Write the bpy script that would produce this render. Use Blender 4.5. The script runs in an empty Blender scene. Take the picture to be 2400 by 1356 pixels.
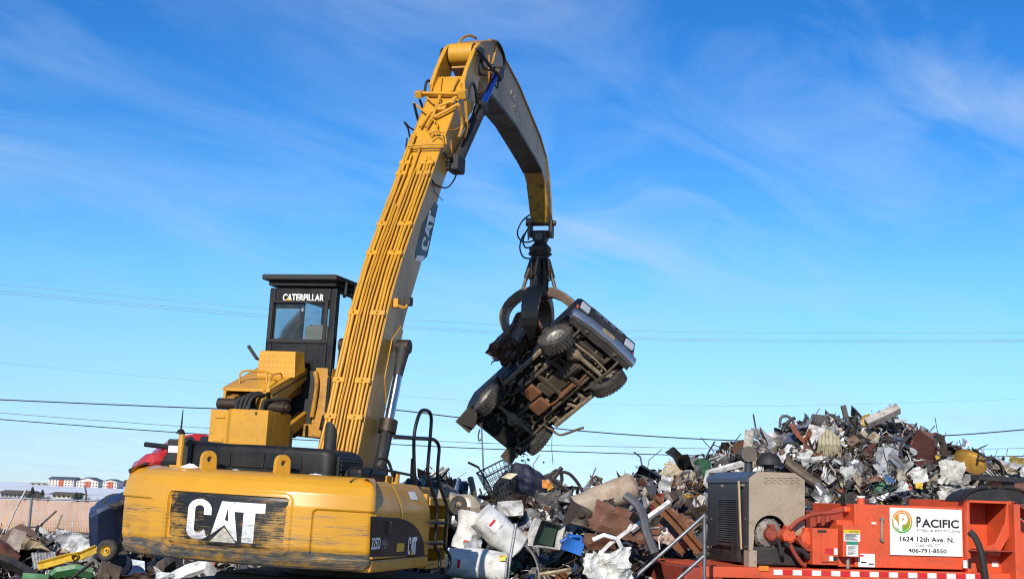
import bpy, bmesh, math, random
import numpy as np
from mathutils import Matrix, Vector, Euler, noise as mnoise
# ---------------------------------------------------------------- camera, world, sun
SC = bpy.context.scene
W0, H0, FPX = 2400.0, 1356.0, 3000.0
PITCH, ROLL, EYE = math.atan(487/3000.0), 0.034, 2.0
CAMR = (Matrix.Rotation(math.pi/2+PITCH, 3, 'X') @ Matrix.Rotation(ROLL, 3, 'Z'))
cam_d = bpy.data.cameras.new('camera'); cam = bpy.data.objects.new('camera', cam_d)
SC.collection.objects.link(cam); SC.camera = cam
cam.location = (0, 0, EYE); cam.rotation_euler = CAMR.to_euler()
cam_d.sensor_width = 36.0; cam_d.lens = 36.0*FPX/W0; cam_d.clip_start = 0.1; cam_d.clip_end = 6000
SUN_AZ, SUN_EL = math.radians(15), math.radians(27)      # to the left of straight behind the camera
SUNV = Vector((-math.sin(SUN_AZ)*math.cos(SUN_EL), -math.cos(SUN_AZ)*math.cos(SUN_EL), math.sin(SUN_EL)))
world = bpy.data.worlds.new('World'); SC.world = world; world.use_nodes = True
def build_world():
    nt = world.node_tree; nt.nodes.clear(); N = nt.nodes.new; L = nt.links.new
    out = N('ShaderNodeOutputWorld'); bg = N('ShaderNodeBackground')
    sky = N('ShaderNodeTexSky'); sky.sky_type = 'NISHITA'; sky.sun_disc = False
    sky.sun_elevation = SUN_EL; sky.sun_rotation = math.pi + SUN_AZ
    sky.altitude = 1000; sky.air_density = 1.0; sky.dust_density = 0.0; sky.ozone_density = 4.0
    tc = N('ShaderNodeTexCoord'); sep = N('ShaderNodeSeparateXYZ')
    L(tc.outputs['Generated'], sep.inputs[0])
    # thin streaky cirrus laid on a flat layer far above
    add = N('ShaderNodeMath'); add.operation = 'ADD'; add.inputs[1].default_value = 0.16
    mx = N('ShaderNodeMath'); mx.operation = 'MAXIMUM'; mx.inputs[1].default_value = 0.0
    L(sep.outputs['Z'], mx.inputs[0]); L(mx.outputs[0], add.inputs[0])
    dx = N('ShaderNodeMath'); dx.operation = 'DIVIDE'; L(sep.outputs['X'], dx.inputs[0]); L(add.outputs[0], dx.inputs[1])
    dy = N('ShaderNodeMath'); dy.operation = 'DIVIDE'; L(sep.outputs['Y'], dy.inputs[0]); L(add.outputs[0], dy.inputs[1])
    cb = N('ShaderNodeCombineXYZ'); L(dx.outputs[0], cb.inputs[0]); L(dy.outputs[0], cb.inputs[1])
    mr = N('ShaderNodeMapping'); mr.inputs['Rotation'].default_value = (0, 0, math.radians(-47)); L(cb.outputs[0], mr.inputs[0])
    mp = N('ShaderNodeMapping'); mp.inputs['Scale'].default_value = (1.1, 2.2, 1); mp.inputs['Location'].default_value = (1.3, .4, 0)
    L(mr.outputs[0], mp.inputs[0])
    n1 = N('ShaderNodeTexNoise'); n1.inputs['Scale'].default_value = 1.35; n1.inputs['Detail'].default_value = 9
    n1.inputs['Roughness'].default_value = 0.58; n1.inputs['Distortion'].default_value = 0.8; L(mp.outputs[0], n1.inputs['Vector'])
    n2 = N('ShaderNodeTexNoise'); n2.inputs['Scale'].default_value = 0.55; n2.inputs['Detail'].default_value = 2; L(cb.outputs[0], n2.inputs['Vector'])
    r1 = N('ShaderNodeMapRange'); r1.inputs[1].default_value = 0.42; r1.inputs[2].default_value = 0.74; L(n1.outputs['Fac'], r1.inputs[0])
    r2 = N('ShaderNodeMapRange'); r2.inputs[1].default_value = 0.34; r2.inputs[2].default_value = 0.60; L(n2.outputs['Fac'], r2.inputs[0])
    ml = N('ShaderNodeMath'); ml.operation = 'MULTIPLY'; L(r1.outputs[0], ml.inputs[0]); L(r2.outputs[0], ml.inputs[1])
    m2 = N('ShaderNodeMath'); m2.operation = 'MULTIPLY'; m2.inputs[1].default_value = 0.6; L(ml.outputs[0], m2.inputs[0])
    # colour of this clear winter sky by height, the same all round
    cr = N('ShaderNodeValToRGB'); cr.color_ramp.interpolation = 'B_SPLINE'; e = cr.color_ramp.elements
    stops = [(0.0,(.68,.88,1.34)),(.03,(.74,.91,1.34)),(.087,(1.18,1.17,1.28)),(.153,(1.58,1.55,1.40)),(.218,(1.48,1.47,1.50)),(.282,(1.22,1.33,1.50)),(.37,(.96,1.20,1.48)),(.65,(1.0,1.02,1.16))]
    while len(e) < len(stops): e.new(.5)
    for el, (p_, c_) in zip(e, stops): el.position = p_; el.color = tuple(x/1.8 for x in c_) + (1,)
    L(sep.outputs['Z'], cr.inputs[0])
    hs = N('ShaderNodeMix'); hs.data_type = 'RGBA'; hs.blend_type = 'MULTIPLY'; hs.inputs[0].default_value = 1.0
    h0 = N('ShaderNodeHueSaturation'); h0.inputs['Saturation'].default_value = 1.28; h0.inputs['Value'].default_value = 1.2; L(sky.outputs[0], h0.inputs['Color'])
    L(h0.outputs[0], hs.inputs[6]); L(cr.outputs[0], hs.inputs[7])
    mix = N('ShaderNodeMix'); mix.data_type = 'RGBA'; L(m2.outputs[0], mix.inputs[0])
    L(hs.outputs[2], mix.inputs[6]); mix.inputs[7].default_value = (3.3, 4.4, 5.9, 1)
    L(mix.outputs[2], bg.inputs[0]); bg.inputs[1].default_value = 0.15; L(bg.outputs[0], out.inputs[0])
build_world()
sun_d = bpy.data.lights.new('sun', 'SUN'); sun_d.energy = 5.0; sun_d.angle = math.radians(0.53); sun_d.color = (1.0, 0.93, 0.82)
sun = bpy.data.objects.new('sun', sun_d); SC.collection.objects.link(sun)
sun.rotation_euler = SUNV.to_track_quat('Z', 'Y').to_euler(); sun.location = (0, -20, 30)
SC.view_settings.view_transform = 'Standard'; SC.view_settings.look = 'None'
SC.view_settings.exposure = 0.08; SC.view_settings.gamma = 1.0; SC.view_settings.use_curve_mapping = False
SC.render.engine = 'CYCLES'; SC.cycles.use_denoising = True; SC.cycles.filter_width = 1.15; SC.cycles.max_bounces = 6
SC.cycles.diffuse_bounces = 3; SC.cycles.glossy_bounces = 3; SC.cycles.transmission_bounces = 4; SC.cycles.caustics_reflective = False; SC.cycles.caustics_refractive = False
# ---------------------------------------------------------------- measuring from the photograph
def ray(px, py):
    return CAMR @ Vector(((px-W0/2)/FPX, -(py-H0/2)/FPX, -1.0))
def P(px, py, Y):
    d = ray(px, py); return Vector((0, 0, EYE)) + d*(Y/d.y)
# excavator frame: local +Y forward, +X right, origin on the swing axis
TH = math.radians(18)
MACH = (Matrix.Translation((-2.15, 17.1, 0)) @ Matrix.Rotation(-TH, 4, 'Z') @ Matrix.Rotation(math.radians(1.5), 4, 'Y'))
MINV = MACH.inverted()
def ML(px, py, axis, val, M=None):
    """pixel ray cut with the plane local[axis] = val of the excavator (or of frame M)"""
    Mi = MINV if M is None else M.inverted()
    o = Mi @ Vector((0, 0, EYE)); d = Mi.to_3x3() @ ray(px, py)
    t = (val - o[axis]) / d[axis]
    return o + d*t
def PX(p):
    c = CAMR.transposed() @ (Vector(p) - Vector((0, 0, EYE)))
    return (W0/2 + FPX*c.x/-c.z, H0/2 - FPX*c.y/-c.z)
# ---------------------------------------------------------------- mesh helpers
RND = random.Random(7)
COL = SC.collection
def V3(*a): return Vector(a)
class MB:
    def __init__(s): s.v = []; s.f = []; s.m = []; s.c = []; s.uv = None
    def add(s, vs, fs, mi=0, col=None):
        b = len(s.v); s.v.extend([tuple(v) for v in vs])
        for f in fs: s.f.append(tuple(i+b for i in f)); s.m.append(mi); s.c.append(col)
        return s
    def box(s, x0, x1, y0, y1, z0, z1, M=None, mi=0, col=None):
        vs = [Vector((x, y, z)) for z in (z0, z1) for y in (y0, y1) for x in (x0, x1)]
        if M is not None: vs = [M @ v for v in vs]
        return s.add(vs, [(0,2,3,1),(4,5,7,6),(0,1,5,4),(2,6,7,3),(0,4,6,2),(1,3,7,5)], mi, col)
    def bar(s, p, q, w, h, up=(0,0,1), mi=0, col=None):
        p, q = Vector(p), Vector(q); d = (q-p); L = d.length
        if L < 1e-6: return s
        d.normalize(); u = Vector(up)
        if abs(d.dot(u)) > .98: u = Vector((1,0,0))
        a = d.cross(u).normalized(); b = a.cross(d)
        vs = [c + a*sx*w/2 + b*sy*h/2 for c in (p, q) for sx, sy in ((-1,-1),(1,-1),(1,1),(-1,1))]
        return s.add(vs, [(0,1,2,3),(7,6,5,4),(0,4,5,1),(1,5,6,2),(2,6,7,3),(3,7,4,0)], mi, col)
    def tube(s, pts, r, n=8, cap=True, mi=0, col=None):
        pts = [Vector(p) for p in pts]; m = len(pts)
        rr = r if isinstance(r, (list, tuple)) else [r]*m
        vs = []; prev = None
        for i, p in enumerate(pts):
            t = (pts[min(i+1, m-1)] - pts[max(i-1, 0)])
            if t.length < 1e-9: t = Vector((0,0,1))
            t.normalize()
            if prev is None:
                u = Vector((0,0,1)) if abs(t.z) < .9 else Vector((1,0,0))
                a = t.cross(u).normalized()
            else:
                a = (prev - t*prev.dot(t))
                a = a.normalized() if a.length > 1e-6 else t.orthogonal().normalized()
            prev = a; b = t.cross(a)
            for k in range(n):
                an = 2*math.pi*k/n; vs.append(p + (a*math.cos(an) + b*math.sin(an))*rr[i])
        fs = []
        for i in range(m-1):
            for k in range(n):
                k2 = (k+1) % n; fs.append((i*n+k, i*n+k2, (i+1)*n+k2, (i+1)*n+k))
        if cap: fs.append(tuple(range(n-1, -1, -1))); fs.append(tuple((m-1)*n+k for k in range(n)))
        return s.add(vs, fs, mi, col)
    def cyl(s, p, q, r, r2=None, n=16, cap=True, mi=0, col=None):
        return s.tube([p, q], [r, r if r2 is None else r2], n, cap, mi, col)
    def lathe(s, prof, M=None, n=24, mi=0, col=None, a0=0.0, a1=2*math.pi):
        M = M or Matrix.Identity(4); full = abs(a1-a0-2*math.pi) < 1e-6; k = n if full else n+1
        vs = [M @ Vector((r*math.cos(a0+(a1-a0)*i/n), r*math.sin(a0+(a1-a0)*i/n), z)) for r, z in prof for i in range(k)]
        fs = []
        for j in range(len(prof)-1):
            for i in range(n):
                i2 = (i+1) % k; fs.append((j*k+i, j*k+i2, (j+1)*k+i2, (j+1)*k+i))
        return s.add(vs, fs, mi, col)
    def prism(s, poly, h0, h1, M=None, mi=0, col=None):
        """polygon in XY pushed from z = h0 to h1, then placed by M"""
        M = M or Matrix.Identity(4); n = len(poly)
        vs = [M @ Vector((x, y, h)) for h in (h0, h1) for x, y in poly]
        fs = [tuple(range(n-1, -1, -1)), tuple(range(n, 2*n))] + [(i, (i+1) % n, n+(i+1) % n, n+i) for i in range(n)]
        return s.add(vs, fs, mi, col)
    def loft(s, rings, cap=True, mi=0, col=None):
        n = len(rings[0]); vs = [v for r in rings for v in r]; fs = []
        for j in range(len(rings)-1):
            for i in range(n):
                i2 = (i+1) % n; fs.append((j*n+i, j*n+i2, (j+1)*n+i2, (j+1)*n+i))
        if cap: fs.append(tuple(range(n-1, -1, -1))); fs.append(tuple((len(rings)-1)*n+i for i in range(n)))
        return s.add(vs, fs, mi, col)
    def grid(s, fn, nu, nv, mi=0, col=None):
        vs = [fn(i/nu, j/nv) for j in range(nv+1) for i in range(nu+1)]; k = nu+1
        return s.add(vs, [(j*k+i, j*k+i+1, (j+1)*k+i+1, (j+1)*k+i) for j in range(nv) for i in range(nu)], mi, col)
    def poly(s, pts, mi=0, col=None):
        return s.add(pts, [tuple(range(len(pts)))], mi, col)
    def xf(s, M): s.v = [tuple(M @ Vector(v)) for v in s.v]; return s
    def mesh(s, name, mats):
        me = bpy.data.meshes.new(name); me.from_pydata(s.v, [], s.f)
        for m in (mats if isinstance(mats, (list, tuple)) else [mats]): me.materials.append(m)
        if any(s.m): me.polygons.foreach_set('material_index', s.m)
        if any(c is not None for c in s.c):
            at = me.attributes.new('Col', 'FLOAT_COLOR', 'FACE')
            at.data.foreach_set('color', [x for c in s.c for x in (c or (.3,.3,.3,0))])
        me.validate(); return me
    def build(s, name, mats, parent=None, bevel=0.0, smooth=None, seg=2, fix=True):
        me = s.mesh(name, mats)
        if fix:
            bm = bmesh.new(); bm.from_mesh(me); bmesh.ops.recalc_face_normals(bm, faces=bm.faces); bm.to_mesh(me); bm.free()
        if smooth is not None:
            me.polygons.foreach_set('use_smooth', [True]*len(me.polygons)); me.set_sharp_from_angle(angle=math.radians(smooth))
        o = bpy.data.objects.new(name, me); COL.objects.link(o)
        if parent is not None: o.parent = parent
        if bevel:
            b = o.modifiers.new('bevel', 'BEVEL'); b.width = bevel; b.segments = seg; b.limit_method = 'ANGLE'; b.angle_limit = math.radians(35); b.harden_normals = False
        return o
def tag(o, label, cat=None, group=None, kind=None):
    if label: o['label'] = label
    if cat: o['category'] = cat
    if group: o['group'] = group
    if kind: o['kind'] = kind
    return o
def empty(name, M=None):
    o = bpy.data.objects.new(name, None); COL.objects.link(o); o.empty_display_size = .2
    if M is not None:
        if isinstance(M, Matrix): o.matrix_world = M
        else: o.location = M
    return o
def copy_tree(o, parent=None):
    c = o.copy(); COL.objects.link(c); c.parent = parent
    if parent is not None: c.matrix_parent_inverse = o.matrix_parent_inverse
    for ch in list(o.children): copy_tree(ch, c)
    return c
def smooth_path(pts, k=6):
    pts = [Vector(p) for p in pts]; out = []
    for i in range(len(pts)-1):
        p0 = pts[max(i-1, 0)]; p1 = pts[i]; p2 = pts[i+1]; p3 = pts[min(i+2, len(pts)-1)]
        for j in range(k):
            t = j/k; out.append(.5*((2*p1) + (p2-p0)*t + (2*p0-5*p1+4*p2-p3)*t*t + (3*p1-p0-3*p2+p3)*t**3))
    out.append(pts[-1]); return out
def round_path(pts, r=.05, k=4):
    """polyline with its corners rounded"""
    pts = [Vector(p) for p in pts]; out = [pts[0]]
    for i in range(1, len(pts)-1):
        a, b, c = pts[i-1], pts[i], pts[i+1]; d1 = (a-b); d2 = (c-b)
        q = min(r, d1.length*.45, d2.length*.45); s, e = b + d1.normalized()*q, b + d2.normalized()*q
        for j in range(k+1):
            t = j/k; out.append(s*(1-t)**2 + b*2*t*(1-t) + e*t*t)
    out.append(pts[-1]); return out
def interp(pts, n):
    """n+1 points evenly along a polyline"""
    pts = [Vector(p) for p in pts]; L = [0]
    for a, b in zip(pts, pts[1:]): L.append(L[-1] + (b-a).length)
    out = []
    for i in range(n+1):
        s = L[-1]*i/n; j = 0
        while j < len(L)-2 and L[j+1] < s: j += 1
        t = (s-L[j])/max(L[j+1]-L[j], 1e-9); out.append(pts[j].lerp(pts[j+1], t))
    return out
def frame(o, x, y):
    """matrix with origin o, X along x, Y towards y"""
    x = Vector(x).normalized(); z = x.cross(Vector(y)).normalized(); y = z.cross(x)
    return Matrix(((x.x,y.x,z.x,o[0]),(x.y,y.y,z.y,o[1]),(x.z,y.z,z.z,o[2]),(0,0,0,1)))
# ---------------------------------------------------------------- flat lettering laid on surfaces
def _cut(bm, axis, step):
    lo = min(v.co[axis] for v in bm.verts); hi = max(v.co[axis] for v in bm.verts)
    k = math.ceil(lo/step)
    while k*step < hi:
        co = [0,0,0]; no = [0,0,0]; co[axis] = k*step; no[axis] = 1
        bmesh.ops.bisect_plane(bm, geom=bm.verts[:]+bm.edges[:]+bm.faces[:], plane_co=co, plane_no=no); k += 1
def shape_bm(loops):
    """list of polygons (first outline, then holes) -> flat bmesh"""
    from mathutils.geometry import tessellate_polygon
    bm = bmesh.new(); ls = [[Vector((x, y, 0)) for x, y in lp] for lp in loops]
    vs = [bm.verts.new(v) for lp in ls for v in lp]
    for t in tessellate_polygon(ls):
        try: bm.faces.new([vs[i] for i in t])
        except ValueError: pass
    return bm
def text_bm(txt, bold=0.0, space=1.0, shear=0.0):
    cu = bpy.data.curves.new('t', 'FONT'); cu.body = txt; cu.offset = bold; cu.space_character = space; cu.resolution_u = 4; cu.shear = shear
    o = bpy.data.objects.new('t', cu); COL.objects.link(o); dg = bpy.context.evaluated_depsgraph_get()
    me = bpy.data.meshes.new_from_object(o.evaluated_get(dg)); bm = bmesh.new(); bm.from_mesh(me)
    bpy.data.objects.remove(o); bpy.data.curves.remove(cu); bpy.data.meshes.remove(me); return bm
def fit_bm(bm, x0, x1, y0, y1):
    a = min(v.co.x for v in bm.verts); b = max(v.co.x for v in bm.verts); c = min(v.co.y for v in bm.verts); d = max(v.co.y for v in bm.verts)
    for v in bm.verts: v.co.x = x0 + (v.co.x-a)/(b-a)*(x1-x0); v.co.y = y0 + (v.co.y-c)/(d-c)*(y1-y0); v.co.z = 0
    return bm
def lay(bm, name, mat, parent, fn, step=None):
    """put a flat shape onto a surface: fn(x, y) -> point"""
    if step: _cut(bm, 0, step)
    uv = [(v.co.x, v.co.y) for v in bm.verts]
    for v in bm.verts: v.co = fn(v.co.x, v.co.y)
    me = bpy.data.meshes.new(name); bm.to_mesh(me); bm.free(); me.materials.append(mat)
    ul = me.uv_layers.new(name='UVMap'); vi = [l.vertex_index for l in me.loops]
    ul.data.foreach_set('uv', [x for i in vi for x in uv[i]])
    o = bpy.data.objects.new(name, me); COL.objects.link(o); o.parent = parent; return o
def cat_letters():
    """three bold block letters and their triangle, in a 1.75 x 1 box"""
    C = []
    for i in range(13): a = math.pi*.06 + i*math.pi*.88/12; C.append((.29+.29*math.cos(a), .74+.26*math.sin(a)))
    C = [(.58,.62)] + C
    for i in range(13): a = math.pi*1.0 + i*math.pi/12*.82; C.append((.29+.29*math.cos(a), .24+.24*math.sin(a)))
    C += [(.545,.13), (.50,.09), (.44,.26)]
    for i in range(9): a = -math.pi*.12 - i*math.pi*.86/8; C.append((.29+.10*math.cos(a), .25+.08*math.sin(a)))
    for i in range(9): a = math.pi - i*math.pi/8; C.append((.29+.11*math.cos(a), .76+.09*math.sin(a)))
    C += [(.40,.62)]
    A = [[(.60,.20),(.82,1.0),(1.07,1.0),(1.22,.0),(1.03,.0),(.93,.40),(.90,.46)], [(.915,.58),(.985,.58),(.955,.84)]]
    A = [[(.60,.14),(.80,.98),(1.06,.98),(1.21,.02),(1.14,.06),(.90,.40)], [(.90,.52),(.98,.50),(.945,.82)]]
    T = [(1.08,.98),(1.75,.98),(1.75,.74),(1.55,.74),(1.55,.0),(1.30,.0),(1.30,.74),(1.08,.74)]
    TRI = [(.60,-.02),(1.18,-.02),(.90,.35)]
    return [[C]], [A], [[T]], [[TRI]]
# ---------------------------------------------------------------- materials
def _nodes(name):
    m = bpy.data.materials.new(name); m.use_nodes = True; nt = m.node_tree; nt.nodes.clear()
    out = nt.nodes.new('ShaderNodeOutputMaterial'); b = nt.nodes.new('ShaderNodeBsdfPrincipled'); nt.links.new(b.outputs[0], out.inputs[0])
    return m, nt, b, out
class NT:
    def __init__(s, nt): s.nt = nt
    def n(s, t, **kw):
        x = s.nt.nodes.new(t)
        for k, v in kw.items(): setattr(x, k, v)
        return x
    def l(s, a, b): s.nt.links.new(a, b)
    def coord(s, kind='Object', scale=(1,1,1), rot=(0,0,0)):
        t = s.n('ShaderNodeTexCoord'); m = s.n('ShaderNodeMapping'); m.inputs['Scale'].default_value = scale; m.inputs['Rotation'].default_value = rot
        s.l(t.outputs[kind], m.inputs[0]); return m.outputs[0]
    def noise(s, vec, scale, detail=4, rough=.55, dist=0.0):
        x = s.n('ShaderNodeTexNoise'); x.inputs['Scale'].default_value = scale; x.inputs['Detail'].default_value = detail
        x.inputs['Roughness'].default_value = rough; x.inputs['Distortion'].default_value = dist; s.l(vec, x.inputs['Vector']); return x.outputs['Fac']
    def rng(s, v, a, b, c=0.0, d=1.0):
        x = s.n('ShaderNodeMapRange'); x.inputs[1].default_value = a; x.inputs[2].default_value = b; x.inputs[3].default_value = c; x.inputs[4].default_value = d; s.l(v, x.inputs[0]); return x.outputs[0]
    def math(s, op, a, b=None):
        x = s.n('ShaderNodeMath', operation=op); x.use_clamp = False
        for i, q in enumerate((a, b)):
            if q is None: continue
            if isinstance(q, (int, float)): x.inputs[i].default_value = q
            else: s.l(q, x.inputs[i])
        return x.outputs[0]
    def mix(s, f, a, b, mode='MIX'):
        x = s.n('ShaderNodeMix', data_type='RGBA'); x.blend_type = mode
        for i, q in ((0, f), (6, a), (7, b)):
            if isinstance(q, (int, float)): x.inputs[i].default_value = q
            elif isinstance(q, (tuple, list)): x.inputs[i].default_value = tuple(q)[:3] + (1,)
            else: s.l(q, x.inputs[i])
        return x.outputs[2]
    def bump(s, b, h, strength=.3, dist=.01):
        x = s.n('ShaderNodeBump'); x.inputs['Strength'].default_value = strength; x.inputs['Distance'].default_value = dist; s.l(h, x.inputs['Height']); s.l(x.outputs[0], b.inputs['Normal'])
def MAT(name, col, rough=.5, metal=0.0, var=.14, dirt=(.10,.07,.045), damt=.35, dscale=2.2, spots=0.0, spotcol=(.09,.035,.018), coat=0.0, bump=.12, bscale=40, rand=0.0, scale=1.0, drip=False):
    m, nt, b, out = _nodes(name); q = NT(nt); co = q.coord('Object', (1,1,1 if not drip else .25))
    n1 = q.noise(co, 1.7*scale, 5, .6); n2 = q.noise(co, dscale*scale, 8, .68, .4); n3 = q.noise(co, 22*scale, 4, .6)
    c = q.mix(q.rng(n1, .25, .75), tuple(x*(1-var) for x in col), tuple(min(1, x*(1+var)) for x in col))
    if damt: c = q.mix(q.math('MULTIPLY', q.rng(n2, .46, .74), damt), c, dirt)
    if spots: c = q.mix(q.math('MULTIPLY', q.rng(n3, .60, .68), spots), c, spotcol)
    if rand:
        oi = q.n('ShaderNodeObjectInfo'); c = q.mix(1.0, c, q.n('ShaderNodeCombineColor').outputs[0], 'MULTIPLY') if False else c
        hv = q.n('ShaderNodeHueSaturation'); q.l(q.rng(oi.outputs['Random'], 0, 1, 1-rand, 1+rand), hv.inputs['Value']); q.l(c, hv.inputs['Color']); c = hv.outputs[0]
    q.l(c, b.inputs['Base Color']); b.inputs['Metallic'].default_value = metal
    q.l(q.rng(n2, .3, .75, max(.05, rough-.10), min(1, rough+.22)), b.inputs['Roughness'])
    if coat: b.inputs['Coat Weight'].default_value = coat; b.inputs['Coat Roughness'].default_value = .15
    if bump: q.bump(b, q.noise(co, bscale, 5, .65), bump, .012)
    return m
YEL = (.58, .282, .018)
M_yel = MAT('yellow_paint', YEL, .38, 0, .08, (.17,.10,.04), .30, 2.0, .35, (.10,.05,.02), .2, .05, 18)
M_yeld = MAT('yellow_paint_grimy', (.46,.22,.024), .55, 0, .15, (.045,.03,.02), .92, 2.6, .6, (.05,.03,.02), 0, .15, 24)
M_boomside = MAT('yellow_paint_weathered', (.50,.25,.045), .40, 0, .10, (.10,.065,.04), .55, 1.4, .4, (.07,.03,.015), .2, .05, 14, drip=True)
def low_gloss(m, v=.2):
    for n in m.node_tree.nodes:
        if n.type == 'BSDF_PRINCIPLED': n.inputs['Specular IOR Level'].default_value = v
    return m
M_blk = MAT('black_paint', (.009,.009,.010), .40, 0, .3, (.05,.042,.034), .35, 2.2, 0, coat=.0, bump=.04)
low_gloss(M_blk, .3)
M_blkm = MAT('matt_black_paint', (.016,.016,.017), .62, 0, .3, (.08,.065,.045), .45, 3, bump=.1)
M_rub = MAT('rubber', (.014,.013,.013), .7, 0, .3, (.06,.05,.04), .4, 4, bump=.2)
M_steel = MAT('dark_steel', (.05,.036,.026), .48, .55, .35, (.09,.05,.028), .6, 4, .5, (.02,.015,.012), bump=.2, bscale=26)
M_worn = MAT('worn_steel', (.155,.105,.072), .44, .45, .3, (.06,.036,.022), .7, 3.2, .4, (.025,.015,.01), bump=.15, bscale=30)
M_chr = MAT('chrome_rod', (.42,.43,.46), .18, 1.0, .03, damt=.1, bump=0)
M_blue = MAT('blue_rod_film', (.012,.055,.33), .25, .5, .2, damt=.2, bump=0)
M_white = MAT('white_lettering', (.80,.80,.78), .5, 0, .04, (.25,.25,.26), .25, 6, bump=0)
M_grey = MAT('grey_lettering', (.30,.30,.31), .5, bump=0)
M_tyel = MAT('yellow_sticker', (.72,.42,.02), .5, bump=0)
M_snow = MAT('snow', (.82,.84,.88), .8, 0, .04, (.4,.36,.3), .12, 6, bump=.4, bscale=14)
M_tan = MAT('seat_cloth', (.34,.30,.22), .9, bump=.2)
def glass_mat(name, tint, refl=1.0):
    m = bpy.data.materials.new(name); m.use_nodes = True; nt = m.node_tree; nt.nodes.clear(); q = NT(nt)
    o = q.n('ShaderNodeOutputMaterial'); t = q.n('ShaderNodeBsdfTransparent'); t.inputs[0].default_value = tuple(tint)+(1,)
    g = q.n('ShaderNodeBsdfGlossy'); g.inputs['Roughness'].default_value = .04; g.inputs[0].default_value = (refl, refl, refl, 1)
    d = q.n('ShaderNodeBsdfDiffuse'); d.inputs[0].default_value = (.30,.28,.25,1)
    fr = q.n('ShaderNodeFresnel'); fr.inputs[0].default_value = 1.45
    ms = q.n('ShaderNodeMixShader'); q.l(fr.outputs[0], ms.inputs[0]); q.l(t.outputs[0], ms.inputs[1]); q.l(g.outputs[0], ms.inputs[2])
    m2 = q.n('ShaderNodeMixShader'); nz = q.noise(q.coord('Object'), 3, 6, .6); q.l(q.rng(nz, .4, .8, .02, .20), m2.inputs[0]); q.l(ms.outputs[0], m2.inputs[1]); q.l(d.outputs[0], m2.inputs[2])
    q.l(m2.outputs[0], o.inputs[0]); return m
M_glass = glass_mat('cab_glass', (.62,.70,.72))
def scraped(name, base, under, mode):
    """paint dragged off sideways in streaks; UV = metres along and up"""
    m, nt, b, out = _nodes(name); q = NT(nt)
    uv = q.n('ShaderNodeUVMap'); sp = q.n('ShaderNodeSeparateXYZ'); q.l(uv.outputs[0], sp.inputs[0]); u, v = sp.outputs[0], sp.outputs[1]
    def st(su, sv, sc, det=6, ro=.6, di=0.0):
        mp = q.n('ShaderNodeMapping'); mp.inputs['Scale'].default_value = (su, sv, 1); mp.inputs['Rotation'].default_value = (0,0,.02); q.l(uv.outputs[0], mp.inputs[0]); return q.noise(mp.outputs[0], sc, det, ro, di)
    fine = st(.8, 80, 2.0, 7, .68); broad = st(.8, 9, 1.6, 5, .6, .3); blot = st(2.2, 3.5, 2.0, 4, .6)
    n0 = st(1, 1, 2.0, 4); c = q.mix(q.rng(n0, .3, .7), tuple(x*.93 for x in base), tuple(x*1.06 for x in base))
    if mode == 'weight':
        low = q.rng(v, 1.46, 1.36); mid = q.math('MULTIPLY', q.rng(v, 1.97, 1.72), .58)
        amt = q.math('MAXIMUM', low, mid)
        k = q.math('ADD', q.math('MULTIPLY', fine, .70), q.math('MULTIPLY', broad, .30))
        thr = q.rng(amt, 0, 1, .70, .415)
        mask = q.rng(q.math('SUBTRACT', k, thr), -.008, .03)
        mask = q.math('MULTIPLY', mask, q.rng(blot, .30, .52, .35, 1.0))
        dark = q.mix(q.rng(st(3, 60, 2.5), .42, .60), (.032,.034,.036), (.155,.145,.115))
        c = q.mix(q.math('MULTIPLY', q.rng(blot, .40, .75, .0, .42), q.rng(v, 1.7, 1.35, 0, 1)), c, (.30,.165,.03))
        c = q.mix(mask, c, dark)
        scr = q.rng(st(.5, 70, 3.0, 3, .5, .4), .70, .735); c = q.mix(q.math('MULTIPLY', scr, .8), c, (.05,.04,.03))
        q.l(q.rng(mask, 0, 1, .26, .62), b.inputs['Roughness']); b.inputs['Coat Weight'].default_value = .25; b.inputs['Coat Roughness'].default_value = .12
        q.bump(b, q.math('ADD', q.math('MULTIPLY', mask, -.5), q.math('MULTIPLY', n0, .6)), .25, .004)
    else:
        side = q.rng(q.math('ABSOLUTE', u), .10, .62); lowv = q.rng(v, 1.95, 1.40)
        amt = q.math('ADD', q.math('MULTIPLY', side, .55), q.math('MULTIPLY', lowv, .45))
        k = q.math('ADD', q.math('MULTIPLY', fine, .62), q.math('MULTIPLY', blot, .38))
        thr = q.rng(amt, 0, 1, .64, .455) if mode == 'panel' else q.rng(lowv, 0, 1, .68, .47)
        mask = q.rng(q.math('SUBTRACT', k, thr), 0, .018)
        c = q.mix(mask, c, under)
        if mode == 'letter': c = q.mix(q.math('MULTIPLY', q.rng(v, 1.66, 1.56), .62), c, q.mix(q.rng(st(6,26,3,5,.7), .4,.6), (.20,.21,.23), (.62,.62,.62)))
        q.l(q.rng(mask, 0, 1, .35, .6), b.inputs['Roughness'])
    q.l(c, b.inputs['Base Color']); return m
M_weight = scraped('scraped_yellow_paint', YEL, None, 'weight')
M_panel = scraped('scraped_black_panel', (.012,.012,.013), (.33,.18,.03), 'panel')
M_letter = scraped('scraped_white_letter', (.80,.80,.79), (.10,.09,.08), 'letter')
M_tri = scraped('scraped_yellow_emblem', (.50,.33,.06), (.10,.09,.08), 'letter')
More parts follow.
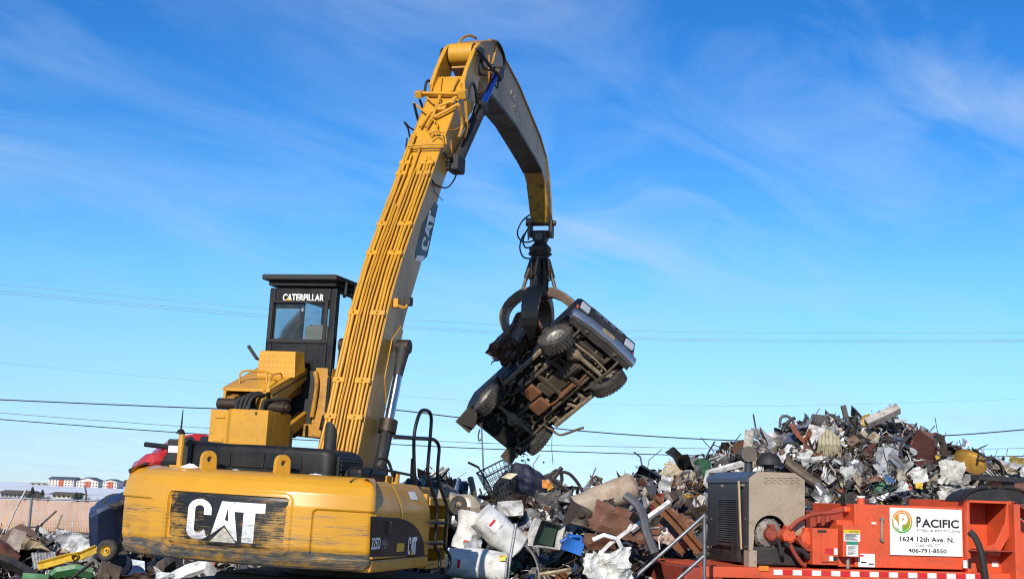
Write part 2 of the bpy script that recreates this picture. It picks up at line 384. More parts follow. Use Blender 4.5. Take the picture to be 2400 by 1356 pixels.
# ---------------------------------------------------------------- material handler (excavator)
EXC = empty('material_handler', MACH)
tag(EXC, 'large yellow material handler with raised cab and long boom lifting a wrecked car', 'excavator')
def sstep(x, a, b):
    t = min(1, max(0, (x-a)/(b-a))); return t*t*(3-2*t)
CWR, PHE = 3.1, math.radians(29.8)
PROF = [(1.19,.16),(1.21,.10),(1.27,.055),(1.36,.02),(1.42,.0),(1.85,.0),(2.0,.025),(2.09,.075),(2.15,.15),(2.185,.24),(2.2,.36)]
def inset(z):
    for (z0, i0), (z1, i1) in zip(PROF, PROF[1:]):
        if z <= z1: return i0 + (i1-i0)*(z-z0)/(z1-z0)
    return PROF[-1][1]
def rrect(u, v, u0, u1, v0, v1, r):
    """signed distance to a rounded rectangle (negative inside)"""
    cx, cy, hx, hy = (u0+u1)/2, (v0+v1)/2, (u1-u0)/2-r, (v1-v0)/2-r
    dx, dy = abs(u-cx)-hx, abs(v-cy)-hy
    return math.hypot(max(dx,0), max(dy,0)) + min(max(dx,dy),0) - r
def cw_off(u, z):
    d = rrect(u, z, -.745, .745, 1.365, 1.93, .045)
    o = -.024*(1-sstep(d, -.005, .006)) + .012*(sstep(d, -.003,.006)-sstep(d,.042,.055))
    for s in (-1, 1):
        d2 = rrect(s*u, z, 1.02, 2.2, 1.315, 1.83, .05); o -= .026*(1-sstep(d2, -.006, .008))
    # dents
    n = mnoise.noise(Vector((u*1.6, z*2.0, 3))); o += .004*n
    for du, dz, r, a in ((-1.53,1.46,.07,.02),(.98,1.33,.10,.010),(-.55,2.05,.06,.006)):
        q = math.hypot(u-du, z-dz); o -= a*math.exp(-(q/r)**2)
    return o
def cw_pt(u, z, extra=0.0, recess=True):
    ph = u/CWR; r = CWR - inset(z) + (cw_off(u, z) if recess else 0) + extra
    return Vector((r*math.sin(ph), -r*math.cos(ph), z))
UE = CWR*PHE
def make_counterweight():
    mb = MB(); nu, nv = 300, 96
    # z rows: follow the profile closely
    zs = [1.19 + (2.2-1.19)*j/nv for j in range(nv+1)]
    rows = []; uvs = []
    for z in zs:
        row = []; uvr = []
        ins = inset(z)
        for i in range(nu+1):
            u = -UE + 2*UE*i/nu; row.append(cw_pt(u, z)); uvr.append((u, z))
        # rounded corner then side run forward
        def side(s):
            e = row[0] if s < 0 else row[-1]; pts = []; uu = []
            r = .09; c0 = e.copy()
            n0 = Vector((s*math.sin(PHE), -math.cos(PHE), 0)); t0 = Vector((s*math.cos(PHE), math.sin(PHE), 0))
            for k in range(1, 7):
                a = (math.pi/2-PHE)*k/6
                pts.append(c0 + t0*r*math.sin(a) + (-n0)*r*(1-math.cos(a))); uu.append((s*(UE+r*a), z))
            p = pts[-1]
            for k in range(1, 5):
                f = k/4; pts.append(Vector((p.x + 0*f, p.y + (-2.60-p.y)*f, z))); uu.append((s*(UE+.15+.1*k), z))
            return pts, uu
        a, ua = side(-1); b, ub = side(1)
        rows.append(a[::-1] + row + b); uvs.append(ua[::-1] + uvr + ub)
    w = len(rows[0])
    vs = [v for r in rows for v in r]; fs = [(j*w+i, j*w+i+1, (j+1)*w+i+1, (j+1)*w+i) for j in range(nv) for i in range(w-1)]
    mb.add(vs, fs)
    top = [rows[-1][i] for i in range(w)]; b = len(mb.v)
    mb.add([(p.x*.97, -2.38, 2.2) for p in top], []); mb.f += [( nv*w+i, nv*w+i+1, b+i+1, b+i) for i in range(w-1)]; mb.m += [0]*(w-1); mb.c += [None]*(w-1)
    b = len(mb.v); mb.add([(p.x*.97, -2.38, 1.19) for p in rows[0]], []); mb.f += [(i, b+i, b+i+1, i+1) for i in range(w-1)]; mb.m += [0]*(w-1); mb.c += [None]*(w-1)
    uvv = [x for r in uvs for x in r] + [(p.x, 2.2) for p in top] + [(p.x, 1.19) for p in rows[0]]
    o = mb.build('counterweight', M_weight, EXC, smooth=50)
    ul = o.data.uv_layers.new(name='UVMap'); vi = [l.vertex_index for l in o.data.loops]
    ul.data.foreach_set('uv', [x for i in vi for x in uvv[i]])
    tag(o, 'curved yellow counterweight with scraped black logo panel')
    # logo panel + letters
    z0, z1, hw = 1.372, 1.923, .738
    bm = shape_bm([[(-hw+.03,z0),(hw-.03,z0),(hw,z0+.03),(hw,z1-.03),(hw-.03,z1),(-hw+.03,z1),(-hw,z1-.03),(-hw,z0+.03)]])
    lp = lay(bm, 'logo_panel', M_panel, EXC, lambda x, y: cw_pt(x, y, -.018, False), .06)
    tag(lp, 'black logo panel with paint scraped off in streaks')
    C, A, T, TR = cat_letters()
    fx = lambda x: -.46 + x/1.75*.955; fy = lambda y: 1.43 + y*.435
    for nm, sh, mt, e in (('letter', C, M_letter, -.0145), ('letter', A, M_letter, -.0145), ('letter', T, M_letter, -.0145), ('emblem', TR, M_tri, -.013)):
        for loops in sh:
            bm = shape_bm([[(fx(x), fy(y)) for x, y in lp_] for lp_ in loops])
            lay(bm, nm, mt, lp, lambda x, y, e=e: cw_pt(x, y, e, False), .06)
    return o
CW = make_counterweight()
# lifting lugs, snow, antenna mast on the counterweight top
for lx in (-.52, .42):
    mb = MB(); prof = [(-.09,0),(.09,0)] + [(.085*math.cos(a), .13+.085*math.sin(a)) for a in [math.pi*k/10 for k in range(11)]]
    hole = [(.035*math.cos(2*math.pi*k/14), .12+.035*math.sin(2*math.pi*k/14)) for k in range(14)]
    M = frame((lx, -2.62, 2.185), (.55,.835,0), (0,0,1))
    from mathutils.geometry import tessellate_polygon
    L2 = [[Vector((x,y,0)) for x,y in prof], [Vector((x,y,0)) for x,y in hole]]; al = L2[0]+L2[1]
    tr = tessellate_polygon(L2); n1 = len(prof); n2 = len(hole); N = len(al)
    vs = [M @ Vector((p.x,p.y,h)) for h in (-.035,.035) for p in al]
    fs = [t for t in tr] + [tuple(i+N for i in t[::-1]) for t in tr]
    fs += [(i,(i+1)%n1,N+(i+1)%n1,N+i) for i in range(n1)] + [(n1+i,N+n1+i,N+n1+(i+1)%n2,n1+(i+1)%n2) for i in range(n2)]
    mb.add(vs, fs).build('lifting_lug', M_yel, EXC)
def snow_patch(x, y, z, rx, ry, h, seed):
    mb = MB()
    def fn(u, v):
        a = 2*math.pi*u; r = v; k = 1 + .35*mnoise.noise(Vector((math.cos(a)*1.5+seed, math.sin(a)*1.5, v)))
        return Vector((x + rx*r*k*math.cos(a), y + ry*r*k*math.sin(a), z + h*(1-r**2)*(1+.5*mnoise.noise(Vector((u*6+seed,v*3,1))))-.01))
    return tag(mb.grid(fn, 20, 5).build('snow_patch', M_snow, None, smooth=60), None)
SNOW = []
mb = MB(); mb.tube([(-.97,-2.5,2.19),(-.97,-2.5,2.58)], .035, 8).box(-1.06,-.86,-2.56,-2.44,2.19,2.215)
mb.build('antenna_post', M_yel, EXC, smooth=40)
mb = MB(); mb.cyl((-.99,-2.5,2.58),(-.99,-2.5,2.63),.06,.03,10).cyl((-.99,-2.5,2.63),(-.99,-2.5,2.86),.012,.005,6)
mb.build('antenna', M_blk, EXC, smooth=40)
# engine hood
mb = MB()
def hood_ring(x, y0, y1, zt, r=.07):
    pts = [(y0, 2.12)] + [(y0+r*(1-math.cos(a)), zt-r+r*math.sin(a)) for a in [math.pi/2*k/5 for k in range(6)]] + [(y1-r+r*math.sin(a), zt-r+r*math.cos(a)) for a in [math.pi/2*k/5 for k in range(6)]] + [(y1, 2.12)]
    return [Vector((x, y, z)) for y, z in pts]
rings = []
for k in range(7):
    a = math.pi/2*k/6; rings.append(hood_ring(-.88-.0-.07*(math.sin(a))+.07*0, -2.30+.05*(1-math.cos(a)), -1.45, 2.50-.05*(1-math.cos(a))))
rings = rings[::-1]
for x in (-.5, 0, .4, .74): rings.append(hood_ring(x, -2.30, -1.45, 2.505-.012*abs(x)))
for k in range(1, 8):
    a = math.pi/2*k/7; rings.append(hood_ring(.74+.16*math.sin(a), -2.30+.12*(1-math.cos(a)), -1.5, 2.495-.11*(1-math.cos(a))))
HOOD = mb.loft(rings).build('engine_hood', M_blk, EXC, smooth=45)
mb = MB()
for x0, x1 in ((-.80,-.42),(-.40,.02),(.04,.50)):
    mb.box(x0, x1, -2.318, -2.30, 2.235, 2.41)
mb.build('hood_panel', M_blk, HOOD, bevel=.012)
mb = MB()
mb.box(-1.30,-.96,-2.28,-1.5,2.15,2.52); mb.build('cooler_box', M_blkm, EXC, bevel=.02)
mb = MB(); mb.box(-1.27,-1.12,-2.29,-2.281,2.36,2.44).build('sticker', M_white, EXC)
# grille end of the hood: louvres
for k in range(7):
    for j in range(5):
        y = -2.22 + .085*k; z = 2.16 + .05*j
        mb = MB(); mb.box(.935,.965, y, y+.06, z, z+.022); mb.build('louvre', M_blkm, HOOD)
mb = MB(); mb.box(.905,.95,-2.26,-1.62,2.14,2.42).build('grille_box', M_blk, HOOD, bevel=.02)
mb = MB(); mb.box(1.0,1.20,-2.18,-1.45,2.14,2.30).build('side_cover', M_blk, EXC, bevel=.05)
# exhaust stack with slanted mouth
mb = MB()
ring = lambda z, s, sl: [Vector((.50+.075*math.cos(a)+(z-2.4)*.02, -1.62+.075*math.sin(a), z + sl*math.sin(a)*-.075)) for a in [2*math.pi*k/18 for k in range(18)]]
mb.loft([ring(2.35,1,0), ring(2.56,1,0), ring(2.72,1,1.5)], False)
mb.add(ring(2.66,1,1.2), [tuple(range(18))])
mb.build('exhaust_pipe', M_blkm, EXC, smooth=40)
# upper frame, deck, under-structure
mb = MB(); mb.box(-1.45,1.15,-2.5,-.2,1.30,1.55).box(-1.45,.7,-.19,1.2,1.30,1.55).box(-.62,.62,-1.2,1.5,1.55,2.12); mb.build('upper_frame', M_yeld, EXC, bevel=.03)
mb = MB(); mb.box(-1.44,1.36,-2.45,-.72,2.02,2.13).box(-1.44,.60,-.715,1.1,2.02,2.13).build('deck', M_blkm, EXC, bevel=.02)
mb = MB(); mb.box(-1.46,-1.36,-2.5,1.2,1.55,2.08).build('left_side_door', M_yel, EXC, bevel=.03)
mb = MB(); mb.lathe([(0,.95),(.75,.95),(.75,1.30),(0,1.30)], n=32); mb.build('slew_ring', M_steel, EXC, smooth=40)
mb = MB(); mb.box(-1.1,1.1,-1.3,1.3,.62,.96); mb.build('undercarriage', M_blkm, EXC, bevel=.06)
for sx in (-1, 1):
    # crawler track
    pts = [(1.9*math.copysign(1,math.cos(a))*0 + (1.55 if math.cos(a)>0 else -1.55) + .40*math.cos(a), .42+.40*math.sin(a)) for a in [2*math.pi*k/36+.05 for k in range(36)]]
    mb = MB(); mb.prism(pts, -.3, .3, frame((sx*1.35,0,0),(0,1,0),(0,0,1)))
    TRK = mb.build('crawler_track', M_blkm, EXC, bevel=.02)
# ---- right side: doors, decal, lettering
def side_pt(y, z, extra=0.0):
    x = 1.585 if z <= 1.83 else 1.585 - .15*((z-1.83)/.32)**1.35
    return Vector((x + extra, y, z))
def side_panel(name, y0, y1, zt, front=None):
    mb = MB(); nz = 24; ny = 14
    def fn(u, v):
        z = 1.335 + (zt-1.335)*v; ye = y1
        if front: ye = y1 - front*max(0, (z-1.72)/(zt-1.72))**2
        y = y0 + (ye-y0)*u; p = side_pt(y, z)
        e = min(u, 1-u)*(ye-y0); p.x -= .012*(1-sstep(e, 0, .015)) + .02*(1-sstep(1-v, 0, .05))
        return p
    mb.grid(fn, ny*3, nz)
    fr = [fn(0,j/nz) for j in range(nz+1)]; bk = [Vector((p.x-.1,p.y,p.z)) for p in fr]
    n = nz+1; mb.add(fr+bk, [(i,i+1,n+i+1,n+i) for i in range(nz)])
    fr = [fn(1,j/nz) for j in range(nz+1)]; bk = [Vector((p.x-.25,p.y,p.z)) for p in fr]
    mb.add(fr+bk, [(i,i+1,n+i+1,n+i) for i in range(nz)])
    tp = [fn(i/ny,1) for i in range(ny+1)]; bk = [Vector((p.x-.3,p.y,p.z)) for p in tp]; n = ny+1
    mb.add(tp+bk, [(i,i+1,n+i+1,n+i) for i in range(ny)])
    return mb.build(name, M_yel, EXC, smooth=40)
SD1 = side_panel('side_door', -2.595, -1.865, 2.165); SD2 = side_panel('side_door', -1.852, -.93, 2.15, .10)
mb = MB(); mb.box(1.20,1.565,-2.58,-.86,1.185,1.322); mb.build('frame_rail', M_yel, EXC, bevel=.025)
dec = [(868,1209),(935,1213),(952,1218),(968,1227),(980,1240),(989,1258),(994,1280),(995,1301),(866,1304)]
pts = [ML(x, y, 0, 1.587) for x, y in dec]
dl = lay(shape_bm([[(p.y, p.z) for p in pts]]), 'model_decal', M_blk, EXC, lambda y, z: Vector((1.5885, y, z)))
def side_text(txt, px0, px1, py0, py1, mat, bold, name='lettering', e=1.591):
    a, b = ML(px0, py1, 0, e), ML(px1, py0, 0, e)
    return lay(fit_bm(text_bm(txt, bold), a.y, b.y, a.z, b.z), name, mat, dl, lambda y, z: Vector((e, y, z)))
side_text('325D', 870, 893, 1258, 1287, M_white, .025)
side_text('MH', 896, 909, 1263, 1286, M_grey, .0)
a, b = ML(929,1292,0,1.591), ML(953,1271,0,1.591)
st = lay(shape_bm([[(a.y,a.z),(b.y,a.z),(b.y,b.z),(a.y,b.z)]]), 'sticker', M_tyel, dl, lambda y, z: Vector((1.591, y, z)))
wy = (b.y-a.y); lay(shape_bm([[(b.y-.22*wy,a.z),(b.y,a.z),(b.y,b.z),(b.y-.22*wy,b.z)]]), 'sticker_edge', M_blk, st, lambda y, z: Vector((1.593, y, z)))
a, b = ML(955,1299,0,1.591), ML(978,1256,0,1.591)
C, A, T, TR = cat_letters()
for nm, sh, mt, e in (('letter',C,M_white,1.591),('letter',A,M_white,1.591),('letter',T,M_white,1.591),('emblem',TR,M_tyel,1.593)):
    for loops in sh:
        lay(shape_bm([[(a.y+x/1.75*(b.y-a.y), a.z+y*(b.z-a.z)) for x, y in l] for l in loops]), nm, mt, dl, lambda y, z, e=e: Vector((e, y, z)))
lay(shape_bm([[(-1.48,1.98),(-1.26,1.98),(-1.26,2.07),(-1.48,2.07)]]), 'company_sticker', M_white, SD2, lambda y, z: side_pt(y, z, .004))
mb = MB(); mb.tube(round_path([(1.59,-2.22,1.61),(1.62,-2.22,1.61),(1.62,-2.22,1.73),(1.59,-2.22,1.73)], .02), .012, 6); mb.build('door_handle', M_blk, SD1, smooth=40)
# ladder block, steps and black tube rails
mb = MB()
mb.box(1.24,1.50,-.88,-.82,1.16,2.05).box(1.24,1.50,-.14,-.07,1.16,2.0)
mb.box(1.22,1.26,-.82,-.14,1.16,2.02)
LBK = mb.build('step_box', M_yel, EXC, bevel=.012)
for z in (1.20, 1.44, 1.70, 1.96):
    mb = MB(); mb.box(1.27,1.52,-.81,-.15,z,z+.045); mb.box(1.495,1.52,-.81,-.15,z-.05,z); mb.build('step', M_yel, LBK, bevel=.008)
mb = MB(); mb.box(1.1,1.40,-.06,.0,1.18,2.0).build('tool_box', M_yel, EXC, bevel=.02)
LR = lambda x, pts: [ML(840+a/3.425, 960+b/3.425, 0, x) for a, b in pts]
mb = MB(); mb.tube(smooth_path(LR(1.63, [(455,600),(447,420),(447,215),(470,90),(500,15),(535,2),(570,18),(585,70),(578,200),(562,400),(557,505),(590,640),(630,770),(625,930),(615,1085),(640,1135),(655,1180),(648,1255),(625,1290),(590,1298)]), 5), .022, 8); mb.build('hand_rail', M_blk, EXC, smooth=60)
mb = MB(); mb.tube(smooth_path(LR(1.63, [(285,213),(360,218),(450,225),(570,232),(612,242),(640,275),(648,320),(640,420),(637,545),(672,660),(712,785),(703,940),(695,1095),(722,1150),(736,1190),(730,1250),(708,1285),(690,1290)]), 5), .022, 8); mb.build('hand_rail', M_blk, EXC, smooth=60)
for (a, b), (c, d) in (((570,905),(705,908)), ((556,1070),(698,1073))):
    p, q = LR(1.63, [(a,b),(c,d)]); mb = MB(); mb.tube([p,q], .018, 6); mb.build('rung', M_blk, EXC, smooth=60)
# low rails on the deck edge
Z1 = lambda a, b: (240+a/2.79, 960+b/2.79)
mb = MB(); mb.tube(round_path([ML(*Z1(a,b),0,1.30) for a,b in ((1592,430),(1600,400),(1640,377),(1830,388),(2050,432),(2052,480))], .06), .016, 6)
mb.tube([ML(*Z1(1745,445),0,1.30), ML(*Z1(1765,385),0,1.30)], .014, 6); mb.tube([ML(*Z1(1905,470),0,1.30), ML(*Z1(1915,403),0,1.30)], .014, 6)
mb.build('deck_rail', M_blk, EXC, smooth=60)
mb = MB(); mb.tube(round_path([(-1.62,-2.25,2.44),(-1.25,-2.25,2.42),(-1.22,-2.25,2.2)], .05), .03, 8).box(-1.35,-1.1,-2.3,-2.2,2.17,2.26); mb.build('side_guard', M_blk, EXC, smooth=50)
mb = MB(); mb.cyl((1.12,-1.0,2.13),(1.12,-1.0,2.30),.05,.045,12).box(.95,1.05,-1.1,-.95,2.13,2.24); mb.build('filler_cap', M_yel, EXC, smooth=40)
mb = MB(); mb.tube(smooth_path([(.98,-1.55,2.25),(1.03,-1.4,2.42),(1.08,-1.2,2.42),(1.1,-1.05,2.25)],5), .02, 6); mb.build('hose', M_rub, EXC, smooth=60)
# ---------------------------------------------------------------- raised cab
CX0, CX1, CY0, CY1 = -1.60, -.55, .40, 2.15; CZ0, CZ1 = 2.86, 4.78
mb = MB()
# corner posts and rear wall with its window opening
mb.box(CX0,CX0+.09,CY0,CY0+.09,3.55,CZ1).box(CX1-.10,CX1,CY0,CY0+.12,3.55,CZ1)
mb.box(CX0,CX0+.07,CY1-.1,CY1,3.0,CZ1).box(CX1-.07,CX1,CY1-.1,CY1,3.0,CZ1)
mb.box(CX0+.09,CX1-.10,CY0,CY0+.06,3.55,4.03).box(CX0+.09,CX1-.10,CY0,CY0+.06,4.59,CZ1)
mb.box(CX0,CX1,CY0,CY1,2.86,2.94).box(CX0,CX1,CY0+.1,CY1,CZ1-.05,CZ1+.01)
mb.box(CX0,CX0+.05,CY0+.09,CY1-.1,2.94,3.72).box(CX1-.05,CX1,CY0+.75,CY1-.1,2.94,3.35)
mb.box(CX0+.02,CX0+.06,CY0+.95,CY0+1.02,3.72,CZ1-.05).box(CX1-.05,CX1-.01,CY0+.62,CY0+.70,2.94,CZ1-.05)
mb.box(CX0,CX1,CY0,CY0+.55,2.94,3.55)
CAB = mb.build('cab', M_blk, EXC, bevel=.025)
tag(CAB, 'black raised operator cab')
mb = MB(); R0 = [(CX0-.02,CY0-.02),(CX1+.02,CY0-.02)]
# moulded ribs under the rear window
for x in (-1.38,-1.18,-.98,-.80): MB().box(x-.035,x+.035,CY0-.012,CY0+.01,3.58,3.92).build('rib', M_blk, CAB, bevel=.006)
# window gasket
a = MB()
for bx in ((-1.575,-1.52,4.0,4.60),(-.72,-.665,4.0,4.60),(-1.52,-.72,4.565,4.60),(-1.52,-.72,4.0,4.055)):
    a.box(bx[0],bx[1],CY0-.022,CY0+.004,bx[2],bx[3])
a.build('window_seal', M_rub, CAB, bevel=.008)
for nm, vs in (('rear_window', [(CX0+.07,CY0+.03,4.03),(CX1-.09,CY0+.03,4.03),(CX1-.09,CY0+.03,4.59),(CX0+.07,CY0+.03,4.59)]),
               ('side_window', [(CX1-.03,CY0+.12,3.55),(CX1-.03,CY0+.62,3.30),(CX1-.03,CY0+.62,4.72),(CX1-.03,CY0+.12,4.72)]),
               ('side_window', [(CX1-.03,CY0+.70,3.35),(CX1-.03,CY1-.1,3.35),(CX1-.03,CY1-.1,4.72),(CX1-.03,CY0+.70,4.72)]),
               ('side_window', [(CX0+.03,CY0+.09,3.72),(CX0+.03,CY0+.95,3.72),(CX0+.03,CY0+.95,4.72),(CX0+.03,CY0+.09,4.72)]),
               ('side_window', [(CX0+.03,CY0+1.02,3.72),(CX0+.03,CY1-.1,3.72),(CX0+.03,CY1-.1,4.72),(CX0+.03,CY0+1.02,4.72)]),
               ('windscreen', [(CX0+.07,CY1-.05,3.0),(CX1-.07,CY1-.05,3.0),(CX1-.07,CY1-.05,4.72),(CX0+.07,CY1-.05,4.72)])):
    MB().poly(vs).build(nm, M_glass, CAB)
# roof with overhanging guard
mb = MB(); mb.box(-1.66,-.50,.24,2.2,4.87,4.95).box(-1.60,-.55,.34,2.1,4.80,4.87); RF = mb.build('roof_guard', M_blkm, CAB, bevel=.02)
for k in range(5): MB().box(-.52,-.48,.55+.3*k,.58+.3*k,4.72,4.90).build('guard_bracket', M_blkm, RF)
a, b = ML(662,705,1,CY0-.008), ML(760,689,1,CY0-.008)
lay(fit_bm(text_bm('CATERPILLAR', .03), a.x, b.x, a.z, b.z), 'lettering', M_white, CAB, lambda x, z: Vector((x, CY0-.006, z)))
a, b = ML(668,704,1,CY0-.012), ML(682,696,1,CY0-.012)
lay(shape_bm([[(a.x,a.z),(b.x,a.z),((a.x+b.x)/2,b.z)]]), 'emblem', M_tyel, CAB, lambda x, z: Vector((x, CY0-.009, z)))
# seat and column inside
mb = MB(); mb.box(-1.22,-.86,.80,.93,4.02,4.32); mb.box(-1.30,-.80,.76,.95,3.5,4.08).box(-1.30,-.80,.76,1.3,3.42,3.56); mb.build('seat', M_tan, CAB, bevel=.06, seg=3)
mb = MB(); mb.cyl((-1.42,1.7,3.0),(-1.40,1.55,3.9),.03,n=8); ring = [Vector((-1.40+.15*math.cos(t), 1.55+.05*math.sin(t), 3.92+.15*math.sin(t))) for t in [2*math.pi*k/20 for k in range(21)]]
mb.tube(ring, .015, 6).box(-1.52,-1.36,1.3,1.7,3.0,3.75); mb.build('steering_column', M_blkm, CAB, smooth=40)
MB().box(-1.13,-1.10,.50,.53,4.46,4.55).build('air_freshener', M_white, CAB)
# yellow lower right quarter of the cab
mb = MB()
ring = lambda z, x1: [Vector(q) for q in [(-.77,CY0-.015,z),(x1-.12,CY0-.015,z)] + [(x1-.12+.12*math.sin(t), CY0-.015+.12*(1-math.cos(t)), z) for t in [math.pi/2*k/6 for k in range(1,7)]] + [(x1,CY0+.78,z),(-.77,CY0+.78,z)]]
mb.loft([ring(2.87,-.53), ring(3.66,-.53)]); QP = mb.build('corner_cover', M_yeld, CAB, smooth=40)
MB().box(-1.25,-.78,CY0-.03,CY0+.3,2.87,3.62).build('rear_lower_panel', M_blkm, CAB, bevel=.02)
mb = MB(); mb.tube(smooth_path([(-.76,.36,2.98),(-.73,.345,3.2),(-.72,.34,3.45),(-.76,.345,3.6)],4), .035, 8); mb.build('latch_bar', M_yeld, CAB, smooth=50)
mb = MB(); mb.box(-.86,-.56,.30,1.2,2.70,2.88).box(-1.2,-.9,.30,1.2,2.72,2.86); mb.build('cab_base', M_yeld, CAB, bevel=.02)
mb = MB(); mb.cyl((-.98,-.05,2.74),(-.98,.3,2.74),.06,n=12); mb.build('cab_buffer', M_blkm, CAB, smooth=40)
# riser: post plate, hinge, hoses, covered arm, lower arm, step box
RX = lambda px, py, y=-1.0: ML(px, py, 1, y)
ra, rb_, rc, rd_ = RX(485,955), RX(632,962), RX(620,1056), RX(545,965)
mb = MB()
mb.box(ra.x,rb_.x,-.90,-.86,2.13,ra.z-.01); mb.box(ra.x,ra.x+.03,-.86,-.55,2.13,ra.z-.01).box(rb_.x-.03,rb_.x,-.86,-.4,2.13,ra.z-.01)
RIS = mb.build('riser_post', M_yel, EXC, bevel=.01)
mb = MB(); mb.prism([(rd_.x-.12,-.905),(rd_.x,-1.03),(rb_.x,-1.03),(rb_.x,-.905)], 2.40, ra.z); mb.build('riser_box', M_yel, RIS, bevel=.008)
for z in (2.55, ra.z-.12): MB().box(ra.x+.08,ra.x+.22,-.915,-.898,z,z+.05).build('bracket', M_yel, RIS, bevel=.004)
for x, z in ((ra.x+.32,ra.z-.05),(rd_.x+.36,ra.z-.045)): MB().cyl((x,-1.04 if x > rd_.x else -.91,z),(x,-1.02 if x > rd_.x else -.89,z),.018,n=8).build('bolt_hole', M_blkm, RIS)
hz = ra.z+.06
MB().cyl((ra.x-.02,-.68,hz+.02),(ra.x+.34,-.68,hz+.02),.075,n=16).build('hinge_pin', M_steel, RIS, smooth=40)
MB().cyl((rb_.x-.22,-.68,hz),(rb_.x+.06,-.68,hz),.08,n=16).cyl((rb_.x+.05,-.68,hz),(rb_.x+.10,-.68,hz),.055,n=12).build('hinge_pin', M_steel, RIS, smooth=40)
for k, (x, h) in enumerate(((-1.20,.17),(-1.14,.20),(-1.08,.22),(-1.02,.20),(-.82,.14))):
    mb = MB(); mb.tube(smooth_path([(x-.05,-.86,hz-.12),(x-.04,-.84,hz+.05),(x,-.78,hz-.04+h*.85),(x+.06,-.58,hz-.04+h),(x+.05,-.3,hz+.12)],5), .026, 8); mb.build('hydraulic_hose', M_rub, RIS, smooth=60)
# covered upper arm, from the hinge up to the cab
ca, cb_, cc_, cd_ = RX(521,908,-.64), RX(632,911,-.64), ML(714,864,0,-.9), ML(646,950,0,-.9)
AX0, AX1, AY0, AY1, AZ0, AZ1 = ca.x, cb_.x, -.64, .34, ca.z, cc_.z+.02
mb = MB(); top = [(AX0,AY0,AZ0),(AX1,AY0,AZ0),(AX1+.02,AY1,AZ1),(AX0-.02,AY1,AZ1)]
mb.loft([[Vector(p) for p in top], [Vector((p[0],p[1],p[2]-.04)) for p in top]])
for x, s in ((AX1,1),(AX0,-1)):
    xi = x-s*.03
    mb.add([(x,AY0,AZ0),(x+s*.02,AY1,AZ1),(x+s*.02,AY1,AZ1-.17),(x,AY0+.22,AZ0-.22),(xi,AY0+.22,AZ0-.22),(xi,AY1,AZ1-.17),(xi,AY1,AZ1),(xi,AY0,AZ0)], [(0,1,2,3),(7,4,5,6),(0,3,4,7),(3,2,5,4)])
ARM = mb.build('riser_arm_cover', M_yel, EXC, bevel=.008)
MB().bar((AX1+.006,AY0+.08,AZ0-.07),(AX1+.026,AY1,AZ1-.09),.012,.018).build('seam', M_blkm, ARM)
MB().box(AX0+.02,AX0+.06,AY0,AY0+.05,AZ0-.25,AZ0).build('cover_leg', M_yel, ARM, bevel=.005); MB().box(AX1-.10,AX1-.05,AY0,AY0+.05,AZ0-.25,AZ0).build('cover_leg', M_yel, ARM, bevel=.005)
mb = MB(); mb.bar((AX0+.15,-.66,hz+.02),(AX0+.15,.4,AZ1-.25),.12,.2).bar((AX1-.12,-.66,hz+.02),(AX1-.12,.4,AZ1-.25),.12,.2); mb.build('upper_arm', M_yeld, EXC, bevel=.02)
mb = MB(); mb.bar((AX1-.02,-.80,2.42),(AX1-.02,.42,2.98),.14,.17); mb.build('lower_arm', M_yeld, EXC, bevel=.015)
mb = MB(); mb.bar((AX0+.12,-.80,2.42),(AX0+.12,.42,2.98),.14,.17); mb.build('lower_arm', M_yeld, EXC, bevel=.015)
mb = MB(); mb.cyl((-1.15,-.7,2.40),(-1.15,.3,2.84),.075,n=14); mb.build('lift_cylinder', M_blkm, EXC, smooth=40)
mb = MB(); mb.box(AX0+.2,AX1-.2,-.25,.38,2.75,AZ1-.3); mb.build('arm_shroud', M_blkm, EXC, bevel=.02)
mb = MB(); mb.box(rb_.x-.05,rb_.x-.01,-.86,-.30,2.13,2.74).bar((rb_.x-.03,-.8,2.72),(rb_.x-.03,-.33,2.2),.03,.06); mb.build('riser_gusset', M_yeld, EXC)
# perforated step box on the arm
sl = lambda y: AZ0+(AZ1-AZ0)*(y-AY0)/(AY1-AY0)
q1, q2, q3, q4 = RX(603,859,-.12), RX(692,864,-.12), RX(692,826,-.08), RX(609,821,-.08)
st = [(q1.x,-.12,sl(-.12)),(q2.x,-.12,sl(-.12)),(q2.x,.18,sl(.18)),(q1.x,.18,sl(.18))]; tp = [(q4.x,-.08,q4.z),(q3.x,-.08,q4.z),(q3.x,.18,q4.z+.01),(q4.x,.18,q4.z+.01)]
mb = MB(); mb.loft([[Vector(p) for p in st],[Vector(p) for p in tp]]); SB = mb.build('step_plate', M_yel, ARM, bevel=.008)
for i in range(9):
    for j in range(4):
        f = (i+.5)/9; g = (j+.7)/4.5; p = (Vector(st[0]).lerp(Vector(st[1]), f)).lerp(Vector(tp[0]).lerp(Vector(tp[1]), f), g)
        MB().cyl(p+Vector((0,-.006,0)), p+Vector((0,.01,.0)), .011, n=6).build('tread_stud', M_yel, SB)
rp = [(AX0+.14,-.45,sl(-.45)),(AX0+.14,-.45,sl(-.45)+.15),(AX0+.20,-.42,sl(-.42)+.17),(AX1-.20,-.38,sl(-.38)+.15),(AX1-.08,-.42,sl(-.42)+.13),(AX1-.05,-.58,sl(-.58)+.12),(AX1-.05,-.60,sl(-.6)-.05)]
mb = MB(); mb.tube(round_path(rp,.05), .015, 6).tube([(AX1-.20,-.38,sl(-.38)+.15),(AX1-.20,-.38,sl(-.38))], .013, 6).tube(round_path([(AX1-.08,-.42,sl(-.42)+.13),(AX1-.06,-.25,sl(-.25)+.10),(AX1-.06,-.2,sl(-.2))],.05), .013, 6); mb.build('arm_rail', M_yel, ARM, smooth=60)
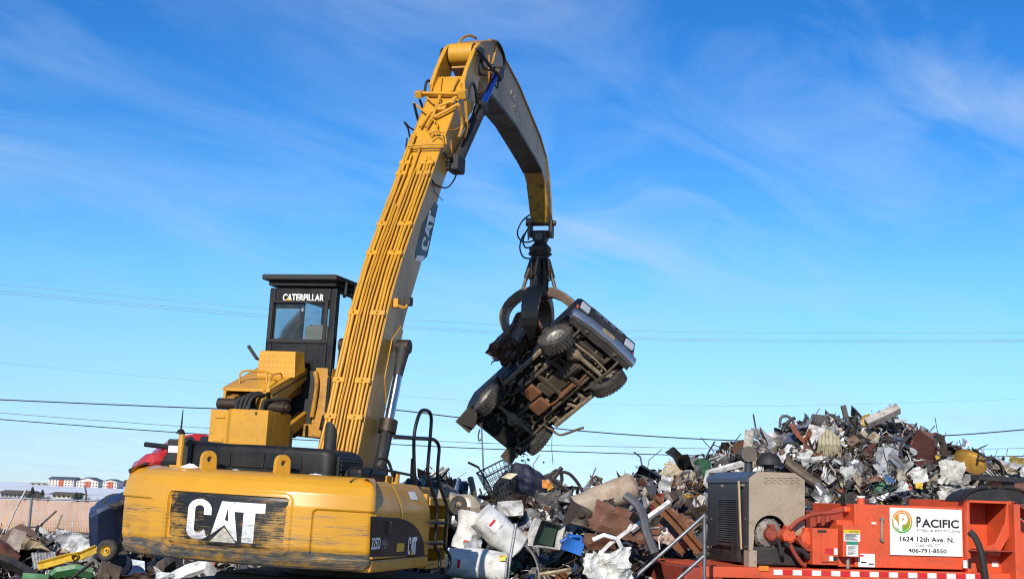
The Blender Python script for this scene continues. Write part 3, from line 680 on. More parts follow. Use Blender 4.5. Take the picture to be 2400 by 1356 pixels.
m0, m1 = RX(602,840,.1), RX(582,810,.1); mb = MB(); mb.bar(m0, m1, .03, .04); mb.bar(m0, (m0.x+.12,.3,m0.z-.05), .025, .03); mb.build('mirror_arm', M_blkm, EXC)
# ---------------------------------------------------------------- boom
BH = .28
BT = [(-.50,2.05),(-.34,2.43),(-.02,3.46),(.50,4.91),(1.50,6.60),(1.90,7.28),(2.60,8.36),(2.80,8.62)]
BB = [(.10,1.9),(.28,2.48),(.57,3.48),(.88,4.36),(1.36,5.30),(1.96,6.58),(2.36,7.15),(2.98,8.06),(3.15,8.30)]
NB = 26
bt = smooth_path([(0,y,z) for y,z in BT], 4); bb = smooth_path([(0,y,z) for y,z in BB], 4)
bt, bb = interp(bt, NB), interp(bb, NB)
def boom_at(s, x, off=0.0):
    """point on the boom's upper face, s in 0..1, lifted by off"""
    i = min(int(s*NB), NB-1); f = s*NB-i; p = bt[i].lerp(bt[i+1], f); t = (bt[i+1]-bt[i]).normalized(); n = Vector((0,-t.z,t.y))
    if n.y > 0: n = -n
    p = p + n*off; return Vector((x, p.y, p.z))
def slab(pa, pb, x0, x1): return [[Vector((x0,a.y,a.z)),Vector((x1,a.y,a.z)),Vector((x1,b.y,b.z)),Vector((x0,b.y,b.z))] for a, b in zip(pa, pb)]
mb = MB(); mb.loft(slab(bt, bb, -BH+.015, BH-.015)); BOOM = mb.build('boom', M_yel, EXC, bevel=.01)
tag(BOOM, 'long yellow boom with hydraulic pipes along its back')
for s in (-1, 1):
    x0, x1 = (BH-.015, BH) if s > 0 else (-BH, -BH+.015)
    mb = MB(); mb.loft(slab(bt, bb, x0, x1)); mb.build('side_plate', M_boomside, BOOM, bevel=.004)
# fork ears at the boom head
ear = [(2.62,8.30),(2.55,8.42),(2.72,8.72),(2.92,9.02),(3.08,9.22),(3.22,9.32),(3.36,9.30),(3.44,9.18),(3.42,9.02),(3.30,8.80),(3.22,8.55),(3.14,8.28),(3.0,8.05)]
for s in (-1, 1):
    mb = MB(); mb.prism(ear, BH-.055, BH+.012, frame((0,0,0),(0,1,0),(0,0,1)) if s > 0 else frame((-2*BH+.043,0,0),(0,1,0),(0,0,1))); mb.build('fork_ear', M_yel, BOOM, bevel=.008)
# pin boss of the stick seen in the fork
# raised doubler plate low on the side, where the lift cylinder is pinned
mb = MB()
dbl = [(.34,3.55),(.50,4.1),(.78,4.32),(.86,4.25),(.62,3.62),(.46,3.2)]
mb.prism(dbl, BH, BH+.012, frame((0,0,0),(0,1,0),(0,0,1))); mb.build('doubler_plate', M_yel, BOOM, bevel=.004)
# boom logo on the right side: dark patch with white letters
def BS(px, py, e=0.006): return ML(px, py, 0, BH+e)
patch = [BS(*q) for q in ((1020,473),(1027,482),(1002,600),(990,612),(973,610),(974,590),(990,525))]
M_bluegrey = MAT('blue_grey_decal', (.035,.042,.055), .45, bump=0)
pt_o = lay(shape_bm([[(p.y,p.z) for p in patch]]), 'boom_decal', M_bluegrey, BOOM, lambda y, z: Vector((BH+.004, y, z)))
# letters run up the boom
o_, ux, uy = BS(990,594), BS(1016,506)-BS(990,594), BS(1001,592)-BS(990,594)
# baseline along boom going up, letter height across
org, bx_, by_ = BS(1001,590), BS(1021,500)-BS(1001,590), BS(986,583)-BS(1001,590)
for loops in cat_letters()[0]+cat_letters()[1]+cat_letters()[2]:
    lay(shape_bm([[(x,y) for x,y in l] for l in loops]), 'letter', M_white, pt_o, lambda x, y: Vector((BH+.007, org.y+bx_.y*x/1.75+by_.y*y, org.z+bx_.z*x/1.75+by_.z*y)))
mb = MB(); wp = [BS(*q) for q in ((972,610),(990,613),(996,600),(978,598))]
lay(shape_bm([[(p.y,p.z) for p in wp]]), 'decal_tail', M_white, pt_o, lambda y, z: Vector((BH+.006, y, z)))
# hydraulic pipes up the back
pipes = [(-.245,.022,0,.80),(-.195,.024,0,.80),(-.135,.020,0,.74),(-.03,.013,0,.76),(.01,.013,.04,.70),(.075,.016,0,.72),(.13,.022,0,.73),(.185,.022,0,.73),(.235,.018,0,.71),(-.09,.010,.05,.60)]
for k, (x, r, s0, s1) in enumerate(pipes):
    pts = [boom_at(s0+(s1-s0)*i/24, x*(1.0 if i > 2 else 1.0+.05*(3-i)) + .004*math.sin(i*1.7+k), .045+(.012 if k % 2 else 0) + (.02 if i == 0 else 0)) for i in range(25)]
    MB().tube(pts, r, 8).build('hydraulic_pipe', M_yel, BOOM, smooth=60)
for s in (.13,.20,.335,.47,.545,.685,.715):
    for x0, x1 in ((-.275,-.105),(.05,.27)):
        c0, c1 = boom_at(s, x0, .05), boom_at(s, x1, .05); mb = MB(); up = (boom_at(s+.01,0)-boom_at(s,0)).normalized()
        mb.bar(c0, c1, .05, .075, up); mb.build('pipe_clamp', M_yel, BOOM, bevel=.006)
        m_ = c0.lerp(c1,.5); nn = (boom_at(s,0,1)-boom_at(s,0,0)).normalized(); MB().cyl(m_, m_+nn*.06, .014, n=6).build('clamp_bolt', M_yel, BOOM)
# manifold and crossing pipes near the boom head
def BF(px, py, off=.05):
    """pixel on the boom's upper face"""
    best = None
    for i in range(201):
        s = i/200; q = MACH @ boom_at(s, 0, off); 
        y = PX(q)[1] + .25*0
        # follow the face across: the pixel row of a point at x
        for x in (-.45,-.3,-.15,0,.15,.3,.45):
            w = PX(MACH @ boom_at(s, x, off)); d = (w[0]-px)**2+(w[1]-py)**2
            if best is None or d < best[0]: best = (d, s, x)
    d, s, x = best
    for _ in range(40):
        for ds, dx in ((.004,0),(-.004,0),(0,.02),(0,-.02),(.001,0),(-.001,0),(0,.005),(0,-.005)):
            w = PX(MACH @ boom_at(min(.999,max(0,s+ds)), x+dx, off)); e = (w[0]-px)**2+(w[1]-py)**2
            if e < d: d, s, x = e, min(.999,max(0,s+ds)), x+dx
    return boom_at(s, x, off)
Z3 = lambda a, b: (930+a/5.424, 180+b/5.424)
def bpipe(zpts, r, off=.06, mat=None, name='hydraulic_pipe', sm=.04):
    pts = [BF(*Z3(a,b), off + (o[0] if o else 0)) for a, b, *o in zpts]
    MB().tube(round_path(pts, sm, 3), r, 8).build(name, mat or M_yel, BOOM, smooth=60)
mb = MB(); mb.bar(BF(*Z3(290,218),.07), BF(*Z3(850,225),.07), .075, .05, (0,.5,.8)); mb.build('cross_beam', M_yel, BOOM, bevel=.01)
for a, b, w in ((285,225,.11),(840,225,.13)):
    c = BF(*Z3(a,b),.08); MB().box(-w/2,w/2,-w/2,w/2,-w/2,w/2,Matrix.Translation(c) @ Matrix.Rotation(.5,4,'X')).build('manifold_block', M_yel, BOOM, bevel=.01)
bpipe([(300,640),(420,460),(530,390),(750,260)], .024, .07)
bpipe([(370,640),(470,470),(540,270),(545,240)], .024, .09)
bpipe([(470,515),(640,430),(790,345)], .026, .075)
bpipe([(380,260),(480,350),(560,330)], .018, .06)
bpipe([(540,370),(700,310),(760,255)], .02, .10)
bpipe([(215,335),(370,460),(400,480)], .018, .06)
bpipe([(470,550),(520,590),(515,650)], .014, .06)
bpipe([(545,230),(560,100),(575,0)], .012, .04)
bpipe([(700,190),(740,90),(790,0)], .018, .06)
bpipe([(860,200),(850,60),(880,-40)], .022, .08)
bpipe([(430,190),(470,60),(500,-60)], .016, .04)
bpipe([(420,720),(480,680),(560,690),(620,760),(630,860)], .014, .10)
bpipe([(430,760),(500,700),(575,740),(600,820)], .012, .12)
bpipe([(140,880),(400,860),(600,860)], .014, .09); bpipe([(150,905),(400,890),(600,890)], .012, .09)
bpipe([(395,690),(520,715),(600,700)], .012, .07)
mb = MB(); mb.box(-.09,.09,-.06,.06,-.03,.03, Matrix.Translation(BF(*Z3(560,400),.06)) @ Matrix.Rotation(1.02,4,'X')); mb.box(-.07,.07,-.05,.05,-.03,.05, Matrix.Translation(BF(*Z3(690,330),.06)) @ Matrix.Rotation(1.02,4,'X')); mb.build('valve_block', M_yel, BOOM, bevel=.01)
# loose black and yellow hoses around the head; each given in machine coordinates from the picture
def hose(px, x, r=.02, mat=None, name='hydraulic_hose', par=None, k=5):
    pts = [ML(a, b, 0, (x if not isinstance(x, (list,tuple)) else x[i])) for i, (a, b) in enumerate(px)]
    MB().tube(smooth_path(pts, k), r, 7).build(name, mat or M_rub, par or BOOM, smooth=60)
hose([Z3(355,205),Z3(370,90),Z3(400,50),Z3(435,90),Z3(435,170)], -.34, .022)
hose([Z3(220,340),Z3(245,450),Z3(285,600)], -.36, .022); hose([Z3(290,290),Z3(320,370),Z3(330,480)], -.34, .02)
hose([Z3(250,690),Z3(170,650),Z3(95,575),Z3(140,650),Z3(165,770)], -.36, .014)
hose([Z3(130,780),Z3(120,900),Z3(150,990),Z3(115,1090)], -.38, .014)
for q in ([Z3(790,360),Z3(820,500),Z3(830,620),Z3(815,700),Z3(785,780)],[Z3(870,250),Z3(880,400),Z3(890,560),Z3(880,690),Z3(850,780)]): hose(q, .40, .028, M_yeld)
hose([Z3(640,680),Z3(720,680),Z3(800,650)], .33, .012, M_yeld)
hose([Z3(900,260),Z3(930,120),Z3(965,80),Z3(1000,160),Z3(1010,260),Z3(1030,345)], .38, .022)
hose([Z3(600,840),Z3(640,980),Z3(690,1000),Z3(690,810)], .36, .016, M_yeld); hose([Z3(590,950),Z3(650,1040),Z3(700,1010)], .35, .014)
hose([(1075,395),(1062,425),(1045,440),(1020,432),(1012,420)], .31, .012); hose([(1012,425),(1020,450),(1038,470)], .30, .006)
Z4 = lambda a, b: (1000+a/7.136, 70+b/7.136)
hose([Z4(520,270),Z4(580,160),Z4(680,100),Z4(770,110),Z4(830,150)], -.12, .022, M_yeld)
hose([Z4(300,480),Z4(300,360),Z4(370,290),Z4(420,320)], -.30, .018)
hose([Z4(830,320),Z4(900,400),Z4(1000,520),Z4(1080,640),Z4(1180,720),Z4(1270,690),Z4(1305,560),Z4(1280,400),Z4(1220,260),Z4(1160,190)], .34, .026)
hose([Z4(1070,170),Z4(1130,200),Z4(1150,330),Z4(1120,480),Z4(1090,580)], .30, .018, M_yeld)
hose([Z4(860,420),Z4(870,620),Z4(900,740),Z4(1000,760)], .33, .022); hose([Z4(900,480),Z4(960,640),Z4(1080,680)], .33, .018)
hose([Z4(1130,800),Z4(1140,900),Z4(1185,980),Z4(1195,820)], .28, .012)
# work lamp on the side
p = BS(957,706,.16); mb = MB(); mb.box(-.05,.05,-.06,.06,-.06,.06, Matrix.Translation(p)); LMP = mb.build('work_lamp', M_blkm, BOOM, bevel=.012)
mb = MB(); a = BS(925,712,.02); mb.tube(round_path([a, BS(938,718,.10), BS(950,722,.16), p],.03), .018, 6); mb.box(-.02,.05,-.05,.05,-.06,.06, Matrix.Translation(BS(928,710,.03))); mb.build('lamp_bracket', M_yel, LMP, smooth=50)
# ---------------------------------------------------------------- stick (bent arm)
SH = .19
ST = [(3.30,9.36),(3.86,9.60),(4.18,9.70),(5.59,9.37),(7.06,8.83),(7.55,8.54),(7.80,8.22),(7.96,7.9),(8.12,7.48),(8.16,7.36)]
SB_ = [(3.20,8.90),(3.62,8.74),(4.05,8.73),(5.58,8.60),(6.93,8.31),(7.35,8.19),(7.60,8.02),(7.75,7.8),(8.00,7.41),(8.02,7.36)]
rings = [[Vector((-SH,a[0],a[1])),Vector((SH,a[0],a[1])),Vector((SH,b[0],b[1])),Vector((-SH,b[0],b[1]))] for a, b in zip(ST, SB_)]
M_stick = MAT('stick_side_paint', (.46,.235,.05), .42, 0, .12, (.12,.08,.05), .5, 1.4, .4, (.05,.03,.02), .2, .05, 14)
mb = MB(); mb.loft(rings); STK = mb.build('stick', M_stick, EXC, bevel=.012)
tag(STK, 'bent yellow stick arm hanging down to the grapple')
M_grease = MAT('greasy_yellow', (.40,.20,.028), .5, 0, .2, (.02,.016,.013), 1.0, 5.5, .5, (.02,.015,.01))
M_belly = MAT('underside_shade', (.075,.06,.045), .55, 0, .35, (.02,.017,.014), .8, 3)  # dark colour stands in for the shade under the stick
mb = MB(); mb.loft([[Vector((-SH-.004,b[0],b[1]+.05)),Vector((SH+.002,b[0],b[1]+.05)),Vector((SH+.002,b[0]-.004,b[1]-.006)),Vector((-SH-.004,b[0]-.004,b[1]-.006))] for b in SB_[2:6]]); mb.build('belly_shade', M_belly, STK)  # thin dark skin that paints the shaded underside, bright nose left free
mb = MB()
for a, b in zip(ST[1:], ST[2:]): mb.bar((SH+.004,a[0],a[1]),(SH+.004,b[0],b[1]),.03,.03)
mb.build('edge_flange', M_grease, STK)
mb = MB(); mb.loft([[Vector((-SH-.006,a[0]+.004,a[1])),Vector((SH+.006,a[0]+.004,a[1])),Vector((SH+.006,b[0]-.006,b[1])),Vector((-SH-.006,b[0]-.006,b[1]))] for a, b in list(zip(ST, SB_))[6:]]); mb.build('nose_plate', M_grease, STK, bevel=.006)
mb = MB(); mb.cyl((-.20,3.22,9.13),(.20,3.22,9.13),.185,n=28); mb.build('pivot_boss', M_yel, STK, smooth=40)
for a_, b_, r_, y_, z_ in ((-.36,-.22,.15,3.22,9.10),(.22,.33,.13,3.22,9.10),(-.35,.35,.09,4.15,9.05)): MB().cyl((a_,y_,z_),(b_,y_,z_),r_,n=24).build('pivot_pin', M_steel, STK, smooth=40)
mb = MB(); mb.prism([(3.9,9.35),(4.3,9.30),(4.32,8.95),(4.18,8.84),(4.0,8.88)], SH, SH+.02, frame((0,0,0),(0,1,0),(0,0,1))); mb.build('lug_plate', M_stick, STK)
# chalk scribble on the stick
M_chalk = MAT('chalk', (.42,.40,.38), .9, bump=0)
for q in ([(1193,215),(1196,222),(1199,212)],[(1201,228),(1206,226),(1204,236),(1210,240)],[(1203,250),(1209,248),(1206,258),(1213,262),(1210,268)]):
    MB().tube([ML(a,b,0,SH+.004) for a,b in q], .007, 4).build('chalk_mark', M_chalk, STK)
# ---- cylinders
def cylinder(name, p, q, split, rb, rr, mb_, mr, ends=True):
    p, q = Vector(p), Vector(q); m = p.lerp(q, split); d = (q-p).normalized()
    mb = MB(); mb.cyl(p, m, rb, n=20).cyl(m-d*.12, m+d*.03, rb*1.16, n=20); o = mb.build(name, mb_, EXC, smooth=40)
    MB().cyl(m, q, rr, n=16).build('rod', mr, o, smooth=40)
    for e, w in ((p, rb*1.2), (q, rb*1.15)):
        MB().cyl(e-Vector((.09,0,0)), e+Vector((.09,0,0)), w, n=18).build('eye', M_steel, o, smooth=40)
    return o
for s in (1, -1):
    a = ML(1068,385,0,.37); b = ML(1163,172,0,.30)
    o = cylinder('stick_cylinder', (s*.37,a.y,a.z), (s*.31,b.y,b.z), .60, .098, .055, M_blkm, M_blue)
    MB().box(-.10,.10,-.16,.18,-.13,.13, Matrix.Translation((s*.37,a.y,a.z)) ).build('cylinder_foot', M_blkm, o, bevel=.03)
    a = ML(888,1105,0,.43); b = ML(946,812,0,.43)
    o = cylinder('boom_cylinder', (s*.43,a.y,a.z), (s*.43,b.y,b.z), .36, .085, .062, M_blkm, M_chr)
    d = (b-a).normalized(); m = a.lerp(b,.36)
    MB().tube([Vector((s*.43,0,0))+Vector((0,(a.lerp(b,t)).y,(a.lerp(b,t)).z)) for t in (.30,.40)], .125, 14).build('cylinder_head', M_steel, o, smooth=40)
    MB().tube([Vector((s*.43,(a.lerp(b,t)).y,(a.lerp(b,t)).z)) for t in (.76,.90,1.0)], [.066,.085,.105], 14).build('rod_sleeve', M_blkm, o, smooth=40)
    MB().tube([(s*.46,a.y-.08,a.z-.1),(s*.46,m.y-.10,m.z)], .02, 6).build('feed_line', M_rub, o, smooth=60)
# ---------------------------------------------------------------- grapple
HANG = MACH @ Vector((0, 8.07, 7.36))
GM = Matrix.Translation(HANG) @ Matrix.Rotation(math.radians(-14), 4, 'Z')
GRA = empty('orange_peel_grapple', GM)
tag(GRA, 'dark worn steel orange peel grapple gripping the hanging car', 'grapple')
mb = MB(); mb.box(.17,.25,-.10,.10,-.30,.06); mb.box(-.25,-.17,-.10,.10,-.28,.06); mb.box(-.17,.17,-.08,.08,-.32,-.16); mb.build('clevis', M_steel, GRA, bevel=.02)
mb = MB(); mb.cyl((-.30,0,-.01),(.30,0,-.01),.05,n=14); mb.build('clevis_pin', M_steel, GRA, smooth=40)
mb = MB(); mb.prism([(-.15,-.18),(.15,-.18),(.13,-.36),(.07,-.44),(-.07,-.44),(-.13,-.36)], -.11, .11, frame((0,0,0),(1,0,0),(0,0,1))); LK = mb.build('swivel_link', M_steel, GRA, bevel=.02)
mb = MB(); mb.cyl((0,-.16,-.30),(0,.16,-.30),.075,n=18).cyl((0,-.175,-.30),(0,.175,-.30),.035,n=12); mb.build('swivel_pin', M_worn, LK, smooth=40)
mb = MB(); mb.lathe([(0,-.40),(.12,-.40),(.17,-.46),(.215,-.50),(.22,-.56),(.20,-.60),(.20,-.66),(.17,-.68),(.17,-.74),(0,-.74)], n=28); mb.build('rotator', M_steel, GRA, smooth=35)
mb = MB()
for k in range(34):
    a = 2*math.pi*k/34; mb.lathe([(.012,0),(.022,.008),(.012,.016)], Matrix.Translation((.215*math.cos(a),.215*math.sin(a),-.625)) @ Matrix.Rotation(a,4,'Z') @ Matrix.Rotation(math.pi/2 if k%2 else 0,4,'X'), 6)
tag(mb.build('guard_chain', M_steel, GRA), None, kind='stuff')
mb = MB(); mb.cyl((0,0,-.72),(0,0,-1.50),.095,n=18).lathe([(.0,-1.36),(.22,-1.38),(.24,-1.48),(.18,-1.56),(0,-1.56)], n=20); mb.build('hub', M_steel, GRA, smooth=40)
for r_, z0 in (((-.26,0.0),-.05),):
    for k, pts in enumerate(([(-.22,-.05,.16),(-.38,-.05,.02),(-.46,-.05,-.20),(-.38,-.05,-.36),(-.24,-.08,-.40),(-.10,-.14,-.38),(-.05,-.18,-.45)], [(-.22,-.05,-.08),(-.30,-.05,-.22),(-.34,-.05,-.38),(-.28,-.05,-.50),(-.14,-.12,-.50)], [(-.20,-.05,-.02),(-.28,-.05,-.18),(-.36,-.05,-.30),(-.40,-.05,-.50),(-.33,-.05,-.68),(-.20,-.05,-.72),(-.12,-.12,-.71)])):
        MB().tube(smooth_path(pts,6), .016, 7).build('hydraulic_hose', M_rub, GRA, smooth=60)
mb = MB(); mb.tube([(-.20,-.10,.05),(-.22,-.11,-.36)], .018, 6).box(-.28,-.16,-.12,-.04,-.02,.08); mb.build('hose_fitting', M_worn, GRA)
OUT = [(.20,-1.30),(.32,-1.33),(.44,-1.41),(.56,-1.51),(.65,-1.62),(.72,-1.75),(.745,-1.87),(.735,-1.99),(.68,-2.14),(.58,-2.30),(.44,-2.46)]
INN = [(.16,-1.50),(.26,-1.49),(.37,-1.54),(.46,-1.61),(.54,-1.69),(.59,-1.78),(.61,-1.87),(.60,-1.99),(.55,-2.12),(.47,-2.26),(.42,-2.44)]
for k in range(4):
    a = math.pi/2*k; R = Matrix.Rotation(a - math.pi/2, 4, 'Z')
    rings = []
    for i, ((ro, zo), (ri, zi)) in enumerate(zip(OUT, INN)):
        w = .14 + .04*math.sin(math.pi*min(1, i/8)) if i < 9 else .12-.04*(i-8)
        if k == 1: ro, ri = ro*1.16, .16+(ri-.16)*1.2
        rings.append([R @ Vector((ro,-w,zo)), R @ Vector((ro+.018,0,zo+.01)), R @ Vector((ro,w,zo)), R @ Vector((ri,w*.8,zi)), R @ Vector((ri,-w*.8,zi))])
    t = MB().loft(rings).build('tine', M_worn, GRA, bevel=.008)
    mb = MB(); mb.cyl(R @ Vector((.40,-.115,-1.43)), R @ Vector((.40,.115,-1.43)), .045, n=14); mb.build('tine_pin', M_steel, t, smooth=40)
    mb = MB(); mb.cyl(R @ Vector((.15,0,-.74)), R @ Vector((.26,0,-1.10)), .058, n=14); c = mb.build('tine_cylinder', M_steel, GRA, smooth=40)
    MB().cyl(R @ Vector((.26,0,-1.10)), R @ Vector((.335,0,-1.36)), .036, n=12).build('rod', M_worn, c, smooth=40)
    R2 = Matrix.Rotation(a - math.pi/4, 4, 'Z')
    mb = MB(); pl = [(.10,-.70),(.17,-.76),(.21,-1.0),(.20,-1.25),(.24,-1.48),(.08,-1.48)]
    mb.prism(pl, -.035, .035, R2 @ frame((0,0,0),(1,0,0),(0,0,1))); mb.build('hub_plate', M_steel, GRA, bevel=.01)
    mb = MB(); mb.tube(smooth_path([R2 @ Vector((.16,.05,-.72)), R2 @ Vector((.24,.07,-.9)), R2 @ Vector((.22,.08,-1.1)), R @ Vector((.24,.06,-1.12))],5), .016, 6); mb.build('hydraulic_hose', M_rub, GRA, smooth=60)
# ---------------------------------------------------------------- wrecked car
lon = Vector((1.295,-1.40,1.097)).normalized(); lat = Vector((1.015,.367,-.743)); lat = (lat - lon*lat.dot(lon)).normalized()
up = lon.cross(lat).normalized(); xr = -lat; CO = P(1283,913,24.15)
CARM = Matrix(((xr.x,lon.x,up.x,CO.x),(xr.y,lon.y,up.y,CO.y),(xr.z,lon.z,up.z,CO.z),(0,0,0,1)))
CARM = CARM @ Matrix.Scale(.94,4)
CAR = empty('wrecked_car', CARM)
tag(CAR, 'wrecked dark blue off-road vehicle hanging nose up with its muddy underside showing', 'car')
M_cblue = MAT('dark_blue_car_paint', (.011,.015,.023), .5, 0, .2, (.07,.058,.045), .6, 3, .4, (.06,.03,.02), 0, .08, 20)
low_gloss(M_cblue, .18)
M_mud = MAT('muddy_metal', (.085,.062,.038), .85, 0, .35, (.035,.026,.018), .9, 6, .4, (.012,.01,.008), bump=.5, bscale=30)
M_mudl = MAT('pale_muddy_metal', (.27,.205,.135), .85, 0, .3, (.05,.036,.022), .8, 7, bump=.5, bscale=30)
M_floor = MAT('black_undercoat', (.012,.010,.008), .8, 0, .4, (.085,.06,.04), .4, 5, bump=.5, bscale=25)
M_rust = MAT('rusty_plate', (.20,.085,.038), .75, .1, .35, (.05,.03,.02), .7, 5, .4, (.35,.10,.03), bump=.35)
M_tyre = MAT('dusty_tyre', (.032,.029,.026), .85, 0, .3, (.14,.11,.08), .65, 7, bump=.3)
M_rim = MAT('grey_steel_rim', (.30,.28,.24), .5, .4, .2, (.10,.07,.05), .6, 9)
M_bump = MAT('dull_chrome', (.50,.50,.51), .30, .9, .2, (.07,.06,.05), .55, 6, bump=.25, bscale=9)
M_brown = MAT('dark_brown_paint', (.14,.070,.050), .32, 0, .3, (.16,.09,.055), .4, 5, .4, (.015,.01,.01), .3, .15)
M_lens = MAT('headlamp_glass', (.55,.58,.62), .15, .3, .15, damt=.3, bump=.2, bscale=60)
M_foam = MAT('yellow_foam', (.55,.37,.09), .9, 0, .2, (.1,.07,.04), .5, 9, bump=.8, bscale=25)
WB, TK = 2.21, 1.31
mb = MB(); mb.box(-.68,.68,-1.75,1.0,.10,.15); 
for y in [-1.6+.17*k for k in range(15)]:
    for s in (-1,1): mb.box(s*.42 if s>0 else -.66, .66 if s>0 else -.42, y, y+.06, .075, .11)
mb.build('floor_pan', M_floor, CAR, bevel=.008)
arch = lambda c: [(c+.44*math.cos(a), .10+.44*math.sin(a)*.95) for a in [math.pi*k/10 for k in range(11)]]
for s in (-1, 1):
    o = [(1.62,.10),(1.66,.45),(1.60,.86),(.80,.80),(.70,.34),(-.30,.30),(-.42,.80),(-1.85,.78),(-1.92,.5),(-1.88,.12)] + arch(-WB/2)[::-1] + [(-.55,.10),(-.5,.06),(.5,.06),(.6,.1)] + arch(WB/2)[::-1]
    mb = MB(); mb.prism(o, .715, .765, frame((0,0,0),(0,1,0),(0,0,1)) if s > 0 else frame((-1.48,0,0),(0,1,0),(0,0,1))); mb.build('side_panel', M_cblue, CAR, bevel=.012)
    for c in (-WB/2, WB/2):   # inner wheel housing
        mb = MB(); mb.grid(lambda u, v, s=s, c=c: Vector((s*(.40+.32*u), c+.43*math.cos(math.pi*v), .10+.42*math.sin(math.pi*v))), 3, 10); mb.build('wheel_housing', M_floor, CAR, smooth=40)
mb = MB(); mb.box(-.72,.72,-1.92,-1.86,.08,.78); mb.build('tailgate', M_cblue, CAR, bevel=.02)
mb = MB()   # bonnet, dented
mb.grid(lambda u, v: Vector((-.72+1.44*u, .55+1.05*v, .80 + .12*v - .02*v*v - .06*math.exp(-((u-.25)**2+(v-.6)**2)/.02) + .02*mnoise.noise(Vector((u*5,v*5,2))))), 14, 10)
mb.build('bonnet', M_cblue, CAR, smooth=30)
# crushed brown roof and cab wreckage held by the grapple
def crumple(w, h, nx, ny, seed, amp, folds=5):
    r = random.Random(seed); ln = [(Vector((math.cos(a), math.sin(a))), r.uniform(-.4,.4), r.uniform(.25,.95)*r.choice((-1,1))) for a in [r.uniform(0,6.28) for _ in range(folds)]]
    def fn(u, v):
        p = Vector(((u-.5)*w, (v-.5)*h)); z = 0
        for n, c, k in ln: z += abs(p.dot(n)-c*max(w,h)*.5)*k*amp
        z += amp*.35*mnoise.noise(Vector((p.x*3+seed,p.y*3,seed*.7))) + amp*.18*mnoise.noise(Vector((p.x*9,p.y*9,seed)))
        q = amp*.25; return Vector((p.x + q*mnoise.noise(Vector((p.x*4,p.y*4,seed+9))), p.y + q*mnoise.noise(Vector((p.x*4,p.y*4,seed+17))), z))
    return fn
for sd, M_, w, h in ((3, Matrix.Translation((.45,-.10,.95)) @ Euler((.15,.75,.2)).to_matrix().to_4x4(), 1.25, 1.5), (8, Matrix.Translation((.93,.0,.66)) @ Euler((.25,.30,.25)).to_matrix().to_4x4(), .85, 1.2), (12, Matrix.Translation((-.1,.1,1.02)) @ Euler((-.2,-.3,.1)).to_matrix().to_4x4(), 1.1, 1.2), (14, Matrix.Translation((.92,-.28,.62)) @ Euler((.2,1.35,.1)).to_matrix().to_4x4(), .75, .7)):
    mb = MB(); mb.grid(crumple(w, h, 20, 22, sd, .42, 6), 20, 22); mb.xf(M_); mb.build('crushed_roof', M_brown, CAR)
mb = MB(); mb.grid(crumple(.28,.42,8,10,5,.3), 8, 10); mb.xf(Matrix.Translation((.80,.28,.28)) @ Euler((.2,1.2,.5)).to_matrix().to_4x4()); mb.build('seat_foam', M_foam, CAR)
for p, q in (((.70,-.25,.78),(.62,-1.75,.95)), ((.74,-.9,.78),(.60,-.5,1.12)), ((.66,-1.75,.95),(.70,-1.85,.75)), ((-.70,-1.75,.78),(-.62,-.5,1.05))):
    MB().bar(p, q, .05, .06).build('pillar', M_cblue, CAR, bevel=.01)
MB().add([(.72,-.35,.80),(.66,-1.7,.84),(.60,-1.68,1.02),(.64,-.6,1.05)], [(0,1,2,3)]).build('quarter_window', glass_mat('car_glass', (.25,.32,.36)), CAR)
# front end
mb = MB(); mb.prism([(1.60,.12),(1.66,.20),(1.69,.78),(1.60,.90),(1.45,.92),(1.45,.12)], -.72, .72, frame((0,0,0),(0,1,0),(0,0,1))); mb.build('nose', M_cblue, CAR, bevel=.02)
mb = MB(); mb.box(-.44,.44,1.665,1.705,.42,.78); GRL = mb.build('grille', M_blkm, CAR, bevel=.01)
for k in range(4):
    mb = MB(); mb.box(-.36+.19*k,-.23+.19*k,1.700,1.716,.68,.735); mb.build('grille_slot', M_bump, GRL, bevel=.004)
for s in (-1, 1):
    mb = MB(); mb.box(s*.58-.11,s*.58+.11,1.66,1.72,.50,.70); mb.build('headlight', M_lens, CAR, bevel=.02)
    mb = MB(); mb.box(s*.725-.02,s*.725+.03,1.55,1.66,.46,.58); mb.build('indicator', MAT('amber_lens_%d' % (s+1), (.62,.10,.02), .3, bump=0), CAR, bevel=.01)
mb = MB()
def bring(x):
    b = .07*(x/.8)**2; w = .02*mnoise.noise(Vector((x*4,1,2)))
    return [Vector((x, y-b+w, z)) for y, z in ((1.68,.33),(1.77,.33),(1.81,.29),(1.82,.16),(1.78,.10),(1.70,.09),(1.70,.12),(1.74,.13),(1.74,.27),(1.68,.29))]
mb.loft([bring(-.80+1.6*k/16) for k in range(17)]); BP = mb.build('front_bumper', M_bump, CAR, smooth=40)
mb = MB(); mb.box(-.17,.13,1.80,1.832,.15,.27); mb.build('licence_bracket', M_mudl, BP, bevel=.01)
mb = MB(); mb.grid(lambda u, v: Vector((-.75+1.5*u, 1.70-.12*v, .13-.13*v+.03*mnoise.noise(Vector((u*6,v*3,4))))), 16, 3); mb.build('front_valance', M_floor, CAR)
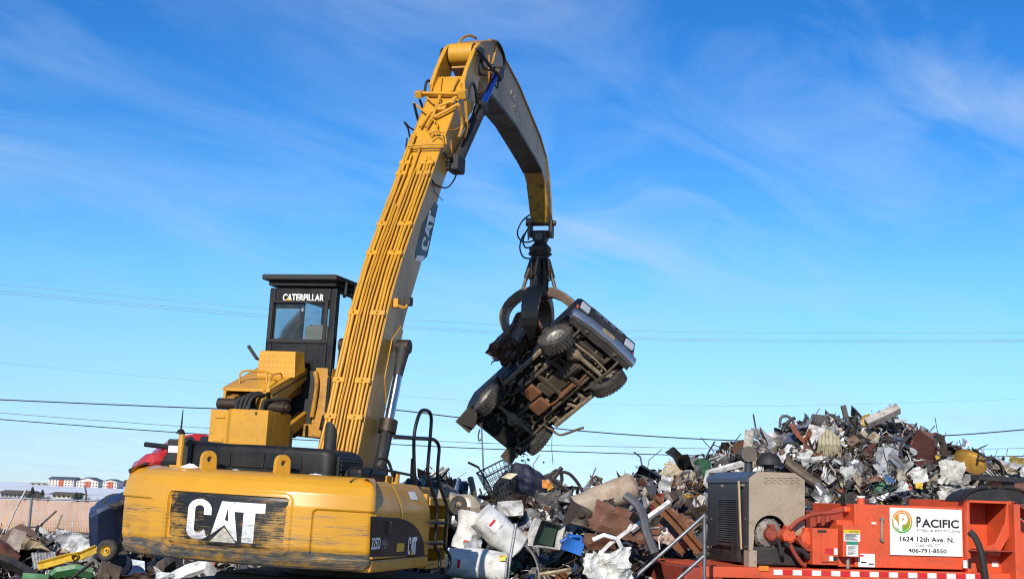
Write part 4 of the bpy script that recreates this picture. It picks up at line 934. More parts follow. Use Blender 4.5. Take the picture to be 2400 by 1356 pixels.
# chassis: rails, cross members, axles, springs, shafts, tanks, guards
for s in (-1, 1):
    mb = MB(); mb.tube([(s*.36,1.66,.06),(s*.36,1.2,.10),(s*.37,.75,.0),(s*.39,-.5,-.01),(s*.39,-.85,.09),(s*.39,-1.35,.09),(s*.38,-1.85,.04)], .052, 4); mb.build('frame_rail', M_mud, CAR)
    for c in (WB/2, -WB/2):
        pts = [(s*.50, c-.52+1.04*k/8, -.02 - .09*math.sin(math.pi*k/8)) for k in range(9)]
        mb = MB(); mb.tube(pts, .032, 4).bar((s*.50,c-.16,-.10),(s*.50,c+.16,-.10),.07,.05); mb.build('leaf_spring', M_mud, CAR)
        mb = MB(); mb.cyl((s*.42,c+.10,-.05),(s*.36,c+.22,.34),.028,n=10); mb.build('shock_absorber', M_mudl, CAR, smooth=40)
    mb = MB(); mb.box(s*.70-.05,s*.70+.03,-.6,.62,-.01,.09); mb.build('sill', M_mudl, CAR, bevel=.015)
for y, z in ((1.35,.05),(.62,-.02),(.15,-.03),(-.42,-.02),(-1.50,.07),(-1.78,.05)):
    MB().box(-.36,.36,y-.04,y+.04,z-.03,z+.04).build('cross_member', M_mud, CAR, bevel=.01)
for c, dx, nm in ((WB/2,.22,'front_axle'),(-WB/2,-.02,'rear_axle')):
    mb = MB(); mb.tube([(-TK/2+.10,c,0),(dx-.20,c,0),(dx-.12,c,0),(dx,c,0),(dx+.12,c,0),(dx+.20,c,0),(TK/2-.10,c,0)], [.045,.05,.10,.13,.10,.05,.045], 14)
    mb.lathe([(.0,.16),(.08,.15),(.12,.10),(.13,0)], frame((dx,c,-.01),(1,0,0),(0,0,1)), 16); AX = mb.build(nm, M_mudl, CAR, smooth=40)
    mb = MB(); mb.cyl((dx,c+(-.12 if c>0 else .12),.0),(dx+(.0 if c<0 else -.1),c+(-.30 if c>0 else .30),.02),.055,.04,12); mb.build('pinion', M_mud, AX, smooth=40)
mb = MB(); mb.cyl((.12,.78,.02),(.0,.12,.03),.03,n=10); mb.build('drive_shaft', M_mud, CAR, smooth=40)
mb = MB(); mb.cyl((-.02,-.80,.02),(.02,-.10,.03),.035,n=10); mb.build('drive_shaft', M_mudl, CAR, smooth=40)
mb = MB(); mb.box(-.20,.16,.10,.52,-.02,.16); mb.cyl((0,.5,.05),(0,.95,.10),.13,.19,14); mb.build('gearbox', M_mud, CAR, bevel=.03)
mb = MB(); mb.box(-.14,.22,-.10,.10,-.06,.10); mb.build('transfer_case', M_mud, CAR, bevel=.03)
mb = MB(); mb.box(-.26,.26,1.0,1.45,.06,.30); mb.lathe([(.0,-.02),(.2,.0),(.22,.1)], Matrix.Translation((-.02,1.2,.03)), 14); mb.build('engine_sump', M_floor, CAR, bevel=.04)
for x0, x1, y0, y1 in ((.05,.33,-.42,-.08),(-.28,.02,-.58,-.18)):
    mb = MB(); mb.box(x0,x1,y0,y1,-.12,-.03); mb.build('skid_plate', M_rust, CAR, bevel=.03)
mb = MB(); mb.box(-.34,.34,-1.80,-1.42,-.04,.12); mb.build('fuel_tank', M_floor, CAR, bevel=.03)
mb = MB(); mb.tube(smooth_path([(-.28,1.0,.02),(-.30,.6,-.01),(-.27,.2,-.03),(-.30,-.1,-.02),(-.24,-.6,.0),(-.30,-1.0,.1),(-.34,-1.4,.02)],5), .026, 8); mb.cyl((-.27,.55,-.02),(-.28,.10,-.03),.06,n=12); mb.build('exhaust', M_rust, CAR, smooth=40)
mb = MB(); mb.tube(round_path([(.55,1.12,-.03),(.50,1.32,-.06),(-.10,1.36,-.08),(-.50,1.30,-.06),(-.56,1.1,-.02)],.08), .02, 8); mb.build('anti_roll_bar', M_mudl, CAR, smooth=40)
mb = MB(); mb.tube([(.52,1.0,-.04),(-.50,.98,-.04)], .018, 6).tube([(.48,.9,.0),(-.15,1.2,.05)], .016, 6); mb.build('steering_link', M_mud, CAR, smooth=40)
for s in (-1, 1):   # tube side steps hanging loose
    pts = [(s*.40,-.62,-.02),(s*.55,-.66,-.10),(s*.72,-.50,-.12),(s*.86,-.42,-.06),(s*.92,-.05,.0)] if s > 0 else [(-.38,-.52,-.04),(-.52,-.66,-.10),(-.66,-.62,-.12),(-.86,-.55,-.16),(-1.02,-.22,-.10),(-1.08,-.10,-.08)]
    mb = MB(); mb.tube(smooth_path(pts,5), .026, 8); mb.build('side_step', M_worn, CAR, smooth=50)
rr = random.Random(21); mb = MB()    # brackets, lines and caked mud under the floor
for k in range(170):
    x, y = rr.uniform(-.66,.66), rr.uniform(-1.6,1.3); L = rr.uniform(.05,.22); a = rr.choice((0,math.pi/2,rr.uniform(0,3)))
    mb.bar((x,y,rr.uniform(.0,.09)),(x+L*math.cos(a),y+L*math.sin(a),rr.uniform(.0,.10)),rr.uniform(.015,.06),rr.uniform(.02,.05))
tag(mb.build('underbody_fittings', M_mudl, CAR), None, kind='stuff')
mb = MB()
for k in range(14): mb.tube([(rr.uniform(-.4,.4),rr.uniform(-1.5,1.2),rr.uniform(-.02,.08)) for _ in range(3)], rr.uniform(.006,.012), 5)
tag(mb.build('underbody_lines', M_floor, CAR), None, kind='stuff')
# wheels
def make_wheel():
    mb = MB(); r, w = .36, .125
    mb.lathe([(.20,-w*.75),(.23,-w*.95),(.29,-w),(.335,-w*.9),(.352,-w*.7),(.355,0),(.352,w*.7),(.335,w*.9),(.29,w),(.23,w*.95),(.20,w*.75),(.19,0),(.20,-w*.75)], n=40)
    for k in range(30):
        for row, (x0, x1) in enumerate(((-.115,-.05),(-.04,.04),(.05,.115))):
            a = 2*math.pi*(k+.5*(row == 1))/30; M_ = Matrix.Rotation(a,4,'Z') @ Matrix.Translation((.352,0,0))
            mb.box(-.01,.016,-.026,.026,x0,x1,M_)
    t = mb.mesh('tyre', M_tyre)
    mb = MB(); mb.lathe([(0,.03),(.05,.03),(.055,.05),(.06,.03),(.10,.045),(.15,.02),(.17,.055),(.205,.09),(.215,.095),(.205,.10),(.19,.06),(.19,-.09),(.21,-.10),(.205,-.07),(.15,-.05),(0,-.05)], n=32)
    for k in range(5): a = 2*math.pi*k/5; mb.cyl((.075*math.cos(a),.075*math.sin(a),.03),(.075*math.cos(a),.075*math.sin(a),.055),.012,n=6)
    for k in range(8): a = 2*math.pi*(k+.5)/8; mb.cyl((.125*math.cos(a),.125*math.sin(a),.035),(.125*math.cos(a),.125*math.sin(a),.042),.018,n=8,mi=1)
    rm = mb.mesh('rim', [M_rim, M_blkm])
    for me, an in ((t,35),(rm,35)): me.polygons.foreach_set('use_smooth',[True]*len(me.polygons)); me.set_sharp_from_angle(angle=math.radians(an))
    return t, rm
TYM, RIM = make_wheel()
def wheel(parent, M_):
    e = bpy.data.objects.new('wheel', None); COL.objects.link(e); e.parent = parent; e.matrix_local = M_; e.empty_display_size = .1
    for me, nm in ((TYM,'tyre'),(RIM,'rim')):
        o = bpy.data.objects.new(nm, me); COL.objects.link(o); o.parent = e
    return e
def wm(x, y, z, steer=0, camber=0):
    s = 1 if x > 0 else -1
    return Matrix.Translation((x,y,z)) @ Matrix.Rotation(steer,4,'Z') @ Matrix.Rotation(camber,4,'Y') @ Matrix.Rotation(s*math.pi/2,4,'Y')
wheel(CAR, wm(.66,WB/2,.0,math.radians(26),0)); wheel(CAR, wm(-.68,WB/2,-.02,math.radians(18),math.radians(-4)))
wheel(CAR, wm(.66,-WB/2,0)); wheel(CAR, wm(-.66,-WB/2,0))
# mud flaps
for pts in ([(.42,-1.72,.12),(.80,-1.72,.10),(.84,-1.98,-.20),(.46,-1.98,-.22)], [(-.40,-1.75,.06),(-.66,-1.78,.04),(-.72,-2.06,-.10),(-.42,-2.08,-.06)]):
    v = [Vector(p) for p in pts]; n = (v[1]-v[0]).cross(v[3]-v[0]).normalized()*.012
    MB().loft([v, [p+n for p in v]]).build('mud_flap', M_mud, CAR, bevel=.004)
mb = MB(); v = [Vector(p) for p in ((.46,-1.80,-.22),(.84,-1.98,-.20),(.80,-1.72,.10),(.60,-1.55,.05))]; mb.add(v, [(0,1,2,3)]); mb.build('flap_bracket', M_floor, CAR)
# chain dangling from the tail
def chain(pts, name, label, n, r=.026, wire=.007):
    P_ = interp(pts, n); mb = MB()
    for i in range(n):
        a, b = P_[i], P_[i+1]; d = (b-a).normalized(); u = d.orthogonal().normalized(); w = d.cross(u); u = u if i % 2 else w
        c = (a+b)/2; L = (b-a).length*.72
        ring = [c + d*L*math.cos(t) + u*r*.62*math.sin(t) for t in [2*math.pi*k/8 for k in range(9)]]
        mb.tube(ring, wire, 4, False)
    return mb.build(name, M_steel)
c0 = P(1128,990,23.9)
ch = chain([c0, P(1130,1030,23.9), P(1135,1145,23.9)], 'chain', '', 26)
tag(ch, 'long steel chain dangling from the tail of the hanging car', 'chain')
ch2 = chain([P(1143,990,23.85), P(1148,1000,23.85), P(1158,1006,23.85), P(1163,1004,23.85)], 'chain', '', 7)
tag(ch2, 'short loop of chain under the tail of the hanging car', 'chain')
mb = MB(); mb.tube(smooth_path([P(1124,1005,23.9),P(1121,1022,23.9),P(1123,1032,23.9),P(1128,1028,23.9)],4), .016, 6); tag(mb.build('tow_hook', M_worn, None, smooth=50), 'steel tow hook hanging beside the long chain', 'hook')
mb = MB(); mb.tube([P(1294,1015,24.3), P(1293,1050,24.3), P(1296,1088,24.3)], .006, 5); tag(mb.build('loose_wire', M_steel), 'thin wire trailing straight down from the hanging car', 'wire')
mb = MB()
for k in range(130):
    t = rr.random(); c = P(1205+rr.gauss(15,14)+t*40*rr.random(), 1045+t*130, 24+rr.uniform(-.5,.5)); s_ = rr.choice((.008,.01,.014,.022)) 
    M_ = Matrix.Translation(c) @ Euler((rr.uniform(0,6),rr.uniform(0,6),0)).to_matrix().to_4x4(); mb.box(-s_,s_*1.6,-s_,s_,-s_*.4,s_*.4,M_)
tag(mb.build('falling_debris', M_floor), 'dark flakes of dirt and glass falling below the hanging car', kind='stuff')
# ---------------------------------------------------------------- mobile baler
_o = P(1650, 1326, 19.5)
BAL = Matrix.Translation(_o) @ Matrix.Rotation(math.radians(12), 4, 'Z')
BALE = empty('car_baler', Matrix.Translation((_o.x,_o.y,0)) @ Matrix.Rotation(math.radians(12), 4, 'Z'))
tag(BALE, 'orange red mobile scrap baler with grey engine housing and company sign', 'baler')
_sh = Matrix.Translation((0,0,_o.z))      # deck level inside the baler's own frame
def B(px, py, y=0.0):
    p = ML(px, py, 1, y, BAL); return Vector((p.x, p.y, p.z + _o.z))
M_red = MAT('orange_red_paint', (.60,.082,.026), .5, 0, .10, (.24,.05,.025), .5, 3, .5, (.16,.03,.015), .1, .08, 20)
M_redd = MAT('worn_and_shaded_red', (.30,.045,.022), .6, 0, .25, (.045,.03,.025), .6, 3, .6, (.03,.02,.018), bump=.15)  # darker red: worn parts, and shade painted in below the deck
M_tanp = MAT('dusty_grey_paint', (.33,.265,.195), .75, 0, .10, (.19,.13,.08), .75, 1.6, .55, (.13,.07,.04), bump=.12)
M_char = MAT('charcoal_paint', (.040,.042,.050), .42, 0, .2, (.11,.095,.08), .4, 2, bump=.08)
M_slate = MAT('slate_paint', (.065,.078,.115), .38, 0, .15, (.14,.13,.12), .4, 2)
M_sign = MAT('white_sign', (.80,.80,.78), .45, 0, .03, (.45,.42,.38), .25, 3, bump=0)
M_ink = MAT('black_ink', (.012,.012,.014), .5, damt=0, bump=0)
M_gink = MAT('grey_ink', (.13,.13,.14), .5, damt=0, bump=0)
M_tred = MAT('red_tape', (.55,.02,.02), .35, damt=.4, bump=0); M_twht = MAT('white_tape', (.75,.74,.72), .35, damt=.5, bump=0)
M_org = MAT('amber_lens', (.75,.22,.02), .3, bump=0); M_wood = MAT('bare_wood', (.50,.36,.20), .8, 0, .2, bump=.2)
M_cast = MAT('bare_casting', (.30,.27,.23), .6, .5, .3, (.07,.05,.04), .7, 6, bump=.3)
M_grn = MAT('green_label', (.02,.20,.11), .5, bump=0); M_ylab = MAT('yellow_label', (.72,.50,.02), .5, bump=0)
XR = B(2420,1330).x
def bx(name, px0, px1, py0, py1, yf, depth, mat, par=None, bevel=.01, dz=0):
    a, b = B(px0, py1, yf), B(px1, py0, yf); return MB().box(a.x,b.x,yf,yf+depth,a.z,b.z).build(name, mat, par or BALE, bevel=bevel)
z0 = _o.z
MB().box(B(1645,1330).x, XR, 0, 2.3, z0-.16, z0).build('deck_beam', M_red, BALE, bevel=.012)
MB().box(B(1600,1330,.1).x, B(1690,1330,.1).x, .02, 2.2, z0-.5, z0-.02).build('deck_end', M_redd, BALE, bevel=.012)
MB().box(B(1770,1330).x, XR, .18, 2.2, z0-.75, z0-.165).build('chassis_rail', M_redd, BALE, bevel=.012)  # under-deck shadow is put into its darker red
for px in (1785, 1925, 2055, 2190, 2330):
    a = B(px,1340); MB().add([(a.x,.0,z0-.162),(a.x+.03,.0,z0-.162),(a.x+.03,.17,z0-.6),(a.x,.17,z0-.6),(a.x,.17,z0-.162),(a.x+.03,.17,z0-.162)], [(0,3,4),(1,5,2),(0,1,2,3)]).build('gusset', M_red, BALE)
for px in (1750, 2250):
    for yy in (.5, 2.0):
        MB().box(B(px,1340).x-.1, B(px,1340).x+.1, yy-.1, yy+.1, 0, z0-.5).build('support_leg', M_redd, BALE)
# reflective tape
n = 22
for k in range(n):
    f0, f1 = k/n, (k+1)/n; a = B(1812+(2308-1812)*f0+1, 1328+17*f0+12); b = B(1812+(2308-1812)*f1-1, 1328+17*f1)
    MB().box(a.x,b.x,-.006,.0,z0-.10,z0-.022).build('tape_segment', M_tred if k % 2 else M_twht, BALE)
bx('marker_light', 1780,1802,1325,1337,-.02,.03,M_org,None,.006)
# ---- engine housing
EY, ED = .28, 1.75
po = [B(*q, EY) for q in ((1756,1119),(1775,1104),(1862,1106),(1886,1124),(1884,1232),(1878,1240))]
xl, xr_, ztop, zch, zbot = po[0].x, po[3].x, po[1].z, po[0].z, B(1756,1288,EY).z
cc = B(1806,1248,EY); rr_ = .27
cut = [(cc.x + rr_*math.cos(a), cc.z + rr_*math.sin(a)) for a in [math.radians(t) for t in range(-5, 200, 15)]]
zc2 = cut[0][1]
outl = [(xl,zbot),(xl,zch),(po[1].x,ztop),(po[2].x,ztop),(xr_,zch),(xr_,zc2)] + cut + [(cut[-1][0]-.02,zbot)]
mb = MB(); from mathutils.geometry import tessellate_polygon as _tp
vs = [(x,EY,z) for x,z in outl]; tr = _tp([[Vector((x,z,0)) for x,z in outl]])
nO = len(outl); mb.add(vs + [(x,EY+.03,z) for x,z in outl], [tuple(t) for t in tr] + [tuple(i+nO for i in t[::-1]) for t in tr] + [(i,(i+1)%nO,nO+(i+1)%nO,nO+i) for i in range(nO)])
ENG = mb.build('engine_housing', M_tanp, BALE); tag(ENG, 'dusty grey engine housing with dark louvred door')
MB().box(xl,xl+.13,EY+.005,EY+.2,z0,zbot).build('housing_leg', M_tanp, ENG)
MB().box(xl+.02,xr_,EY+.05,EY+ED,z0+.02,z0+.3).build('engine_block', M_blkm, ENG, bevel=.03)
MB().box(cc.x-.4,cc.x+.42,EY+.35,EY+.6,z0+.05,cc.z+.36).build('inner_bulkhead', M_blkm, ENG)
mb = MB(); mb.box(xl-.012,xl+.02,EY+.002,EY+ED,zbot,zch); SW = mb.build('side_wall', M_char, ENG, bevel=.008)
mb = MB(); mb.box(xl+.02,xr_-.0,EY+ED-.03,EY+ED,zbot,ztop); mb.box(xr_-.03,xr_-.002,EY+.035,EY+ED-.03,z0+.3,zch); mb.build('rear_wall', M_char, ENG)
rf = [Vector((xl-.03,EY-.0,zch)),Vector((po[1].x,EY-.0,ztop+.004)),Vector((po[2].x,EY-.0,ztop+.004)),Vector((xr_+.01,EY-.0,zch))]
mb = MB(); mb.add(rf + [p+Vector((0,ED+.05,0)) for p in rf], [(0,1,5,4),(1,2,6,5),(2,3,7,6)]); mb.add([p+Vector((0,.034,-.018)) for p in rf] + [p+Vector((0,ED,-.018)) for p in rf], [(0,4,5,1),(1,5,6,2),(2,6,7,3)])
mb.build('housing_roof', M_slate, ENG)
MB().box(xl-.035,xl-.012,EY+.0,EY+ED,zch-.07,zch+.0).build('eave_strip', M_slate, ENG, bevel=.006)
def W(px, py, e=.0): return ML(px, py, 0, xl-.012-e, BAL) + Vector((0,0,_o.z))
d0, d1, d2, d3 = W(1681,1128), W(1735,1135), W(1738,1284), W(1678,1285)
dy0, dy1, dz0, dz1 = W(1737,1284).y, W(1681,1140).y, zbot+.03, zch-.10
mb = MB(); mb.box(xl-.035,xl-.013,dy0,dy1,dz0,dz1); DOOR = mb.build('housing_door', M_char, SW, bevel=.006)
la, lb = W(1728,1270,.02), W(1684,1165,.02)
for j in range(20):
    for i in range(9):
        y = la.y + (lb.y-la.y)*(i+.1)/9; z = la.z + (lb.z-la.z)*j/20; w = (lb.y-la.y)/9*.8
        MB().add([(xl-.037,y,z),(xl-.037,y+w,z),(xl-.060,y+w,z+.004),(xl-.060,y,z+.004),(xl-.037,y,z+.026),(xl-.037,y+w,z+.026)],[(0,3,2,1),(3,4,5,2),(0,4,3),(1,2,5)]).build('louvre', M_char, DOOR)
p, q = W(1731,1126,.05), W(1737,1286,.05); MB().bar(p,q,.035,.02,(1,0,0)).build('wooden_prop', M_wood, SW)
for py in (1130, 1215, 1280):
    for px in (1748, 1668): c = W(px,py,.004); MB().cyl(c, c+Vector((-.014,0,0)), .012, n=8).build('bolt', M_cast, SW)
for px, py in ((1693,1138),(1740,1136)): c = W(px,py,.02); MB().box(c.x-.02,c.x+.02,c.y-.05,c.y+.05,c.z-.02,c.z+.02).build('hinge', M_cast, SW, bevel=.006)
# vent slots stamped in the front, two rows by two offset
for r_ in range(4):
    for k in range(6 if r_ % 2 == 0 else 6):
        a = B(1790+14.5*k+(6 if r_ % 2 else 0)-r_*1.0, 1119+4.3*r_, EY); MB().box(a.x,a.x+.07,EY-.012,EY+.0,a.z,a.z+.009).build('vent_slot', M_tanp, ENG)
# exhaust, intake cap
e = B(1754,1106,EY+.6); ez = B(1754,1068,EY+.6).z
mb = MB(); mb.cyl((e.x,EY+.6,ztop-.1),(e.x,EY+.6,ez),.065,n=16); MFL = mb.build('exhaust_stack', M_char, ENG, smooth=40)
a, b = B(1752,1062,EY+.52), B(1775,1066,EY+1.0); mb = MB(); mb.cyl(Vector((e.x-.03,EY+.50,ez+.03)), Vector((e.x+.10,EY+.95,ez+.03)), .125, n=24); mb.build('muffler', MAT('burnt_steel', (.12,.105,.09), .6, .4, .2), ENG, smooth=40)
ic = B(1802,1090,EY+.45); mb = MB(); mb.lathe([(.0,.26),(.10,.25),(.16,.20),(.20,.12),(.205,.06),(.17,.055),(.085,.05),(.085,-.2)], Matrix.Translation((ic.x,EY+.45,B(1802,1098,EY+.45).z)), 24); mb.build('air_intake', M_blkm, ENG, smooth=40)
# flywheel housing and pumps
mb = MB(); F = frame((cc.x,EY+.12,cc.z),(1,0,0),(0,0,1)); mb.lathe([(.0,.10),(.10,.10),(.13,.07),(.20,.05),(.235,.0),(.25,-.10),(.25,-.25)], F, 28); FLY = mb.build('flywheel_housing', M_cast, ENG, smooth=35)
for k in range(10): a = 2*math.pi*k/10; c = F @ Vector((.215*math.cos(a),.215*math.sin(a),.05)); MB().cyl(c, c+Vector((0,-.025,0)), .013, n=6).build('bolt', M_cast, FLY)
for i, (px, py, r, L) in enumerate(((1806,1250,.10,.16),(1845,1255,.11,.24),(1888,1262,.12,.30))):
    c = B(px, py, EY-.02); mb = MB(); mb.cyl((c.x,EY+.25,c.z),(c.x,EY-.02-L*.4,c.z),r,n=18).cyl((c.x,EY-.02-L*.4,c.z),(c.x,EY-.04-L*.4,c.z),r*.75,n=18); mb.box(c.x-r*.4,c.x+r*.4,EY-.1,EY+.05,c.z+r*.7,c.z+r*1.45); mb.build('hydraulic_pump', M_red if i else M_redd, ENG, bevel=.01)
def bh(pts, r, mat, name='hydraulic_hose', y=.1, par=None):
    MB().tube(smooth_path([B(a,b,(y if len(t)==0 else t[0])) for a,b,*t in pts],5), r, 8).build(name, mat, par or BALE, smooth=60)
bh([(1850,1240),(1870,1220),(1905,1205),(1950,1200),(1975,1195)], .035, M_redd, y=.15)
bh([(1822,1262),(1828,1280),(1832,1300)], .035, M_rub, y=.16); bh([(1840,1272),(1860,1285),(1880,1290),(1896,1306)], .045, M_rub, y=.14)
bh([(1852,1275),(1862,1295),(1878,1318),(1888,1324)], .035, M_redd, y=.12); bh([(1870,1262),(1890,1285),(1905,1288)], .03, M_redd, y=.1)
mb = MB()
for px0, px1 in ((1915,1923),(1935,1944)): a = B(px0,1232,.5); b = B(px1,1208,.5); mb.cyl(((a.x+b.x)/2,.5,a.z),((a.x+b.x)/2,.5,b.z),(b.x-a.x)/2*1.3,n=12)
mb.build('valve_spool', M_redd, BALE, smooth=40); tag(BALE.children[-1], None)
# ---- red tanks, cabinets, sign
bx('valve_bank', 1900,1990,1200,1326,.55,.8,M_redd); bx('rear_tank', 1925,2010,1205,1260,.9,.8,M_red)
bx('step_tank', 1962,2012,1219,1327,.22,.9,M_red)
bx('manifold_pipe', 1980,2004,1186,1200,.3,.1,M_red,None,.03)
TNK = bx('oil_tank', 2004,2270,1189,1328,.15,1.5,M_red,None,.012)
mb = MB(); c = B(2018,1190,.35); mb.cyl((c.x,.35,c.z-.02),(c.x,.35,B(2018,1163,.35).z),.06,n=16).cyl((c.x,.35,B(2018,1166,.35).z),(c.x,.35,B(2018,1161,.35).z),.066,n=16,mi=1); mb.build('filler_neck', [M_red, M_twht], TNK, smooth=40)
mb = MB(); c = B(1985,1180,.5); mb.cyl((c.x,.5,c.z-.12),(c.x,.5,c.z-.02),.05,n=12).box(c.x-.07,c.x+.07,.42,.58,c.z-.02,c.z+.17); mb.build('breather', M_blkm, BALE, bevel=.01)
CB = bx('battery_cabinet', 1905,1965,1238,1322,.02,.5,M_red); d = bx('cabinet_door', 1926,1964,1252,1316,-.005,.03,M_red,CB,.006)
bx('slot', 1916,1938,1241,1247,.012,.03,M_blkm,CB,.012)
for q in ((1934,1953,1284,1297,M_tred),(1955,1963,1284,1299,M_twht),(1944,1953,1302,1313,M_twht),(1953,1963,1303,1313,M_ink)): bx('label', *q[:4], -.008,.004, q[4], d, 0)
CC = bx('control_cabinet', 1976,2016,1230,1304,.0,.2,M_red,None,.01)
bx('caution_label', 1978,2016,1241,1267,-.005,.004,M_twht,CC,0); bx('caution_header', 1978,2016,1241,1248,-.009,.004,M_ylab,CC,0)
a, b = B(1990,1246.5,-.012), B(2012,1242.5,-.012); lay(fit_bm(text_bm('CAUTION',.02),a.x,b.x,a.z,b.z),'lettering',M_ink,CC,lambda x,z: Vector((x,-.011,z)))
for k in range(6): bx('text_line', 1981,2013-(k*7)%11,1250.5+2.6*k,1251.6+2.6*k,-.0075,.002,M_gink,CC,0)
bx('notice', 1984,2011,1268,1302,-.005,.004,M_twht,CC,0); bx('notice_header', 1984,2011,1268,1275,-.009,.004,M_grn,CC,0)
for k in range(8): bx('text_line', 1987,2008-(k*5)%9,1278+2.8*k,1279+2.8*k,-.0075,.002,M_gink,CC,0)
c = B(1987,1306,.1); mb = MB(); mb.cyl((c.x,.1,c.z),(c.x,.1,c.z-.16),.03,n=10); mb.build('cable_gland', M_cast, CC, smooth=40)
bx('notice_plate', 2012,2050,1297,1327,.142,.006,M_sign,TNK,0)
for q in ((2013,2024,1299,1303,M_tred),(2018,2031,1315,1318,M_ink),(2036,2048,1319,1323,M_gink)): bx('print', *q[:4], .138,.003, q[4], TNK, 0)
c0, c1 = B(2067,1216,.12), B(2067,1264,.12); mb = MB(); mb.tube([c0,c1],.022,8).cyl(c0-Vector((.0,.02,.0)),c0+Vector((0,.05,0)),.03,n=8).cyl(c1-Vector((0,.02,0)),c1+Vector((0,.05,0)),.03,n=8); mb.build('sight_gauge', M_cast, TNK, smooth=40)
bx('gauge_label', 2043,2054,1223,1227,.142,.006,M_sign,TNK,0)
# company sign
sa, sb = B(2087,1299,.12), B(2254,1194,.12)
SGN = MB().box(sa.x,sb.x,.120,.135,sa.z,sb.z).build('company_sign', M_sign, TNK, bevel=.002)
tag(SGN, 'white company sign with green and orange logo')
SWD, SHT = sb.x-sa.x, sb.z-sa.z
S_ = lambda u, v: Vector((sa.x+u*SWD, .1165, sa.z+v*SHT))
def sgn(txt, u0, u1, v0, v1, mat, bold=.0, sp=1.0): lay(fit_bm(text_bm(txt,bold,sp),u0,u1,v0,v1),'lettering',mat,SGN,S_)
sgn('P',.362,.425,.60,.83,M_ink,.03); sgn('ACIFIC',.435,.955,.60,.78,M_ink,.03); sgn('STEEL & RECYCLING',.362,.965,.515,.56,M_gink,.02,1.15)
sgn('1624 12th Ave. N.',.13,.885,.295,.40,M_ink,.022); sgn('Great Falls, MT',.335,.685,.18,.262,M_gink); sgn('406-791-8550',.245,.775,.06,.15,M_ink,.022)
m, nt, bb_, out = _nodes('logo_gradient'); q_ = NT(nt); sp_ = q_.n('ShaderNodeSeparateXYZ'); q_.l(q_.coord('UV'), sp_.inputs[0]); q_.l(q_.mix(q_.rng(sp_.outputs[1], .50,.90), (.05,.30,.02), (.72,.22,.02)), bb_.inputs['Base Color']); M_logo = m
asp = SWD/SHT; cu, cv, ro = .165, .71, .245
ell = lambda r, a0=0, a1=360, n_=40: [(cu + r/asp*math.cos(math.radians(a0+(a1-a0)*k/n_)), cv + r*math.sin(math.radians(a0+(a1-a0)*k/n_))) for k in range(n_+1)]
lay(shape_bm([ell(ro)[:-1], ell(ro*.87)[:-1]]),'logo_ring',M_logo,SGN,S_); lay(shape_bm([ell(ro*.82)[:-1]]),'logo_disc',M_logo,SGN,S_)
lay(fit_bm(text_bm('P',.05),cu-.045,cu+.075,cv-.20,cv+.16),'logo_letter',M_sign,SGN,lambda u,v: Vector((sa.x+u*SWD,.1145,sa.z+v*SHT)))
for k in range(3):
    a0 = 160+22*k; w_ = [(cu-.075+.012*k, cv+.0-.05*k),(cu-.135+.01*k, cv+.10-.06*k),(cu-.125+.01*k, cv+.02-.06*k),(cu-.05,cv-.06-.05*k)]
    lay(shape_bm([w_]),'logo_feather',M_sign,SGN,lambda u,v: Vector((sa.x+u*SWD,.1150,sa.z+v*SHT)))
# ---- end frame on the right
XE = B(2262,1300,.1).x
zf = lambda py: B(2300,py,.1).z
mb = MB(); mb.box(XE,XE+.05,.02,1.8,z0-.1,zf(1172)); mb.box(XE,B(2372,1180,.1).x,.02,.8,zf(1178),zf(1172)); mb.box(XE+.05,B(2372,1200,.5).x,.62,.66,z0-.1,zf(1178))
FRM = mb.build('end_frame', M_red, BALE, bevel=.008)
rib = [(B(2358,1180,.05).x, zf(1172)), (B(2366,1180,.05).x, zf(1170)), (B(2370,1240,.05).x, zf(1240)), (B(2342,1300,.05).x, zf(1290)), (B(2342,1300,.05).x, zf(1300)),(B(2300,1300,.05).x, zf(1296)),(B(2298,1290,.05).x, zf(1288)),(B(2330,1265,.05).x, zf(1270)),(B(2352,1225,.05).x, zf(1225))]
MB().prism(rib, 0, .05, frame((0,.06,0),(1,0,0),(0,0,1))).build('curved_rib', M_red, FRM, bevel=.006)
mb = MB(); mb.box(B(2364,1200,.0).x,B(2378,1200,.0).x,-.15,.7,z0-.1,zf(1178)); mb.build('side_fin', M_red, FRM, bevel=.006)
mb = MB(); mb.add([(B(2372,1175,0).x,-.1,zf(1175)),(B(2430,1200,0).x,-.1,zf(1205)),(B(2430,1200,0).x,.6,zf(1205)),(B(2372,1175,0).x,.6,zf(1175)),(B(2372,1175,0).x,-.1,zf(1179)),(B(2430,1200,0).x,-.1,zf(1209)),(B(2430,1200,0).x,.6,zf(1209)),(B(2372,1175,0).x,.6,zf(1179))],[(0,1,2,3),(7,6,5,4),(0,4,5,1)]); mb.build('sloping_flange', M_redd, FRM)
MB().box(B(2378,1250,.3).x, XR+.6, .5, .6, z0-.3, zf(1215)).build('end_plate', M_red, FRM)
MB().box(XE, B(2378,1290,-.1).x, -.1, .6, zf(1290), zf(1287)).build('shelf', M_redd, FRM, bevel=.004)
MB().box(XE+.06, XR, .25, .3, z0-.6, zf(1290)).build('lower_plate', M_red, FRM)
ar = []
cxa, rza, za = B(2315,1170,.4).x, .62, zf(1176)
A_ = [(cxa + .62*math.cos(math.radians(t))*1.0, za + .235*math.sin(math.radians(t))) for t in range(0,181,12)]
mb = MB(); mb.prism(A_, .85, 1.4, frame((0,1.5,0),(1,0,0),(0,0,1))); mb.build('arched_cover', M_blkm, BALE, bevel=.01)
A2 = [(cxa + .66*math.cos(math.radians(t)), za + .262*math.sin(math.radians(t))) for t in range(0,181,12)]
mb = MB()
for (a, b), (c, d) in zip(A2, A2[1:]): mb.bar((a,.10,b),(c,.10,d),.10,.03,(0,0,1))
mb.build('cover_rim', M_steel, BALE)
